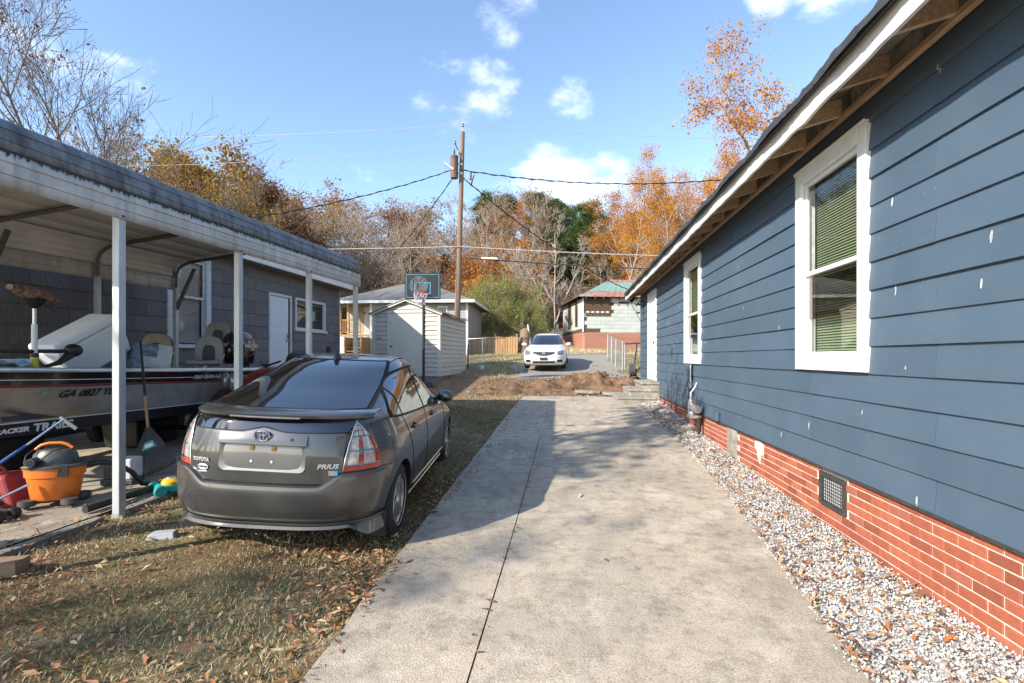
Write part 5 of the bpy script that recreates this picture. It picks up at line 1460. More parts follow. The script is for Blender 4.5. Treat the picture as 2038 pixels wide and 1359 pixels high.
# ------------------------------------------------------------------ dark grey hatchback
pz = [.22, .30, .36, .45, .60, .72, .80, .92, 1.00, 1.06, 1.10, 1.15, 1.25, 1.36, 1.44, 1.485, 1.505, 1.515]
S = Surf(pz,
         w=[.80, .835, .845, .855, .8625, .858, .848, .822, .79, .762, .742, .720, .676, .622, .570, .50, .37, .03],
         yr=[-.42, -.60, -.72, -.745, -.755, -.755, -.752, -.735, -.712, -.685, -.60, -.44, -.10, .24, .53, .78, 1.0, 1.28],
         yf=[3.45, 3.55, 3.6, 3.63, 3.60, 3.48, 3.25, 2.78, 2.45, 2.30, 2.21, 2.11, 1.92, 1.74, 1.60, 1.48, 1.40, 1.32],
         lr=[.6, .78, .85, .88, .88, .86, .84, .82, .80, .80, .80, .80, .78, .74, .66, .5, .3, .03],
         nr=[2.6, 2.9, 3.1, 3.1, 3.1, 3.1, 3.1, 3.0, 3.0, 3.0, 3.0, 2.9, 2.7, 2.6, 2.5, 2.3, 2.1, 2],
         lf=[1.0, 1.05, 1.1, 1.1, 1.1, 1.05, 1.0, .9, .85, .8, .75, .7, .65, .6, .5, .4, .25, .03],
         nf=[2.6] * 10 + [2.6] * 5 + [2.3, 2.1, 2])
car = empty('hatchback_car', (-2.305, 4.247, .080), label='dark grey hatchback car parked on the grass beside the driveway', cat='car', rot=(.023, .044, YAW - .026))
lev = list(np.concatenate([np.linspace(.22, .96, 26), np.linspace(.98, 1.20, 18), np.linspace(1.21, 1.44, 17), np.linspace(1.445, 1.485, 7), [1.490, 1.495, 1.500, 1.505, 1.508, 1.511, 1.513, 1.5145]]))
bd = S.body(lev).build('body', [M['grey_paint'], M['black']], car)
cut_arches(bd, [(0, .305), (2.70, .305)], .352, .55)
for (y_, s_) in ((0, 1), (0, -1), (2.70, 1), (2.70, -1)): wheel(car, s_ * .835, y_, .305, .312, .19, s_, 6, .69)
mb = MB(); mb.box(-.56, .56, -.35, 3.3, .20, .3); mb.build('underbody', M['black'], car)
for s_ in (1, -1):
    MB().box(s_ * .66, s_ * .82, -.375, -.36, .12, .33).build('mud_flap', M['black'], car); MB().box(s_ * .66, s_ * .82, 2.32, 2.33, .14, .33).build('mud_flap', M['black'], car)
# side glass
topz = pchip([-.13, .0, .2, .5, .9, 1.25, 1.6, 1.9, 2.15, 2.33], [1.075, 1.155, 1.26, 1.345, 1.392, 1.40, 1.365, 1.25, 1.11, 1.005])
botz = pchip([-.13, 0, .3, 1.0, 2.33], [1.05, 1.032, 1.012, .985, .965])
for kind in ('side', 'left'):
    S.cols(kind, np.linspace(-.13, 2.33, 60), lambda a: botz(a) - .012, lambda a: topz(a) + .014, 8, .0035).build('window_surround', M['gap'], car, 60)
    for (a, b) in ((-.08, .155), (.195, 1.04), (1.10, 2.02), (2.06, 2.25)):
        S.cols(kind, np.linspace(a, b, 22), lambda q: botz(q) + .006, lambda q: max(topz(q) - .006, botz(q) + .01), 6, .006).build('side_window', M['car_glass'], car, 60)
    S.line(kind, [(-.12, 1.045), (.3, 1.004), (1.0, .976), (2.3, .955)], .006, .005).build('belt_moulding', M['black'], car, 60)
    sm = MB()
    S.line(kind, [(.165, 1.02), (.22, .92), (.30, .80), (.36, .66), (.40, .5), (.44, .36), (.46, .27)], .0035, .0008, sm)
    S.line(kind, [(1.07, .985), (1.06, .7), (1.05, .45), (1.06, .27)], .0035, .0008, sm)
    S.line(kind, [(2.06, .965), (2.16, .8), (2.2, .6), (2.18, .4), (2.16, .27)], .0035, .0008, sm)
    S.line(kind, [(.46, .27), (1.05, .262), (2.16, .262)], .0035, .0008, sm)
    S.line(kind, [(-.60, .695), (-.45, .70), (-.30, .69)], .003, .0008, sm)
    sm.build('door_seam', M['gap'], car)
    S.line(kind, [(.42, .335), (1.2, .33), (2.2, .33)], .011, .004).build('side_moulding', M['grey_paint'], car, 60)
    S.line(kind, [(.44, .232), (1.2, .23), (2.25, .23)], .007, .004).build('sill_strip', M['chrome'], car, 60)
    for y_ in (.50, 1.40):
        sg = 1 if kind == 'side' else -1
        h_ = MB(); c_ = S.P(kind, y_, .865)
        h_.ell((c_.x - sg * .012, y_, .865), (.022, .07, .042)); hd = h_.build('door_handle', M['gap'], car, 60)
        h_ = MB(); h_.tube([S.Q(kind, y_ - .085, .872, .008), S.Q(kind, y_ - .04, .872, .032), S.Q(kind, y_ + .05, .872, .032), S.Q(kind, y_ + .09, .872, .008)], .014, 8); h_.build('grip', M['grey_paint'], hd, 60)
    sg = 1 if kind == 'side' else -1
    mb = MB(); c_ = S.P(kind, 2.03, .99)
    mb.ell((c_.x + sg * .13, 2.05, 1.005), (.105, .075, .075), 18, 12); mr = mb.build('wing_mirror', M['grey_paint'], car, 60)
    mb = MB(); mb.ell((c_.x + sg * .13, 1.995, 1.005), (.085, .028, .058), 16, 10); mb.build('mirror_glass', M['car_glass'], mr, 60)
    mb = MB(); mb.bar((c_.x - sg * .02, 2.06, .97), (c_.x + sg * .08, 2.06, .985), .05, .04); mb.build('mirror_arm', M['black'], mr)
# hatch glass (upper, sloping) and lower vertical glass
S.sheet('rear', np.linspace(1.112, 1.468, 26), lambda z: -.885 * S.w(z), lambda z: .885 * S.w(z), 24, .003).build('glass_border', M['gap'], car, 60)
S.sheet('rear', np.linspace(1.125, 1.455, 24), lambda z: -.84 * S.w(z), lambda z: .84 * S.w(z), 24, .006).build('rear_window', M['car_glass'], car, 60)
mb = MB(); mb.ell(S.Q('rear', 0, 1.474, .012), (.013, .02, .013)); mb.build('washer_nozzle', M['black'], car, 50)
mb = MB(); mb.prism([(.60, 1.455), (.76, 1.488), (.70, 1.508), (.645, 1.550), (.615, 1.550)], -.014, .014, 'x'); mb.build('antenna_fin', M['black'], car, bevel=.005)
def roofseam(sd):
    q = []
    for y_ in np.linspace(.12, 1.75, 20):
        q.append((sd * .50 - sd * .02 * (y_ - 1) ** 2, y_))
    return q
for sd in (1, -1):
    mb = MB(); q = []
    for x_, y_ in roofseam(sd):
        lo_, hi_ = 1.2, 1.514
        for _ in range(30):
            md_ = (lo_ + hi_) / 2
            if S.side(y_, md_) > abs(x_) and S.yr(md_) < y_: lo_ = md_
            else: hi_ = md_
        q.append((x_, y_, lo_ + .001))
    mb.tube(q, .005, 5); mb.build('roof_moulding', M['gap'], car)
lowg = lambda x: .978 + .034 * math.exp(-(x / .10) ** 2)
S.cols('rear', np.linspace(-.612, .612, 50), lambda x: lowg(x) - .012, lambda x: 1.072, 6, .004).build('glass_border', M['gap'], car, 60)
S.cols('rear', np.linspace(-.606, .606, 50), lowg, lambda x: 1.066, 6, .007).build('tail_window', M['car_glass'], car, 60)
# spoiler
mb = MB(); rows = []
for x_ in np.linspace(-.70, .70, 37):
    yb = S.rear(x_, 1.105); yv = S.rear(x_, 1.072); e_ = yv - .045 - .03 * (1 - (x_ / .70) ** 2)
    dz = -.014 * (abs(x_) / .70) ** 3
    rows.append([(x_, yb + .10, 1.128 + dz), (x_, yb + .02, 1.130 + dz), (x_, e_ + .03, 1.118 + dz), (x_, e_, 1.105 + dz), (x_, e_ + .004, 1.086 + dz), (x_, e_ + .05, 1.070 + dz), (x_, yv + .02, 1.064 + dz)])
mb.sheet(rows)
for rw in (rows[0], rows[-1]): mb.add(rw, [tuple(range(7))])
mb.build('spoiler', M['grey_paint'], car, 50)
mb = MB(); mb.tube([(x_, S.rear(x_, 1.072) - .062 - .012 * (1 - (x_ / .3) ** 2), 1.083) for x_ in np.linspace(-.26, .26, 13)], .007, 5); mb.build('brake_light', M['grey_lens'], car)
# tailgate panel with number plate recess
recess_x, rz0, rz1 = .315, .695, .885
gx = [-.562, -.52, -.44, -.38, -.345, -recess_x, -.27, -.16, -.08, 0, .08, .16, .27, recess_x, .345, .38, .44, .52, .562]
gzv = [.615, .64, .665, .68, rz0, .72, .76, .80, .84, rz1, .90, .94, .960]
mb = MB(); vid = {}
def lowedge(x): return .612 + .080 * max(0, (abs(x) - .40) / .20) ** 2
def hatch_pt(x, z, off):
    zz = max(z, lowedge(x)); 
    if z >= .960: zz = lowg(x) - .010
    return S.Q('rear', x, zz, off)
def offh(x, z): return .014
pts_ = [[hatch_pt(x, z, .014) for x in gx] for z in gzv]
# round the lower recess corners
jl, jr, ib = gx.index(-recess_x), gx.index(recess_x), gzv.index(rz0)
nC = len(gx); verts = [p for rw in pts_ for p in rw]; faces = []
for i in range(len(gzv) - 1):
    for j in range(nC - 1):
        cx, cz_ = (gx[j] + gx[j + 1]) / 2, (gzv[i] + gzv[i + 1]) / 2
        if abs(cx) < recess_x and rz0 < cz_ < rz1: continue
        faces.append((i * nC + j, i * nC + j + 1, (i + 1) * nC + j + 1, (i + 1) * nC + j))
mb.add(verts, faces)
mb.build('tailgate', M['grey_paint'], car, 40)
mb = MB(); ring = []
per = [(-recess_x, rz1), (-recess_x, rz0 + .03), (-recess_x + .012, rz0 + .008), (-recess_x + .04, rz0), (recess_x - .04, rz0), (recess_x - .012, rz0 + .008), (recess_x, rz0 + .03), (recess_x, rz1)]
inn = [(-recess_x + .035, rz1 - .012), (-recess_x + .04, rz0 + .045), (-recess_x + .055, rz0 + .03), (-recess_x + .085, rz0 + .024), (recess_x - .085, rz0 + .024), (recess_x - .055, rz0 + .03), (recess_x - .04, rz0 + .045), (recess_x - .035, rz1 - .012)]
o_ = [S.Q('rear', a, b, .0165) for a, b in per]; i_ = [S.Q('rear', a, b, .004) for a, b in inn]
mb.add(o_ + i_, [(k, (k + 1) % 8, 8 + (k + 1) % 8, 8 + k) for k in range(8)])
S.cols('rear', np.linspace(-.292, .292, 21), lambda x: rz0 + .018, lambda x: rz1 - .006, 5, .0045, mb)
M['plate_panel'] = car_paint('sky_sheen_recess_paint', (.15, .15, .155), .5, .34, dust=.05)  # same grey car paint, lightened to stand for the sky it reflects
rec = mb.build('plate_recess', M['plate_panel'], car, 30)
mb = MB()
for x_ in (-.075, .075): c_ = S.Q('rear', x_, rz0 + .07, .006); mb.lathe([(0, -.004), (.009, -.004), (.011, 0)], 12, c_, 'y')
mb.build('screw_hole', M['white_old'], rec, 40)
for x_ in (-.075, .085):
    mb = MB(); c_ = S.Q('rear', x_, rz1 - .024, .0); mb.box(c_.x - .014, c_.x + .014, c_.y - .014, c_.y + .02, c_.z - .016, c_.z + .016); mb.build('plate_lamp', M['brass'], rec)
mb = MB(); ga = []                                   # garnish ledge over the plate
for x_ in np.linspace(-recess_x - .004, recess_x + .004, 21):
    ga.append([S.Q('rear', x_, lowg(x_) - .016, .017), S.Q('rear', x_, .930, .026), S.Q('rear', x_, rz1 + .006, .032), S.Q('rear', x_, rz1 - .004, .030), S.Q('rear', x_, rz1 - .002, -.01)])
mb.sheet(ga); mb.build('plate_garnish', M['grey_paint'], car, 30)
mb = MB(); c_ = S.Q('rear', .215, .925, .026); mb.lathe([(0, -.004), (.011, -.003), (.012, .004)], 12, c_, 'y'); mb.build('lock', M['black'], car, 40)
# emblem of three ellipses
def ering(cx, cz_, a, b, r, y):
    mb = MB(); mb.tube([(cx + a * math.cos(2 * math.pi * k / 28), y, cz_ + b * math.sin(2 * math.pi * k / 28)) for k in range(28)], r, 6, closed=True); return mb
ey = S.Q('rear', 0, .955, .030).y - .010
mb = ering(0, .955, .056, .040, .0062, ey)
for (cx, cz_, a, b) in ((0, .971, .036, .014), (0, .953, .015, .034)):
    q = ering(cx, cz_, a, b, .0045, ey); mb.add(q.v, q.f)
mb.build('emblem', M['chrome'], car, 60)
mb = MB(); mb.lathe([(0, .006), (.05, .006), (.056, .012)], 26, (0, ey, .955), 'y', sx=.72, sy=1.0); mb.build('emblem_disc', M['grey_paint_d'], car, 60)
def rear_text(body, size, x, z, mt_, off=.019, **k):
    p = S.Q('rear', x, z, off); n_ = S.N('rear', x, z)
    a_ = math.atan2(n_.x, -n_.y)
    Mx = Matrix.Translation(p) @ Matrix.Rotation(a_, 4, 'Z') @ Matrix(((1, 0, 0, 0), (0, 0, -1, 0), (0, 1, 0, 0), (0, 0, 0, 1)))
    return text(body, size, .0025, mt_, car, Mx, **k)
rear_text('TOYOTA', .036, -.455, .755, M['badge_silver'], bold=.0012)
rear_text('PRIUS', .046, .465, .742, M['badge_silver'], shear=.25, bold=.0014, sx=1.25)
mb = MB(); p_ = S.Q('rear', -.435, .705, .020); n_ = S.N('rear', -.435, .705); mb.lathe([(0, -.002), (.022, -.002), (.0225, 0)], 24, (0, 0, 0), 'y', sx=1, sy=2.1); st_ = mb.build('dealer_sticker', M['white_old'], car, 40, loc=p_, rot=(0, 0, math.atan2(n_.x, -n_.y)))
rear_text('COGGIN', .020, -.435, .705, M['gap'], off=.0235)
mb = MB(); p_ = S.Q('rear', -.435, .672, .018); mb.box(p_.x - .035, p_.x + .035, p_.y - .002, p_.y, p_.z - .004, p_.z + .004); mb.build('dealer_strip', M['white_old'], car)
mb = MB(); p_ = S.Q('rear', .50, .695, .020); mb.box(p_.x - .042, p_.x + .012, p_.y - .003, p_.y + .012, p_.z - .017, p_.z + .017); mb.build('badge', M['alu'], car)
mb = MB(); mb.box(p_.x + .013, p_.x + .036, p_.y - .003, p_.y + .016, p_.z - .017, p_.z + .017); mb.build('badge', mat('badge_blue', (.05, .3, .5), (.1, .4, .6), 8, .3), car)
# hatch seam
mb = MB()
for sg in (1, -1):
    S.line('rear', [(sg * .612, 1.06), (sg * .590, .93), (sg * .560, .76), (sg * .545, .690)], .005, .004, mb)
    S.line('rear', [(sg * .545, .690), (sg * .50, .640), (sg * .44, .615), (sg * .30, .605), (0, .603)], .006, .004, mb)
mb.build('tailgate_seam', M['gap'], car)
# tail lights
def th_of_x(x, z): 
    n = S.nr(z); return math.asin(min(1, abs(x) / S.w(z)) ** (n / 2))
def th_of_y(y, z):
    n = S.nr(z); q = 1 - (y - S.yr(z)) / S.lr(z); return math.acos(max(0, q) ** (n / 2))
for sg in (1, -1):
    inn_ = lambda z: th_of_x(.562 + .045 * (z - .70) / .36, z)
    out_ = lambda z: th_of_y(-.455 - .075 * max(0, (z - .80) / .25) ** 1.5 - .0, z)
    def lamp(zs, f0, f1, off, mt_, nm, parent, k=8):
        a_ = lambda z: sg * (inn_(z) + (out_(z) - inn_(z)) * f0); b_ = lambda z: sg * (inn_(z) + (out_(z) - inn_(z)) * f1)
        return S.sheet('corner', zs, a_, b_, k, off).build(nm, mt_, parent, 60)
    tl = lamp(np.linspace(.700, 1.066, 14), 0, 1, .006, M['grey_lens'], 'tail_light', car, 10)
    lamp(np.linspace(.702, .738, 3), .02, .98, .011, M['red_lens'], 'reflector', tl)
    for (z0, z1) in ((.748, .838), (.848, .938)):
        lamp(np.linspace(z0, z1, 4), .08, .34, .010, M['clear_lens'], 'lens', tl); lamp(np.linspace(z0, z1, 4), .48, .82, .010, M['clear_lens'], 'lens', tl)
        lamp(np.linspace(z0 + .02, z1 - .02, 3), .355, .465, .010, M['red_lens'], 'lens', tl); lamp(np.linspace(z0, z1, 3), .86, .98, .009, M['red_lens'], 'lens', tl)
    for r_ in range(3):
        for c_ in range(3):
            lamp(np.linspace(.95 + r_ * .036, .981 + r_ * .036, 3), .08 + c_ * .29, .32 + c_ * .29, .012, M['clear_lens'], 'led_cell', tl, 3)
    S.line('corner', [(sg * inn_(z), z) for z in (.70, .80, .9, 1.0, 1.066)], .004, .012).build('bezel', M['chrome'], tl, 60)
    S.line('corner', [(sg * (inn_(z) * (1 - f) + out_(z) * f), z) for f in np.linspace(0, 1, 6) for z in (.743,)], .004, .012).build('bezel', M['chrome'], tl, 60)
# bumper: proud shell wrapped round the back
def ztop(th):
    x = abs(S.corner(th, .65)[0]); t = min(1, max(0, (x - .40) / .17)); return .600 + .092 * t * t * (3 - 2 * t)
mb = MB(); rows = []
thm = th_of_y(-.372, .5)
for th in np.linspace(-thm, thm, 71):
    zt = ztop(th); fd = 1 - .75 * (abs(th) / thm) ** 5
    q = [S.Q('corner', th, zt + .004, .002), S.Q('corner', th, zt, .030 * fd), S.Q('corner', th, zt - .006, .040 * fd), S.Q('corner', th, zt - .03, .046 * fd)]
    for z in (.54, .50, .46, .43): q.append(S.Q('corner', th, z, .050 * fd))
    q += [S.Q('corner', th, .39, .044 * fd), S.Q('corner', th, .36, .036 * fd), S.Q('corner', th, .345, .036 * fd), S.Q('corner', th, .33, .01)]
    rows.append(q)
mb.sheet(rows); mb.build('rear_bumper', M['grey_paint'], car, 40)
mb = MB(); rows = []
for th in np.linspace(-thm, thm, 71):
    x = abs(S.corner(th, .36)[0]); zb = .298 - .085 * min(1, max(0, (x - .60) / .10)); fd = 1 - .5 * (abs(th) / thm) ** 5
    rows.append([S.Q('corner', th, .345, .040 * fd), S.Q('corner', th, .338, .052 * fd), S.Q('corner', th, .328, .056 * fd) , S.Q('corner', th, .36, .045 * fd) + Vector((0, 0, zb - .36)), S.Q('corner', th, .36, .02 * fd) + Vector((0, 0, zb - .355))])
mb.sheet(rows); mb.build('bumper_lip', M['grey_paint_d'], car, 40)
# front bits (seen only from other positions)
S.cols('front', np.linspace(-.60, .60, 30), lambda x: 1.0 + .0 * x, lambda x: 1.40, 8, .004).build('windscreen', M['car_glass'], car, 60)
for sg in (1, -1): S.cols('front', np.linspace(sg * .42, sg * .72, 8), lambda x: .62, lambda x: .76, 4, .005).build('headlight', M['clear_lens'], car, 60)
S.cols('front', np.linspace(-.4, .4, 12), lambda x: .32, lambda x: .45, 3, .004).build('grille', M['black'], car, 60)

# ------------------------------------------------------------------ white saloon facing us on the lane
wz = [.20, .30, .42, .56, .68, .78, .86, .93, .98, 1.02, 1.12, 1.25, 1.36, 1.42, 1.455, 1.47, 1.478]
SW_ = Surf(wz,
           w=[.84, .885, .905, .91, .908, .895, .87, .83, .79, .765, .725, .67, .605, .545, .44, .28, .03],
           yr=[-.9, -1.02, -1.08, -1.1, -1.1, -1.09, -1.06, -1.0, -.85, -.62, -.3, .02, .27, .42, .58, .72, .9],
           yf=[3.62, 3.74, 3.78, 3.78, 3.74, 3.62, 3.30, 2.85, 2.52, 2.40, 2.16, 1.84, 1.54, 1.34, 1.18, 1.06, .95],
           lr=[.9] * 13 + [.6, .4, .25, .03], nr=[2.8] * 13 + [2.5, 2.3, 2.1, 2],
           lf=[.8, .85, .9, .9, .9, .9, .9, .85, .8, .75, .7, .65, .55, .45, .35, .2, .03], nf=[3.0] * 10 + [2.7] * 4 + [2.3, 2.1, 2])
M['white_car'] = car_paint('white_car_paint', (.72, .72, .70), 0, .35, dust=.30, dcol=(.46, .43, .38))
wc = empty('white_sedan', (-.93, 24.9, G(-.93, 24.9) - .02), label='dusty white sedan facing the house on the gravel lane', cat='car', rot=(R(-3.6), 0, R(180) + R(-1.5)))
lev = list(np.concatenate([np.linspace(.20, .98, 26), np.linspace(1.0, 1.42, 20), [1.43, 1.44, 1.45, 1.458, 1.465, 1.47, 1.475, 1.478]]))
wb = SW_.body(lev).build('body', [M['white_car'], M['black']], wc)
cut_arches(wb, [(0, .33), (2.82, .33)], .365, .60)
for (y_, s_) in ((0, 1), (0, -1), (2.82, 1), (2.82, -1)): wheel(wc, s_ * .89, y_, .33, .33, .22, s_, 7)
mb = MB(); mb.box(-.6, .6, -.7, 3.4, .17, .3); mb.build('underbody', M['black'], wc)
SW_.sheet('front', np.linspace(1.0, 1.40, 14), lambda z: -.90 * SW_.w(z), lambda z: .90 * SW_.w(z), 18, .004).build('windscreen', M['car_glass'], wc, 60)
SW_.sheet('rear', np.linspace(1.05, 1.38, 12), lambda z: -.86 * SW_.w(z), lambda z: .86 * SW_.w(z), 14, .004).build('rear_window', M['car_glass'], wc, 60)
tw = pchip([.05, .4, 1.0, 1.5, 2.0, 2.25], [1.10, 1.30, 1.37, 1.33, 1.15, 1.03])
for kind in ('side', 'left'):
    for a, b in ((.12, .98), (1.05, 2.15)): SW_.cols(kind, np.linspace(a, b, 14), lambda q: 1.0, tw, 5, .005).build('side_window', M['car_glass'], wc, 60)
    sg = 1 if kind == 'side' else -1
    mb = MB(); mb.ell((sg * .98, 2.18, 1.02), (.12, .07, .075)); mb.build('wing_mirror', M['white_car'], wc, 60)
    SW_.cols('front', np.linspace(sg * .56, sg * .80, 10), lambda x: .63 - .02 * (abs(x) - .5), lambda x: .76 + .25 * (abs(x) - .56), 5, .006).build('headlight', M['grey_lens'], wc, 60)
    SW_.cols('front', np.linspace(sg * .55, sg * .76, 6), lambda x: .33, lambda x: .43, 3, .004).build('fog_recess', M['black'], wc, 60)
M['grille_black'] = mat('grille_black', (.02, .02, .022), (.045, .045, .05), 60, .4)
SW_.cols('front', np.linspace(-.44, .44, 21), lambda x: .58 + .10 * (abs(x) / .44) ** 1.5, lambda x: .725, 5, .008).build('grille', M['grille_black'], wc, 60)
SW_.line('front', [(-.46, .735), (0, .738), (.46, .735)], .014, .008).build('grille_bar', M['chrome'], wc, 60)
SW_.cols('front', np.linspace(-.46, .46, 13), lambda x: .30, lambda x: .38, 3, .006).build('lower_grille', M['black'], wc, 60)
mb = MB(); y_ = SW_.front(0, .66) + .02; mb.lathe([(.055, .006), (.07, .012), (.085, .006), (.07, 0), (.055, .006)], 24, (0, y_, .655), 'y'); mb.box(-.1, .1, y_, y_ + .012, .64, .67); mb.build('emblem', M['chrome'], wc, 50)
mb = MB(); y_ = SW_.front(0, .47); mb.box(-.155, .155, y_ + .004, y_ + .02, .42, .53); mb.build('number_plate', M['dark_metal'], wc, bevel=.004)
mb = MB(); mb.box(-.42, .42, .70, 1.0, 1.462, 1.492); mb.build('sunroof', M['car_glass'], wc, bevel=.008)
mb = MB()
for s_ in (-.3, .25): mb.tube([(s_, SW_.front(s_, 1.0) + .03, 1.0), (s_ + .45, SW_.front(s_ + .3, 1.03) + .02, 1.05)], .008, 5)
mb.build('wiper', M['black'], wc)
SW_.line('front', [(-.62, .80), (-.3, .775), (0, .77), (.3, .775), (.62, .80)], .004, .001).build('bonnet_seam', M['gap'], wc)
# ================================================================== back yard
# ------------------------------------------------------------------ dug earth
def dirt_mat():
    t = NT('red_clay'); p = t.map(); n_ = t.noise(p, 2.4, 6, .65); f_ = t.noise(p, 30, 5, .7)
    c = t.ramp(n_, [(.30, (.085, .055, .036)), (.46, (.18, .115, .072)), (.60, (.27, .165, .10)), (.75, (.30, .15, .075))])
    c = t.mix(.5, c, t.ramp(f_, [(.3, (.4, .4, .4)), (.7, (1.4, 1.4, 1.4))]), 'MULTIPLY')
    t.bsdf(Base_Color=c, Roughness=.95, Specular_IOR_Level=.1); t.bump(f_, .9, .04); return t.m
M['clay'] = dirt_mat()
from mathutils import noise as mnoise
def heap(name, x0, x1, y0, y1, fh, label, step=.07):
    xs_, ys_ = np.arange(x0, x1, step), np.arange(y0, y1, step)
    v = []; 
    for y in ys_:
        for x in xs_:
            h = fh(x, y)
            nz = mnoise.fractal(Vector((x * 1.7, y * 1.7, 3.1)), 1.0, 2.0, 5) * .13 + mnoise.fractal(Vector((x * 6, y * 6, 9)), 1.0, 2.0, 3) * .05
            v.append((x, y, G(x, y) - .05 + max(0, h) * (1 + nz * 2.2) + nz * min(1, max(0, h) * 6)))
    nx_, ny_ = len(xs_), len(ys_); id_ = np.arange(nx_ * ny_).reshape(ny_, nx_)
    F_ = np.stack([id_[:-1, :-1], id_[:-1, 1:], id_[1:, 1:], id_[1:, :-1]], -1).reshape(-1, 4)
    o = bpy.data.objects.new(name, raw_mesh(name, np.array(v), F_, 4, M['clay'])); link(o); tag(o, label, 'dirt pile')
    return o
def ridge(x, y):
    cy = 16.3 + .15 * math.sin(x * 1.3); t = max(0, 1 - ((y - cy) / 1.15) ** 2); e = sstep(-1.9, -.4, x) * (1 - sstep(1.9, 2.7, x))
    return .38 * t * float(e) * (.85 + .2 * math.sin(x * 2.2))
heap('dirt_pile', -2.4, 2.9, 14.9, 17.8, ridge, 'long ridge of dug red clay across the end of the driveway')
heap('dirt_pile', -3.2, -.6, 13.9, 16.0, lambda x, y: .22 * max(0, 1 - ((x + 1.85) / 1.1) ** 2 - ((y - 14.9) / .85) ** 2), 'low mound of trampled orange clay beside the slab corner')
n = 900
xx = rng.uniform(-3, 2.6, n); yy = rng.uniform(13.9, 18.2, n)
cl_ = scatter_stones('clay_clods', np.stack([xx, yy, gz(xx, yy) + .03 + np.array([max(0, ridge(a, b)) for a, b in zip(xx, yy)])], -1), rng.uniform(.015, .06, n) * rng.random(n) ** .5, [M['clay'], M['lane']], [.7, .3])
tag(cl_, 'loose clay clods and grit round the dug earth', 'dirt', kind='stuff')

# ------------------------------------------------------------------ vinyl garden shed
M['vinyl'] = mat('beige_vinyl', (.52, .48, .41), (.45, .415, .355), 5, .5, rnd=.05)
M['vinyl_light'] = mat('pale_vinyl', (.60, .57, .50), (.54, .51, .45), 4, .5)
M['shed_roof'] = mat('brown_shed_roof', (.14, .10, .075), (.09, .07, .055), 12, .8)
sd = lroot('garden_shed', -6.35, 20.0, 'beige vinyl garden shed with wide single door', 'shed')
sz = sd.location.z
SHW, SHL = 1.25, 2.1; sb, se, sa = .90 - sz, 3.17 - sz, 3.64 - sz
def roofz(x): return se + (sa - se) * (1 - abs(x) / SHW)
mb = MB(); mb.box(-SHW + .03, SHW - .03, -SHL + .03, SHL - .03, sb, se - .02); mb.prism([(-SHW + .03, se - .02), (SHW - .03, se - .02), (0, sa - .04)], -SHL + .03, SHL - .03, 'y'); mb.build('wall', M['vinyl'], sd)
rowh = .166; k = 0; z = sb
while z < se - .02:
    z1 = min(z + rowh, se + .0)
    for (x0, x1) in ((-SHW, -.67), (.63, SHW)):
        mb = MB(); mb.prism([(-SHL - .02, z), (-SHL + .03, z), (-SHL + .03, z1), (-SHL + .018, z1)], x0, x1, 'x'); mb.build('lap_panel', M['vinyl'], sd)
    for s_ in (1, -1):
        mb = MB(); mb.prism([(s_ * (SHW + .02), z), (s_ * (SHW - .03), z), (s_ * (SHW - .03), z1), (s_ * (SHW - .018), z1)], -SHL + .03, SHL - .03, 'y'); mb.build('lap_panel', M['vinyl'], sd)
    z += rowh
z = se
while z < sa - .08:
    z1 = min(z + rowh, sa - .03); wd = SHW * (1 - (z - se) / (sa - se)); wd1 = SHW * (1 - (z1 - se) / (sa - se))
    mb = MB(); mb.hexa([(-wd, -SHL - .02, z), (wd, -SHL - .02, z), (wd, -SHL + .03, z), (-wd, -SHL + .03, z), (-wd1, -SHL + .014, z1), (wd1, -SHL + .014, z1), (wd1, -SHL + .03, z1), (-wd1, -SHL + .03, z1)]); mb.build('lap_panel', M['vinyl'], sd)
    z += rowh
for s_ in (1, -1):
    mb = MB(); mb.box(s_ * (SHW - .08), s_ * (SHW + .024), -SHL - .028, -SHL + .02, sb - .01, se); mb.box(s_ * (SHW - .0), s_ * (SHW + .028), -SHL + .02, -SHL + .08, sb - .01, se); mb.build('corner_trim', M['vinyl_light'], sd)
    mb = MB(); mb.bar((s_ * (SHW + .12), -SHL - .12, se - .03), (0, -SHL - .12, sa + .03), .03, .10); mb.build('barge_trim', M['vinyl_light'], sd)
    mb = MB(); mb.hexa([(0, -SHL - .14, sa + .02), (s_ * (SHW + .14), -SHL - .14, se - .03), (s_ * (SHW + .14), SHL + .12, se - .03), (0, SHL + .12, sa + .02), (0, -SHL - .14, sa + .07), (s_ * (SHW + .14), -SHL - .14, se + .01), (s_ * (SHW + .14), SHL + .12, se + .01), (0, SHL + .12, sa + .07)]); mb.build('roof_panel', M['shed_roof'], sd)
mb = MB(); mb.box(-.67, .63, -SHL - .02, -SHL + .03, sb, se + .02); dj = mb.build('door', M['vinyl_light'], sd, bevel=.004)
mb = MB(); mb.box(-.72, -.665, -SHL - .04, -SHL + .02, sb, se + .02); mb.box(.625, .68, -SHL - .04, -SHL + .02, sb, se + .02); mb.box(-.78, .72, -SHL - .05, -SHL + .02, se + .022, se + .085); mb.build('frame', M['vinyl_light'], dj, bevel=.004)
mb = MB(); mb.lathe([(0, -.05), (.03, -.05), (.032, -.03), (.012, -.02), (.03, 0)], 12, (-.57, -SHL - .02, 1.10), 'y'); mb.build('handle', M['black'], dj, 40)
mb = MB(); mb.box(-SHW + .02, SHW - .02, -SHL + .02, SHL - .02, sb - .16, sb - .002); mb.build('timber_base', M['lumber'], sd)
mb = MB(); mb.box(-1.12, -.96, -SHL - .03, -SHL - .015, 1.36, 1.40); mb.build('badge', M['lumber'], sd)
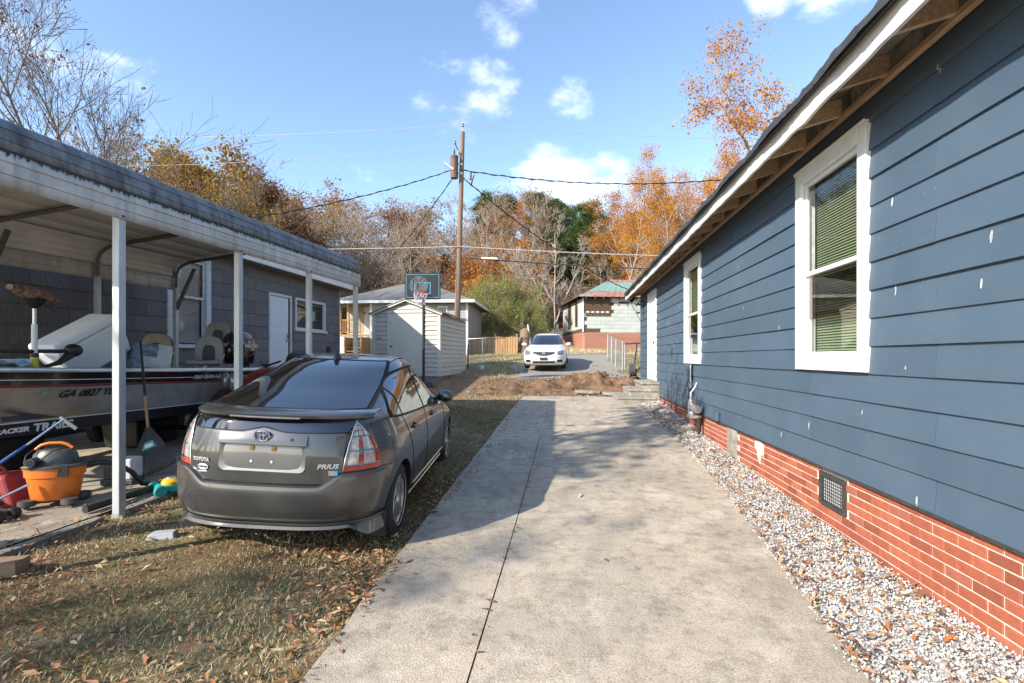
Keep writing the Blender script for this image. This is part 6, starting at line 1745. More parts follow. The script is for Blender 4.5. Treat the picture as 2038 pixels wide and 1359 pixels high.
# blue tarp tip hanging behind the shed
mb = MB(); mb.hexa([(-.03, -.05, 0), (.03, -.05, 0), (.03, .05, 0), (-.03, .05, 0), (-.02, -.04, 1.1), (.03, -.04, 1.15), (.03, .04, 1.15), (-.02, .04, 1.1)])
x_, y_, _ = L(-5.06, 22.25); o = mb.build('folded_tarp', mat('navy_tarp', (.02, .03, .09), (.03, .04, .11), 8, .6), None, bevel=.01, loc=(x_, y_, G(x_, y_))); tag(o, 'dark blue folded tarp standing against the shed rear corner', 'tarp')

# ------------------------------------------------------------------ basketball hoop
hp = empty('basketball_hoop', (-4.65, 16.09, G(-4.65, 16.09)), YAW * .6, 'portable basketball hoop with black and blue backboard before the shed', 'basketball hoop')
hz = hp.location.z
mb = MB(); mb.cyl((0, 0, .1), (0, 0, 3.45 - hz), .045, n=12); mb.build('pole', M['black'], hp, 40)
mb = MB(); mb.hexa([(-.4, -.35, 0), (.4, -.35, 0), (.4, .5, 0), (-.4, .5, 0), (-.3, -.25, .16), (.3, -.25, .16), (.3, .4, .16), (-.3, .4, .16)]); mb.build('base', M['black'], hp, bevel=.04)
bbz, bw, bh = 3.85 - hz, .575, .415
M['board'] = mat('smoked_board', (.018, .018, .020), (.012, .012, .013), 3, .3)
M['board_blue'] = mat('sky_blue_print', (.09, .30, .42), (.08, .27, .39), 10, .4)
M['board_grey'] = mat('ball_print', (.10, .105, .11), (.06, .06, .065), 6, .4)
yb = -.16
mb = MB(); cr = .05; pr = []
for (cx, cz_, a0) in ((bw - cr, bh - cr, 0), (-bw + cr, bh - cr, 90), (-bw + cr, -bh + cr, 180), (bw - cr, -bh + cr, 270)):
    for i in range(5): a_ = R(a0 + 22.5 * i); pr.append((cx + cr * math.cos(a_), cz_ + cr * math.sin(a_)))
mb.prism([(p[0], p[1] + bbz) for p in pr], yb, yb + .04, 'y'); bb = mb.build('backboard', M['board'], hp)
mb = MB()
def frame_rect(mb, x0, x1, z0, z1, w, y): mb.box(x0, x1, y, y + .003, z1 - w, z1); mb.box(x0, x1, y, y + .003, z0, z0 + w); mb.box(x0, x0 + w, y, y + .003, z0 + w, z1 - w); mb.box(x1 - w, x1, y, y + .003, z0 + w, z1 - w)
frame_rect(mb, -bw + .04, bw - .04, bbz - bh + .05, bbz + bh - .035, .015, yb - .005); mb.build('border_print', M['board_blue'], bb)
mb = MB(); frame_rect(mb, -.26, .26, bbz - .25, bbz + .12, .024, yb - .006); mb.build('square_print', M['board_blue'], bb)
mb = MB(); mb.lathe([(0, -.003), (.30, -.003), (.30, 0)], 30, (-.12, yb, bbz + .03), 'y'); mb.build('ball_print', M['board_grey'], bb)
mb = MB()
for (a_, b_, r_) in ((-.38, .05, .25), (.12, .0, .30), (-.12, .32, .25)):
    mb.tube([(a_ + r_ * math.cos(t) * .9, yb - .004, bbz + b_ + r_ * math.sin(t)) for t in np.linspace(0, 2 * math.pi, 30) if math.hypot(a_ + r_ * math.cos(t) * .9 + .12, b_ + r_ * math.sin(t) - .03) < .30] or [(0, yb, bbz), (.01, yb, bbz)], .008, 4)
mb.build('seam_print', M['board'], bb)
M['rim_red'] = mat('red_rim', (.45, .06, .035), (.36, .05, .03), 10, .45)
mb = MB(); rz_ = 3.60 - hz; mb.tube([(.225 * math.cos(2 * math.pi * i / 28), yb - .30 + .225 * math.sin(2 * math.pi * i / 28), rz_) for i in range(28)], .011, 6, closed=True); mb.box(-.07, .07, yb - .09, yb, rz_ - .12, rz_ + .02); mb.build('rim', M['rim_red'], hp, 50)
mb = MB()
for i in range(12):
    for sg in (1, -1):
        pts = []
        for j in range(6):
            a_ = 2 * math.pi * i / 12 + sg * j * .26; r_ = .225 - .02 * j; pts.append((r_ * math.cos(a_), yb - .30 + r_ * math.sin(a_), rz_ - .075 * j))
        mb.tube(pts, .0055, 3)
o = mb.build('net', M['white_old'], hp); o['kind'] = 'stuff'
mb = MB(); mb.bar((0, 0, 3.3 - hz), (0, yb + .04, bbz - .2), .08, .06); mb.bar((0, 0, 3.4 - hz), (0, yb + .04, bbz + .1), .06, .05); mb.build('bracket', M['black'], hp)

# ------------------------------------------------------------------ utility pole and its wires
M['pole_wood'] = mat('utility_pole_wood', (.26, .17, .11), (.16, .11, .075), 6, .85, stretch=(6, 6, .35), bump=.4, bscale=20)
M['rusty'] = mat('rusty_transformer', (.21, .12, .08), (.12, .085, .07), 5, .65)
M['porcelain'] = mat('insulator', (.30, .32, .30), (.22, .24, .22), 8, .3)
pb = Vector((-5.27, 23.60, G(-5.27, 23.6))); pt = Vector((-4.945, 23.62, 12.15))
up_ = empty('utility_pole', pb, 0, 'leaning wooden utility pole with rusty transformer behind the shed', 'utility pole')
d_ = pt - pb
mb = MB(); mb.tube([d_ * t for t in np.linspace(0, 1, 9)], .15, 16, rs=[.155 - .055 * t for t in np.linspace(0, 1, 9)]); mb.build('shaft', M['pole_wood'], up_, 50)
tc_ = Vector((-5.30, 23.42, 10.48)) - pb
mb = MB(); mb.lathe([(0, -.56), (.165, -.56), (.18, -.52), (.18, .40), (.19, .42), (.19, .47), (.10, .53), (0, .54)], 20, tc_); tf = mb.build('transformer', M['rusty'], up_, 40)
mb = MB(); mb.lathe([(0, .54), (.05, .54), (.035, .62), (.05, .66), (.03, .74), (.015, .80)], 10, tc_); mb.build('bushing', M['black'], tf, 40)
mb = MB(); mb.cyl(tc_ + Vector((.16, 0, .45)), tc_ + Vector((.2, 0, .72)), .03, .04, 8); mb.build('arrester', M['porcelain'], tf, 40)
mb = MB(); mb.bar(tc_ + Vector((0, 0, .12)), tc_ + Vector((.36, .12, .12)), .05, .09); mb.bar(tc_ + Vector((0, 0, -.3)), tc_ + Vector((.36, .12, -.3)), .05, .09); mb.build('bracket', M['galv'], tf)
mb = MB(); mb.cyl(tc_ + Vector((-.02, -.15, -.2)), tc_ + Vector((-.42, -.3, .08)), .07, .06, 10); mb.build('cutout', M['white_old'], up_, 40)
mb = MB(); mb.cyl(d_, d_ + Vector((.01, 0, .28)), .02, n=8); mb.lathe([(0, .24), (.07, .25), (.05, .32), (.07, .36), (.03, .44)], 10, d_); mb.build('insulator', M['porcelain'], up_, 40)
a_ = d_ * .885; mb = MB(); mb.cyl(a_, a_ + Vector((-.32, 0, .72)), .025, n=8); mb.build('side_bracket', M['black'], up_, 40)
mb = MB(); mb.lathe([(0, .0), (.07, .01), (.05, .09), (.07, .12), (.03, .2)], 10, a_ + Vector((-.34, 0, .72))); mb.build('insulator', M['porcelain'], up_, 40)
a_ = d_ * .79; mb = MB(); mb.cyl(a_, a_ + Vector((.42, 0, .14)), .018, n=8); mb.build('side_bracket', M['galv'], up_, 40)
mb = MB(); mb.cyl(a_ + Vector((.46, 0, .42)), a_ + Vector((.44, 0, .05)), .04, .05, 8); mb.cyl(a_ + Vector((.6, 0, .28)), a_ + Vector((.46, 0, -.16)), .035, .05, 8); mb.build('cutout', M['black'], up_, 40)
M['wire_dark'] = mat('dark_wire', (.05, .055, .055), (.03, .03, .03), 10, .6); M['wire_pale'] = mat('pale_wire', (.42, .40, .37), (.36, .34, .32), 10, .5)
def wire(a, b, r, sag, mt_, label, twist=False):
    A, B = Vector(a), Vector(b); pts = []; N_ = 36
    for i in range(N_ + 1):
        t = i / N_; p = A.lerp(B, t); p.z -= sag * 4 * t * (1 - t); pts.append(p)
    mb = MB(); mb.tube([p - A for p in pts], r, 5)
    o = bpy.data.objects.new('overhead_wire', mb.mesh('overhead_wire', mt_)); link(o); o.location = A
    tag(o, label, 'wire')
    if twist:
        mb = MB(); T_ = 9 * N_ ; q = []
        for i in range(T_ + 1):
            t = i / T_; p = A.lerp(B, t); p.z -= sag * 4 * t * (1 - t); w_ = t * (B - A).length * 2 * math.pi / .9
            q.append(p + Vector((0, math.cos(w_) * r * 1.5, math.sin(w_) * r * 1.5)) - A)
        mb.tube(q, r * .7, 4); c = mb.build('twisted_strand', M['black'], o)
wire((-5.1, 23.5, 10.35), (13.5, 26.6, 11.2), .022, .9, M['wire_dark'], 'twisted service cable running from the pole over the blue house', True)
wire((-5.45, 23.4, 10.3), (-13.3, 15.2, 5.7), .017, .35, M['wire_dark'], 'twisted service cable running from the transformer to the shingled house', True)
wire((-5.35, 23.4, 9.95), (-11.6, 26.9, 5.0), .022, .30, M['wire_dark'], 'service cable dropping from the transformer to the porch house', True)
wire((-5.05, 23.6, 10.1), (4.4, 36.5, 6.2), .024, .55, M['wire_dark'], 'service cable dropping from the pole to the derelict house', True)
wire((-5.12, 23.45, 6.75), (10.5, 24.6, 6.1), .024, .12, M['wire_pale'], 'pale communication cable from the pole towards the blue house roof')
wire((-5.12, 23.45, 6.75), (-27, 23.0, 7.3), .022, .2, M['wire_pale'], 'pale communication cable from the pole past the carport roof')
wire((-4.6, 23.5, 6.2), (11, 25.5, 5.6), .028, .15, M['wire_dark'], 'dark communication cable strung low from the pole')
wire((-4.94, 23.6, 12.5), (-45, 23.5, 15.0), .010, .9, M['wire_pale'], 'thin top power line leading away past the bare tree')
wire((-4.94, 23.6, 12.5), (32, 29.0, 13.4), .010, .9, M['wire_pale'], 'thin top power line leading away over the orange trees')
wire((-5.25, 23.6, 11.5), (-45, 22.5, 12.8), .010, 1.0, M['wire_pale'], 'thin lower power line leading away past the bare tree')
mb = MB(); mb.cyl((0, 0, 0), (.75, .02, -.04), .05, n=10); o = mb.build('splice_case', M['white'], None, 40, loc=(-4.05, 23.55, 6.2)); tag(o, 'short white splice case hanging on the low dark cable', 'cable splice')

# ------------------------------------------------------------------ porch house beyond the shed
M['pgrey'] = mat('grey_vinyl_siding', (.34, .33, .32), (.29, .28, .275), 4, .6)
M['ptan'] = mat('tan_vinyl_siding', (.46, .41, .34), (.40, .36, .30), 4, .6)
M['newwood'] = mat('new_lumber', (.52, .31, .13), (.42, .25, .11), 6, .75, stretch=(4, 4, .6), rnd=.12)
ph = empty('porch_house', (-9.6, 29.0, G(-9.6, 29.0)), R(1.5), 'low hip-roofed grey house with wooden porch behind the shed', 'house')
z0 = ph.location.z
def pz_(z): return z - z0
mb = MB(); mb.box(-1.9, 3.75, 0, 6, pz_(1.6), pz_(4.75)); mb.box(-4.0, -1.9, 1.7, 6, pz_(1.6), pz_(4.75)); mb.build('wall', M['pgrey'], ph)
z = 2.95
while z < 4.72:
    mb = MB(); mb.prism([(-.03, pz_(z)), (0, pz_(z)), (0, pz_(z + .15)), (-.012, pz_(z + .15))], -1.9, 3.78, 'x'); mb.build('lap_board', M['pgrey'], ph)
    mb = MB(); mb.prism([(1.67, pz_(z)), (1.70, pz_(z)), (1.70, pz_(z + .15)), (1.688, pz_(z + .15))], -4.0, -1.95, 'x'); mb.build('lap_board', M['ptan'], ph)
    z += .15
mb = MB(); e_, r0_, r1_ = pz_(4.85), pz_(6.30), pz_(6.30)
A_ = [(-4.45, -.5, e_), (4.25, -.5, e_), (4.25, 6.6, e_), (-4.45, 6.6, e_), (-.9, 3.0, r0_), (.6, 3.0, r0_)]
mb.add(A_ + [(p[0], p[1], p[2] - .12) for p in A_[:4]], [(0, 1, 5, 4), (1, 2, 5), (2, 3, 4, 5), (3, 0, 4), (0, 6, 7, 1), (1, 7, 8, 2), (2, 8, 9, 3), (3, 9, 6, 0), (6, 9, 8, 7)]); mb.build('roof', M['asphalt_shingle'], ph)
mb = MB(); mb.box(-4.47, 4.28, -.54, -.50, e_ - .14, e_ + .02); mb.build('gutter', M['white'], ph); mb = MB(); mb.box(4.252, 4.28, -.5, 6.6, e_ - .14, e_ + .02); mb.build('gutter', M['white'], ph)
for x_ in (-4.02, -1.93, 3.76):
    mb = MB(); mb.box(x_ - .06, x_ + .06, -.04, .03, pz_(1.7), pz_(4.74)); mb.build('corner_post', M['white'], ph)
mb = MB(); mb.box(-3.95, -1.95, 0, 1.7, pz_(2.82), pz_(2.93)); mb.build('porch_floor', M['newwood'], ph)
mb = MB(); mb.box(-3.95, -1.95, -.03, 0, pz_(1.7), pz_(2.80)); mb.build('porch_skirt', M['white'], ph)
for x_ in (-3.82, -3.35): mb = MB(); mb.box(x_ - .06, x_ + .06, .02, .14, pz_(2.93), pz_(4.75)); mb.build('porch_post', M['newwood'], ph)
mb = MB(); mb.box(-3.76, -2.6, .05, .11, pz_(3.75), pz_(3.82)); mb.build('rail', M['newwood'], ph); mb = MB(); mb.box(-3.76, -2.6, .05, .11, pz_(3.02), pz_(3.08)); mb.build('rail', M['newwood'], ph)
for i in range(9):
    x_ = -3.66 + i * .13; mb = MB(); mb.box(x_ - .022, x_ + .022, .06, .10, pz_(3.08), pz_(3.75)); mb.build('baluster', M['newwood'], ph)
mb = MB(); mb.box(-2.95, -2.05, 1.60, 1.68, pz_(2.93), pz_(4.95 - .02)); mb.build('door', M['white'], ph)
for i in range(5):
    mb = MB(); mb.box(-2.9, -1.98, -.3 - .28 * i, -.02 - .28 * i, pz_(2.70 - .2 * i), pz_(2.75 - .2 * i)); mb.build('step', M['newwood'], ph)
for q_ in (-2.95, -2.0): MB().box(q_, q_ + .06, -1.5, -.02, pz_(1.7), pz_(2.72)).build('stair_side', M['newwood'], ph)
for (a, b) in ((-.62, .28), (2.05, 2.62)):
    mb = MB(); frame_rect(mb, a, b, pz_(3.55), pz_(4.55), .07, -.05); wq = mb.build('window', M['white'], ph)
    mb = MB(); mb.box(a + .05, b - .05, -.035, -.03, pz_(3.6), pz_(4.5)); mb.build('pane', M['pane_dark'], wq)
mb = MB(); mb.lathe([(0, 0), (.06, .02), (.07, .14), (.03, .2)], 10, (-3.0, 1.58, pz_(4.2))); mb.build('porch_lamp', M['brass'], ph, 40)

# ------------------------------------------------------------------ wooden fence, leaning chain-link gate
M['picket'] = mat('cedar_picket', (.46, .28, .13), (.34, .20, .095), 5, .8, stretch=(5, 5, .5), rnd=.2)
fn = empty('picket_fence', (-6.3, 30.5, G(-6.3, 30.5)), R(-1), 'tan cedar picket fence beyond the shed', 'fence')
x_ = 0.0
pk = MB(); pk.prism([(-.065, -.05), (.065, -.05), (.065, .98), (.035, 1.03), (-.035, 1.03), (-.065, .98)], -.01, .01, 'y'); pk_me = pk.mesh('picket', M['picket'])
i = 0
while x_ < 3.3:
    o = bpy.data.objects.new('picket', pk_me); link(o, fn); o.location = (x_, random.uniform(-.006, .006), G(-6.3 + x_, 30.5) - fn.location.z + random.uniform(-.02, .03)); o.rotation_euler = (0, random.uniform(-.012, .012), 0)
    x_ += .152; i += 1
for zz_ in (.25, .85): mb = MB(); mb.box(-.1, 3.3, .012, .05, zz_, zz_ + .085); mb.build('rail', M['picket'], fn)
for xx_ in (.3, 1.9, 3.2): mb = MB(); mb.box(xx_ - .05, xx_ + .05, .052, .15, -.1, 1.18); mb.build('post', M['picket'], fn)
def chain_mesh(mb, w, h, step=.10, r=.0022):
    n_ = int((w + h) / step)
    for i in range(n_):
        s_ = i * step
        x0, z0_ = max(0, s_ - h), min(h, s_); x1, z1 = min(w, s_), max(0, s_ - w)
        if x1 > x0: mb.bar((x0, 0, z0_), (x1, 0, z1), r, r); mb.bar((x0, 0, h - z0_), (x1, 0, h - z1), r, r)
gt = empty('chain_link_gate', (-4.99, 24.94, G(-4.99, 24.94) + .03), R(3), 'galvanised chain-link gate panel propped loose by the fence', 'gate')
mb = MB(); mb.tube([(0, 0, 0), (0, 0, 1.15), (1.5, .02, 1.22), (1.58, 0, .02), (0, 0, 0)], .024, 8); mb.bar((.75, 0, 0), (.75, 0, 1.2), .03, .03); mb.build('frame', M['galv'], gt, 40)
mb = MB(); chain_mesh(mb, 1.52, 1.15); o = mb.build('mesh', M['galv'], gt); o['kind'] = 'stuff'
cf = empty('chain_link_fence', (2.1, 23.8, G(2.1, 23.8)), 0, 'rusty chain-link fence posts leading back past the blue house corner', 'fence')
for (px_, py_) in ((2.26, 22.1), (2.12, 23.6), (2.06, 25.2), (2.0, 27.0)):
    mb = MB(); mb.cyl((px_ - 2.1, py_ - 23.8, G(px_, py_) - cf.location.z - .05), (px_ - 2.1 + .02, py_ - 23.8, G(px_, py_) - cf.location.z + 1.25), .035, n=10); mb.build('post', M['galv'], cf, 40)
mb = MB(); mb.tube([(px_ - 2.1, py_ - 23.8, G(px_, py_) - cf.location.z + 1.2) for (px_, py_) in ((2.26, 22.1), (2.12, 23.6), (2.06, 25.2), (2.0, 27.0))], .018, 6); mb.build('top_rail', M['galv'], cf, 40)
mb = MB(); b0_ = len(mb.v); chain_mesh(mb, 4.9, 1.15, .09, .0022); mb.xf(Matrix.Translation((.16, -1.7, G(2.2, 22.1) - cf.location.z + .03)) @ Matrix.Rotation(R(6), 4, 'X') @ Matrix.Rotation(R(93), 4, 'Z')); o = mb.build('mesh', M['galv'], cf); o['kind'] = 'stuff'
g2 = empty('chain_link_gate', (2.3, 21.6, G(2.3, 21.6)), R(8), 'open chain-link gate with rusty top bar beside the blue house corner', 'gate')
mb = MB(); mb.tube([(0, 0, .1), (0, 0, 1.15), (1.1, 0, 1.2), (1.1, 0, .12), (0, 0, .1)], .022, 8); mb.build('frame', M['galv'], g2, 40)
mb = MB(); mb.cyl((.0, -.03, 1.19), (1.2, -.03, 1.24), .03, n=8); mb.build('bar', M['rusty'], g2, 40)
mb = MB(); mb.bar((.35, -.1, 0), (.50, -.05, 1.15), .05, .05); mb.bar((.45, -.15, .02), (1.05, -.1, .65), .07, .06); mb.build('prop', M['dark_metal'], g2)
mb = MB(); chain_mesh(mb, 1.08, 1.05, .09, .0022); mb.xf(Matrix.Translation((0, 0, .1))); o = mb.build('mesh', M['galv'], g2); o['kind'] = 'stuff'
# junk by the corner: black hose reel
hr = empty('hose_reel', (1.95, 16.15, G(1.95, 16.15)), 0, 'dark hose reel and meter pipes at the blue house far corner', 'hose reel')
mb = MB(); mb.lathe([(.06, -.09), (.2, -.08), (.2, .08), (.06, .09)], 16, (0, 0, .55), 'x'); mb.build('reel', M['vac_grey'], hr, 40)
mb = MB(); mb.cyl((-.05, .08, 0), (-.05, .08, .75), .03, n=8); mb.cyl((.1, -.05, 0), (.1, -.05, .6), .03, n=8); mb.build('pipe', M['dark_metal'], hr, 40)

# ------------------------------------------------------------------ derelict house with patched tin roof
M['pale_shingle'] = mat('pale_green_shingle', (.47, .50, .46), (.40, .43, .40), 5, .8, rnd=.07)
M['oldbrick'] = mat('old_red_brick', (.44, .19, .125), (.34, .14, .09), 10, .85, rnd=.2)
M['oldmortar'] = mat('old_mortar', (.50, .44, .37), (.42, .36, .30), 14, .9)
M['rot'] = mat('rotten_wood', (.13, .075, .045), (.07, .045, .03), 5, .9, stretch=(1, 1, 5))
M['rust_tin'] = mat('rusted_tin', (.34, .13, .085), (.42, .25, .20), 2.2, .6, metal=.2)
M['green_tin'] = mat('faded_green_tin', (.16, .33, .27), (.26, .38, .33), 2.5, .55, metal=.2)
M['grey_tin'] = mat('bare_tin', (.42, .44, .44), (.36, .33, .31), 4, .5, metal=.4)
dh = empty('derelict_house', (.95, 34.95, G(.95, 34.95)), R(12), 'derelict pale shingled house with patched rusty green tin roof', 'house')
z0 = dh.location.z
zb_, zs_, ze_ = 2.02 - z0, 3.28 - z0, 5.62 - z0
W_, D_ = 8.5, 7.0
mb = MB(); mb.box(.03, W_, .03, D_, zb_ - .3, ze_); mb.build('wall', M['rot'], dh)
mb = MB(); mb.box(0.012, W_, .012, D_, zb_ - .3, zs_ - .02); mb.build('foundation', M['oldmortar'], dh)
bb_ = MB()
row = 0; z = zs_ - .095
while z > zb_ - .1:
    x = .11 if row % 2 else 0.0
    while x < 4.6:
        bb_.box(x + .010, x + .210, -.004, .03, z, z + .060); x += .22
    y = .11 if row % 2 else .02
    while y < D_ - .2:
        bb_.box(-.004, .03, y + .010, y + .210, z, z + .060); y += .22
    z -= .078; row += 1
o = bb_.build('brick', M['oldbrick'], dh); o['kind'] = 'stuff'
spx = .62; sh2 = MB(); sh2.prism([(-.018, 0), (0, 0), (0, .262), (-.006, .262)], .003, spx - .003, 'x'); sh2_me = sh2.mesh('shingle', M['pale_shingle'])
for k in range(9):
    z = zs_ + .258 * k
    if z > ze_ - .2: break
    x = -.02 - (spx / 2 if k % 2 else 0)
    while x < 4.6:
        dark_open = (.15 < x + .3 < 1.95 and z > 4.35 - z0) or (k == 0 and x + .3 < 1.0)
        if not dark_open and x + spx * .5 > 0:
            o = bpy.data.objects.new('shingle', sh2_me); link(o, dh); o.location = (max(x, 0), .028, z + random.uniform(-.006, .006))
        x += spx
    y = .0
    if k > 0:
        while y < D_ - .6:
            if not (1.6 < y + .3 < 2.4 and z > 3.7 - z0) and not (4.0 < y + .3 < 4.9 and z > 3.7 - z0) and random.random() > .05:
                o = bpy.data.objects.new('shingle', sh2_me); link(o, dh); o.location = (.028, y + spx, z); o.rotation_euler = (0, 0, R(-90))
            y += spx
for i, z in enumerate(np.arange(4.36 - z0, 5.45 - z0, .17)):
    mb = MB(); mb.box(.18, 1.95, -.002 - .012 * (i % 2), .028, z, z + .155); mb.build('board', M['rot'], dh)
for i in range(5): mb = MB(); mb.box(.22 + i * .34, .44 + i * .34, -.03, -.015, 4.60 - z0, 4.70 - z0); mb.build('vent_slot', M['white_old'], dh)
mb = MB(); mb.box(2.5, 3.2, -.02, .0, 5.25 - z0, 5.38 - z0); mb.build('vent_slot', M['black'], dh)
mb = MB(); mb.box(-.03, .06, -.03, .06, zs_, ze_); mb.build('corner_board', M['white_old'], dh)
for (a, b) in ((1.6, 2.3), (4.0, 4.8)):
    mb = MB(); mb.box(-.02, .02, a, b, 3.75 - z0, 5.3 - z0); wq = mb.build('window', M['rot'], dh)
    mb = MB(); mb.box(-.025, -.02, a + .08, b - .08, 3.85 - z0, 5.2 - z0); mb.build('pane', M['pane_dark'], wq)
def rib_sheet(mb, p00, p10, p11, p01, n_=60, amp=.02):
    a, b, c, d = map(Vector, (p00, p10, p11, p01)); nn = (b - a).cross(d - a).normalized(); rows = []
    for i in range(n_ + 1):
        t = i / n_; off = nn * (amp if i % 3 == 0 else 0); p, q = a.lerp(b, t) + off, d.lerp(c, t) + off; rows.append([p, p.lerp(q, .5), q])
    mb.sheet(rows)
ov = .42; E0, E1, F0, F1 = -ov, W_ + ov, -ov, D_ + ov
ez = ze_ + .02; az = 7.40 - z0; mz = ez + (az - ez) * .32; hx0, hx1, hy = 2.9, 5.0, 3.4
def lerp3(p, q, t): return tuple(p[i] + (q[i] - p[i]) * t for i in range(3))
c0, c1, c2, c3 = (E0, F0, ez), (E1, F0, ez), (E1, F1, ez), (E0, F1, ez); r0_, r1_ = (hx0, hy, az), (hx1, hy, az)
for (a, b, p, q, hi_) in ((c0, c1, r1_, r0_, 'green_tin'), (c1, c2, r1_, r1_, 'rust_tin'), (c2, c3, r0_, r1_, 'green_tin'), (c3, c0, r0_, r0_, 'rust_tin')):
    t = .30
    mb = MB(); rib_sheet(mb, a, b, lerp3(b, p, t), lerp3(a, q, t)); mb.build('roof_panel', M['rust_tin'], dh)
    mb = MB(); u = .82; rib_sheet(mb, lerp3(a, q, t), lerp3(b, p, t), lerp3(b, p, u), lerp3(a, q, u), 48); mb.build('roof_panel', M[hi_], dh)
    mb = MB(); rib_sheet(mb, lerp3(a, q, u), lerp3(b, p, u), p, q, 24); mb.build('roof_panel', M['rust_tin'], dh)
mb = MB(); rib_sheet(mb, (E0 - .01, F0 - .01, ez + .004), (.6, F0 - .01, ez + .004), (.7, F0 + .4, ez + .20), (E0 + .25, F0 + .4, ez + .20), 9); mb.build('roof_panel', M['grey_tin'], dh)
mb = MB(); rib_sheet(mb, (3.1, F0 - .012, ez + .005), (4.4, F0 - .012, ez + .005), (4.4, F0 + .55, ez + .27), (3.1, F0 + .5, ez + .25), 9); mb.build('roof_panel', M['grey_tin'], dh)
for x_ in np.arange(.1, 4.6, .6): mb = MB(); mb.box(x_, x_ + .06, F0 + .02, .0, ez - .14, ez - .03); mb.build('rafter_tail', M['rot'], dh)
mb = MB(); mb.lathe([(0, 0), (.25, .05), (.3, .09)], 16, (0, 0, 0), 'x', sy=.8); o = mb.build('satellite_dish', M['dark_metal'], dh, 50, loc=(-.35, 3.3, 4.45 - z0), rot=(0, R(160), 0))
mb = MB(); mb.bar((-.3, 3.3, 4.45 - z0), (.02, 3.3, 4.35 - z0), .04, .04); mb.build('dish_arm', M['dark_metal'], dh)

# small things in the yard
mb = MB(); mb.ell((0, 0, .12), (.12, .12, .12), 20, 14); o = mb.build('play_ball', mat('pale_blue_ball', (.32, .52, .66), (.62, .64, .66), 3, .4), None, 60, loc=(-3.78, 21.97, G(-3.78, 21.97))); tag(o, 'pale blue and white ball on the grass past the shed', 'ball')
mb = MB(); mb.cyl((0, 0, -.1), (-.22, 0, 1.75), .05, n=10); o = mb.build('leaning_post', M['white_old'], None, 40, loc=(-2.25, 31.0, G(-2.25, 31.0))); tag(o, 'thin white post leaning beside the thick stump', 'post')
mb = MB(); mb.tube([(0, 0, -.1), (.01, 0, .3), (.05, 0, .7), (.10, .03, 1.05), (.13, .04, 1.35), (.22, .06, 1.5)], .3, 12, rs=[.50, .40, .36, .35, .30, .14]); o = mb.build('tree_stump', M['pole_wood'], None, 60, loc=(-2.75, 31.1, G(-2.75, 31.1))); tag(o, 'thick pale leaning tree stump behind the white sedan', 'stump')
mb = MB(); mb.box(-.1, .1, -.06, .06, 0, 1.3); mb.box(-.03, .25, -.05, .05, .5, .62); o = mb.build('marker_post', M['white_old'], None, bevel=.01, loc=(-1.0, 41.5, G(-1.0, 41.5)), rot=(.03, .05, .2)); tag(o, 'weathered white marker post on the slope below the road', 'post')
for (x_, y_, r_, lab) in ((-2.9, 14.6, .05, 'scrap of blue plastic on the clay near the slab corner'),):
    mb = MB(); mb.hexa([(-.07, -.05, 0), (.07, -.04, 0), (.06, .05, 0), (-.06, .05, 0), (-.04, -.03, .05), (.05, -.02, .03), (.03, .03, .04), (-.03, .03, .05)]); o = mb.build('plastic_scrap', M['board_blue'], None, loc=(x_, y_, G(x_, y_) + .02)); tag(o, lab, 'litter')
# ================================================================== trees
def skeleton(seed, H, r0, n1=14, n2=7, n3=5, spread=1.0, up=.35, start=.28, crook=.12, len1=.42, taper=.75, leaders=1, twig=True):
    rd = random.Random(seed); segs = []; tips = []
    def grow(p, d, ln, r, lev, k):
        step = ln / k; pts = [p]; q = p.copy(); dd = d.copy(); rr = r
        for i in range(k):
            dd = (dd + Vector((rd.gauss(0, crook), rd.gauss(0, crook), rd.gauss(0, crook * .6) + up * .12 * (lev > 0)))).normalized()
            nq = q + dd * step; r2 = r * (1 - taper * (i + 1) / k)
            segs.append((q.x, q.y, q.z, nq.x, nq.y, nq.z, rr, max(r2, .004), lev))
            q = nq; rr = max(r2, .004); pts.append((q.copy(), dd.copy(), rr))
        return pts
    def rdir(d, ang):
        a = Vector((rd.gauss(0, 1), rd.gauss(0, 1), rd.gauss(0, 1))); a = (a - d * a.dot(d)).normalized()
        return (d * math.cos(ang) + a * math.sin(ang)).normalized()
    for ld in range(leaders):
        d0 = Vector((rd.gauss(0, .04 + .22 * (leaders > 1)), rd.gauss(0, .04 + .22 * (leaders > 1)), 1)).normalized()
        tr = grow(Vector((rd.gauss(0, .1) * (leaders > 1), rd.gauss(0, .1) * (leaders > 1), -.2)), d0, H * (1 if ld == 0 else rd.uniform(.7, .95)), r0 * (1 if leaders == 1 else .7), 0, 12)
        for i in range(n1):
            f = start + (1 - start) * (i + rd.random()) / n1; j = min(int(f * 12) + 1, 12); p, d, r = tr[j]
            ln = H * len1 * (1 - .55 * f) * rd.uniform(.7, 1.2) * spread
            b1 = grow(p, rdir(d, rd.uniform(.6, 1.15)), ln, r * .62, 1, 6)
            for _ in range(n2):
                p2, d2, r2 = b1[rd.randint(2, 6)]
                b2 = grow(p2, rdir(d2, rd.uniform(.4, 1.0)), ln * rd.uniform(.35, .6), max(r2 * .6, .008), 2, 4)
                tips.append(b2[-1][0]); tips.append(b2[-2][0])
                if twig:
                    for _ in range(n3):
                        p3, d3, r3 = b2[rd.randint(1, 4)]
                        b3 = grow(p3, rdir(d3, rd.uniform(.3, .9)), ln * rd.uniform(.14, .28), max(r3 * .6, .005), 3, 2)
                        tips.append(b3[-1][0])
    return np.array(segs), np.array([tuple(t) for t in tips])

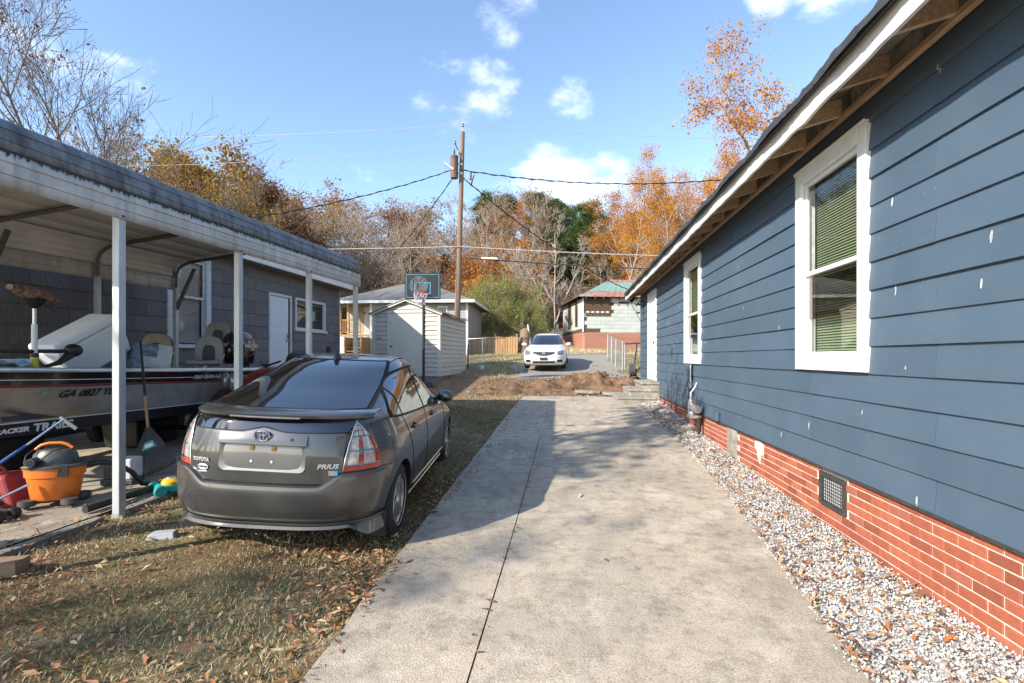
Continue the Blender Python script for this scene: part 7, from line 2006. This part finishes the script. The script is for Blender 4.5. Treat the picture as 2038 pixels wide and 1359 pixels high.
def branch_mesh(name, segs, mt_, thick=1.0, minr=0.0):
    A, B = segs[:, 0:3], segs[:, 3:6]; ra, rb = np.maximum(segs[:, 6] * thick, minr), np.maximum(segs[:, 7] * thick, minr)
    d = B - A; d /= np.linalg.norm(d, axis=1)[:, None] + 1e-9
    ref = np.where(np.abs(d[:, 2:3]) < .9, np.array([[0, 0, 1.]]), np.array([[1., 0, 0]]))
    e1 = np.cross(d, ref); e1 /= np.linalg.norm(e1, axis=1)[:, None]; e2 = np.cross(d, e1)
    out_v, out_f = [], []; base = 0
    for big in (True, False):
        m = (segs[:, 8] <= 1) == big; n = m.sum()
        if not n: continue
        k = 7 if big else 3
        th = np.arange(k) * 2 * np.pi / k
        ring = e1[m][:, None, :] * np.cos(th)[None, :, None] + e2[m][:, None, :] * np.sin(th)[None, :, None]
        va = A[m][:, None, :] - d[m][:, None, :] * (ra[m] * .3)[:, None, None] + ring * ra[m][:, None, None]; vb = B[m][:, None, :] + ring * rb[m][:, None, None]
        v = np.concatenate([va, vb], 1).reshape(-1, 3)
        j = np.arange(k); f = np.stack([j, (j + 1) % k, k + (j + 1) % k, k + j], -1)
        F_ = (f[None] + (np.arange(n) * 2 * k)[:, None, None] + base).reshape(-1, 4)
        out_v.append(v); out_f.append(F_); base += len(v)
    return raw_mesh(name, np.concatenate(out_v), np.concatenate(out_f), 4, mt_, smooth=True)

def top_of(s_, t_): return float(max(np.percentile(t_[:, 2], 99.5), 1))
def leaf_mesh(name, tips, per, rad, size, mats, weights, aspect=.6, droop=0.0, cut=1.0):
    if cut < 1: tips = tips[rng.random(len(tips)) < cut]
    n = len(tips) * per
    P = np.repeat(tips, per, 0) + rng.normal(size=(n, 3)) * rad * np.array([1, 1, .75]) - np.array([0, 0, droop])
    nr = rng.normal(size=(n, 3)) + np.array([0, 0, .5])
    return leaf_quads(name, P, rng.lognormal(-.1, .38, n) * size, nr, mats, weights, aspect)

def bark(name, a, b): return mat(name, a, b, 5, .9, stretch=(4, 4, .6), bump=.3)
B_grey = bark('pale_bark', (.34, .29, .24), (.22, .185, .155)); B_tan = bark('tan_twigs', (.40, .335, .275), (.29, .235, .19)); B_dark = bark('dark_bark', (.13, .105, .085), (.08, .065, .055))
B_half = bark('grey_brown_bark', (.22, .185, .16), (.13, .11, .095)); B_white = bark('whitish_bark', (.44, .40, .35), (.30, .27, .23))
def lf(name, a, b): 
    t = NT(name); p = t.map(); n_ = t.noise(p, .5, 3)
    c = t.mix(t.rng(n_, .35, .65), a, b)
    h = t.n.new('ShaderNodeHueSaturation'); t.l.new(c, h.inputs['Color']); t.l.new(t.rng(t.rand(), 0, 1, .82, 1.2), h.inputs['Value']); t.l.new(t.rng(t.rand(), 0, 1, .485, .515), h.inputs['Hue'])
    t.bsdf(Base_Color=h.outputs[0], Roughness=.75, Specular_IOR_Level=.2)
    tr = t.n.new('ShaderNodeBsdfTranslucent'); t.l.new(h.outputs[0], tr.inputs[0]); mx = t.n.new('ShaderNodeMixShader'); mx.inputs[0].default_value = .3
    t.l.new(t.b.outputs[0], mx.inputs[1]); t.l.new(tr.outputs[0], mx.inputs[2]); t.l.new(mx.outputs[0], t.out.inputs['Surface'])
    return t.m
F_or = [lf('orange_foliage', (.56, .22, .022), (.48, .18, .022)), lf('gold_foliage', (.58, .30, .04), (.48, .23, .03)), lf('rust_foliage', (.38, .14, .03), (.28, .10, .03))]
F_br = [lf('brown_oak_foliage', (.32, .175, .085), (.25, .135, .07)), lf('amber_oak_foliage', (.40, .22, .09), (.32, .18, .08)), lf('dark_oak_foliage', (.20, .115, .07), (.15, .09, .06))]
F_gd = [lf('olive_gold_foliage', (.34, .22, .055), (.27, .18, .05)), lf('amber_gold_foliage', (.42, .20, .05), (.33, .16, .045)), lf('dull_green_foliage', (.19, .15, .045), (.14, .12, .04))]
F_rd = [lf('russet_foliage', (.22, .075, .035), (.16, .055, .03)), lf('dark_russet_foliage', (.12, .045, .028), (.09, .035, .025)), lf('copper_foliage', (.30, .13, .05), (.22, .10, .04))]
F_pn = [lf('pine_needles', (.065, .100, .035), (.045, .075, .028)), lf('light_pine_needles', (.13, .16, .05), (.09, .125, .04))]  # darker and lighter needle green, mixed at random through the crown
F_gr = [lf('privet_foliage', (.19, .21, .05), (.15, .17, .045)), lf('yellow_privet_foliage', (.32, .29, .09), (.24, .23, .07))]

def archetype(kind, seed):
    """returns (trunk mesh, crown mesh or None, height)"""
    a_ = archetype_(kind, seed); zs_ = np.zeros(len(a_[0].vertices) * 3, np.float32); a_[0].vertices.foreach_get("co", zs_)
    return a_[0], a_[1], float(np.percentile(zs_[2::3], 97.5))
def archetype_(kind, seed):
    if kind == 'bare':
        s_, t_ = skeleton(seed, 16, .17, 16, 8, 6, .85, .5, .25, .10, .40); return branch_mesh('trunk', s_, B_tan, 1.0, .018), None, 16
    if kind == 'bare_multi':
        s_, t_ = skeleton(seed, 14, .17, 10, 7, 6, .62, .9, .22, .09, .40, leaders=4); return branch_mesh('trunk', s_, B_white, 1.0, .017), None, 14
    if kind == 'twiggy':                       # bare with a haze of last leaves
        s_, t_ = skeleton(seed, 16, .18, 16, 8, 6, .9, .5, .22, .12, .42); return branch_mesh('trunk', s_, B_tan, 1.0, .017), leaf_mesh('crown', t_, 2, .5, .11, F_br, [.5, .35, .15], cut=.32), 16
    if kind == 'orange':
        s_, t_ = skeleton(seed, 17, .24, 15, 8, 4, 1.0, .35, .2, .15, .46); return branch_mesh('trunk', s_, B_white, 1.0, .012), leaf_mesh('crown', t_, 40, .36, .07, F_or, [.42, .38, .20], cut=.72), 17
    if kind == 'orange_thin':
        s_, t_ = skeleton(seed, 17, .2, 13, 7, 4, .8, .6, .25, .15, .42); return branch_mesh('trunk', s_, B_tan, 1.0, .012), leaf_mesh('crown', t_, 60, .34, .058, F_or, [.48, .40, .12], cut=.45), 17
    if kind == 'oak':
        s_, t_ = skeleton(seed, 15, .26, 15, 8, 4, 1.0, .3, .22, .14, .46); return branch_mesh('trunk', s_, B_tan, 1.0, .016), leaf_mesh('crown', t_, 16, .5, .11, F_br, [.45, .35, .2], cut=.62), 15
    if kind == 'golden':
        s_, t_ = skeleton(seed, 14, .26, 17, 8, 3, 1.05, .3, .15, .12, .46); return branch_mesh('trunk', s_, B_tan, 1.0, .014), leaf_mesh('crown', t_, 26, .5, .12, F_gd, [.34, .44, .22]), 14
    if kind == 'russet':
        s_, t_ = skeleton(seed, 14, .24, 15, 8, 3, 1.0, .3, .2, .13, .46); return branch_mesh('trunk', s_, B_dark, 1.0, .014), leaf_mesh('crown', t_, 24, .48, .12, F_rd, [.5, .25, .25]), 14
    if kind == 'pine':
        s_, t_ = skeleton(seed, 20, .24, 34, 5, 3, .62, .25, .30, .06, .34); return branch_mesh('trunk', s_, B_dark, 1.0, .012), leaf_mesh('crown', t_, 30, .50, .20, F_pn, [.55, .45], aspect=.25), 20
    if kind == 'privet':
        s_, t_ = skeleton(seed, 5, .09, 12, 7, 4, 1.15, 1.1, .05, .17, .62, leaders=6); return branch_mesh('trunk', s_, B_tan, 1.0, .010), leaf_mesh('crown', t_, 20, .22, .045, F_gr, [.55, .45], cut=.7), 5
    if kind == 'scrub':
        s_, t_ = skeleton(seed, 5, .06, 12, 7, 5, 1.5, .6, .03, .2, .65, leaders=4); return branch_mesh('trunk', s_, B_tan, 1.0, .012), leaf_mesh('crown', t_, 4, .3, .08, F_br, [.4, .35, .25], cut=.5), 5
    if kind == 'scrub_orange':
        s_, t_ = skeleton(seed, 6, .06, 12, 7, 4, 1.4, .6, .05, .2, .6, leaders=3); return branch_mesh('trunk', s_, B_grey, 1.0, .012), leaf_mesh('crown', t_, 9, .35, .09, F_or, [.5, .2, .3], cut=.75), 6
    if kind == 'ivy':
        s_, t_ = skeleton(seed, 11, .2, 14, 6, 3, .35, .5, .05, .1, .35); return branch_mesh('trunk', s_, B_dark, 1.0, .015), leaf_mesh('crown', t_, 14, .3, .09, F_pn, [.6, .4], cut=.8), 11
LAB = {'bare': ('bare_tree', 'bare grey-brown tree on the wooded hill', 'bare trees on the hill'),
       'bare_multi': ('bare_tree', 'pale many-stemmed bare tree on the slope behind the white sedan', 'pale many-stemmed bare trees'),
       'twiggy': ('bare_tree', 'twiggy brown tree with a haze of last leaves on the wooded hill', 'twiggy trees on the hill'),
       'orange': ('orange_tree', 'dense bright orange autumn tree with pale limbs behind the derelict house', 'dense orange trees behind the houses'),
       'orange_thin': ('orange_tree', 'thin half-shed orange tree rising above the blue house roof', 'thin orange trees behind the blue house'),
       'oak': ('oak_tree', 'brown-leaved oak on the wooded hill', 'brown oaks on the hill'),
       'golden': ('golden_tree', 'dense olive-gold tree rising behind the carport roof', 'golden trees behind the carport'),
       'russet': ('russet_tree', 'dark russet tree beside the golden trees behind the carport', 'russet trees behind the carport'),
       'pine': ('pine_tree', 'dark green pine on the wooded hill', 'pines on the hill'),
       'privet': ('privet_bush', 'green leafy bush beside the picket fence', 'green bushes by the fence'),
       'scrub': ('scrub_bush', 'tangled brown scrub at the foot of the hill', 'brown scrub below the hill'),
       'scrub_orange': ('scrub_bush', 'orange-brown sapling thicket at the foot of the hill', 'orange thickets below the hill'),
       'ivy': ('ivy_tree', 'ivy-covered tree behind the porch house', 'ivy-covered trees')}
ARCH = {}
seedn = 100
for kd, nv in (('bare', 2), ('bare_multi', 1), ('twiggy', 2), ('orange', 2), ('orange_thin', 2), ('oak', 2), ('golden', 1), ('russet', 1), ('pine', 2), ('privet', 1), ('scrub', 1), ('scrub_orange', 1), ('ivy', 1)):
    ARCH[kd] = []
    for _ in range(nv): seedn += 7; ARCH[kd].append(archetype(kd, seedn))
def ground_far(x, y):
    f = float(sstep(45, 75, np.array(y)))
    z = float(gz(x, y)) + f * (math.sin(x * .045 + 1.0) * 2.2 + math.sin(x * .11 + y * .05) * .9) + f * 7 * float(sstep(-10, -90, np.array(x)))
    return z
cs, sn = math.cos(YAW), math.sin(YAW)
def bearing(u, d): return (-d * sn + u * cs, d * cs + u * sn)
def plant(kind, deg, d, height, var=0, wide=1.0, label=None, group=None):
    """a tree standing d metres off in direction deg (right of the driveway axis), of the given height"""
    x, y = d * math.sin(R(deg)), d * math.cos(R(deg))
    tr_me, cr_me, h0 = ARCH[kind][var % len(ARCH[kind])]
    nm, lab, grp = LAB[kind]
    s_ = height / h0
    e = empty(nm, (x, y, ground_far(x, y) - .15), random.uniform(0, 6.28), label or lab, 'bush' if 'bush' in nm else 'tree', group or grp)
    e.scale = (s_ * wide, s_ * wide, s_)
    o = bpy.data.objects.new('trunk', tr_me); link(o, e)
    if cr_me: o = bpy.data.objects.new('crown', cr_me); link(o, e)
    return e
def pd(px): return math.degrees(math.atan((px - 1019) / 1019.0)) - math.degrees(YAW)       # bearing of a picture column, used for laying out the wood
def by_top(kind, px, top, d, **k):
    a = (px - 1019) / 1019.0; u = a * d; x, y = bearing(u, d); g_ = ground_far(x, y)
    h = CZ + (711 - top) / 1019.0 * d - g_
    plant(kind, math.degrees(math.atan2(x, y)), math.hypot(x, y), max(h, 1.5), **k)
LAY = []
# behind the carport
LAY += [('golden', 380, 330, 44, 0, .9), ('golden', 450, 350, 47, 0, .9), ('golden', 315, 345, 48, 0, .8), ('golden', 490, 385, 50, 0, .8), ('russet', 498, 365, 43, 0, .62), ('russet', 528, 400, 46, 0, .6), ('golden', 415, 385, 40, 0, .8), ('golden', 350, 375, 40, 0, .8), ('twiggy', 250, 270, 62, 0, .8), ('twiggy', 290, 290, 64, 1, .8), ('golden', 545, 440, 55, 0, .8)]
# hill skyline, left to right
LAY += [('oak', 585, 395, 62, 0, 1.0), ('oak', 650, 378, 66, 1, 1.05), ('oak', 690, 405, 62, 0, 1.0), ('bare', 620, 430, 56, 0, 1.0), ('bare', 735, 405, 60, 1, 1.0), ('twiggy', 565, 420, 60, 0, 1.0), ('oak', 745, 425, 68, 1, .9), ('twiggy', 780, 412, 58, 1, 1.0), ('oak', 812, 425, 66, 0, .9), ('oak', 862, 408, 62, 1, .95), ('twiggy', 840, 430, 56, 0, 1.0), ('oak', 888, 425, 66, 0, .9), ('bare', 900, 430, 58, 0, 1.0), ('twiggy', 660, 440, 54, 1, 1.0), ('twiggy', 720, 450, 52, 0, 1.1), ('bare', 800, 455, 52, 1, 1.1),
        ('pine', 940, 400, 82, 0, 1.0), ('pine', 960, 425, 80, 1, .9), ('twiggy', 985, 395, 60, 1, 1.05), ('pine', 1010, 395, 84, 1, 1.1), ('twiggy', 1040, 392, 62, 0, 1.05), ('bare', 955, 430, 54, 1, 1.0), ('pine', 1050, 400, 84, 0, 1.0), ('pine', 1112, 398, 68, 0, 1.15), ('pine', 1135, 440, 66, 1, 1.0), ('pine', 1180, 420, 64, 1, 1.1), ('pine', 1215, 425, 70, 0, 1.1), ('pine', 1155, 455, 62, 0, 1.0), ('pine', 1195, 450, 60, 1, 1.1), ('twiggy', 1230, 430, 58, 0, .9), ('bare', 1200, 440, 52, 0, .8), ('bare', 1080, 420, 58, 0, .9)]
# nearer slope
LAY += [('bare_multi', 1098, 440, 44, 0, .95), ('bare_multi', 1030, 470, 50, 0, 1.0), ('twiggy', 930, 470, 50, 0, 1.0), ('ivy', 790, 500, 50, 0, 1.2), ('ivy', 850, 510, 50, 0, 1.2), ('ivy', 735, 540, 52, 0, 1.2), ('scrub_orange', 935, 520, 50, 0, 1.2), ('scrub_orange', 985, 500, 54, 0, 1.2), ('scrub_orange', 960, 560, 46, 0, 1.0), ('scrub_orange', 1010, 540, 52, 0, 1.0),
        ('privet', 1005, 562, 38, 0, .8), ('privet', 955, 600, 38, 0, .8), ('privet', 1048, 605, 37, 0, .75)]
LAY += [('oak', 610, 400, 72, 1, 1.1), ('twiggy', 700, 415, 72, 0, 1.1), ('bare', 770, 410, 66, 1, 1.1), ('twiggy', 830, 415, 74, 1, 1.1), ('bare', 905, 415, 66, 0, 1.1), ('oak', 560, 395, 70, 0, 1.1), ('bare', 725, 420, 58, 0, 1.0), ('twiggy', 870, 440, 54, 1, 1.1), ('twiggy', 600, 440, 54, 0, 1.1), ('bare', 680, 450, 50, 1, 1.1), ('bare', 760, 470, 50, 0, 1.1), ('twiggy', 820, 480, 48, 1, 1.1), ('bare', 880, 480, 50, 0, 1.1),
        ('orange', 1000, 420, 64, 0, .9), ('orange', 940, 440, 60, 1, .9), ('twiggy', 1020, 400, 70, 1, 1.1), ('pine', 980, 400, 92, 0, 1.2), ('pine', 1080, 410, 88, 1, 1.2), ('pine', 1150, 425, 80, 0, 1.2), ('pine', 1235, 430, 76, 1, 1.2), ('pine', 1130, 470, 58, 1, 1.2), ('pine', 1170, 490, 55, 0, 1.2), ('pine', 1215, 480, 56, 1, 1.2), ('twiggy', 1060, 430, 56, 0, 1.0), ('scrub_orange', 905, 540, 52, 0, 1.1), ('orange', 1290, 365, 50, 1, .85), ('orange', 1345, 345, 46, 0, .8), ('orange', 1240, 380, 54, 0, .8)]
for px in range(560, 1330, 48): LAY.append(('scrub', px, 575 + random.randint(-25, 30), 49 + random.random() * 5, 0, 1.15))
for px in range(590, 1330, 70): LAY.append(('scrub', px, 520 + random.randint(-20, 30), 58 + random.random() * 5, 0, 1.2))
# orange trees behind the blue house
LAY += [('orange', 1262, 390, 48, 0, .8), ('orange', 1325, 385, 44, 1, .85), ('orange_thin', 1250, 350, 50, 1, .8), ('orange_thin', 1385, 310, 42, 0, .8), ('orange_thin', 1425, 265, 42, 1, .7), ('orange_thin', 1468, 225, 40, 0, .85), ('orange_thin', 1520, 225, 38, 1, .9), ('orange_thin', 1590, 170, 38, 0, 1.0), ('orange', 1365, 405, 50, 0, .9), ('orange_thin', 1680, 150, 38, 1, .7)]
for i, (kd, px, top, d, var, wd) in enumerate(LAY): by_top(kd, px, top, d, var=var + (i % 2 if len(ARCH[kd]) > 1 else 0), wide=wd)
# trees off to both sides so that the wood goes on
for i in range(26):
    dg = (-64 - 2.2 * i) if i % 2 else (30 + 2.2 * i)
    plant(['oak', 'twiggy', 'pine', 'bare', 'golden'][i % 5] if i % 2 else ['oak', 'twiggy', 'pine', 'bare'][i % 4], dg, 52 + 14 * random.random(), 15 + 4 * random.random(), var=i, label=None)

# the big half-bare tree over the carport roof
s_, t_ = skeleton(31, 13.0, .15, 20, 9, 5, .80, 1.0, .2, .08, .50, leaders=4)
x, y = bearing((215 - 1019) / 1019 * 20.0, 20.0)
bt = empty('half_bare_tree', (x, y, G(x, y)), R(200), 'half-bare tree with a few brown leaves above the carport roof', 'tree')
o = bpy.data.objects.new('trunk', branch_mesh('trunk', s_, B_half, 1.0, .007)); link(o, bt)
tt = t_[(np.random.default_rng(3).random(len(t_)) < .09) & (t_[:, 2] > 6)]
o = bpy.data.objects.new('crown', leaf_mesh('crown', tt, 5, .09, .048, F_rd, [.5, .3, .2], aspect=.5)); link(o, bt)
# street trees behind the photographer whose branches dapple the drive
for k, (x, y, h, sd_, lab) in enumerate(((.2, 7.5, 9.0, 41, 'tall thin-leaved yard tree standing behind and left of the viewpoint'), (-3.6, 1.9, 11.5, 43, 'second thin-leaved yard tree standing further back on the left'), (1.7, 10.2, 8.5, 47, 'small thin-leaved yard tree standing close behind the viewpoint'))):
    s_, t_ = skeleton(sd_, h, .14, 11, 6, 4, (.42, .45, .45)[k], .5, (.74, .62, .60)[k], .12, .38)
    c_ = t_.mean(0); s_[:, [0, 3]] -= c_[0] * s_[:, [2, 5]] / c_[2]; s_[:, [1, 4]] -= c_[1] * s_[:, [2, 5]] / c_[2]; t_[:, 0] -= c_[0] * t_[:, 2] / c_[2]; t_[:, 1] -= c_[1] * t_[:, 2] / c_[2]
    kk = .7071 / math.tan(SUN_EL); x, y = x - kk * c_[2], y - kk * c_[2]        # stands up-sun of the patch it dapples
    e = empty('yard_tree', (x, y, G(x, y)), 0, lab, 'tree')
    o = bpy.data.objects.new('trunk', branch_mesh('trunk', s_, B_dark, 1.0, .008)); link(o, e)
    o = bpy.data.objects.new('crown', leaf_mesh('crown', t_, 5, .28, .09, F_br, [.5, .3, .2], cut=(.5, .22, .5)[k])); link(o, e)
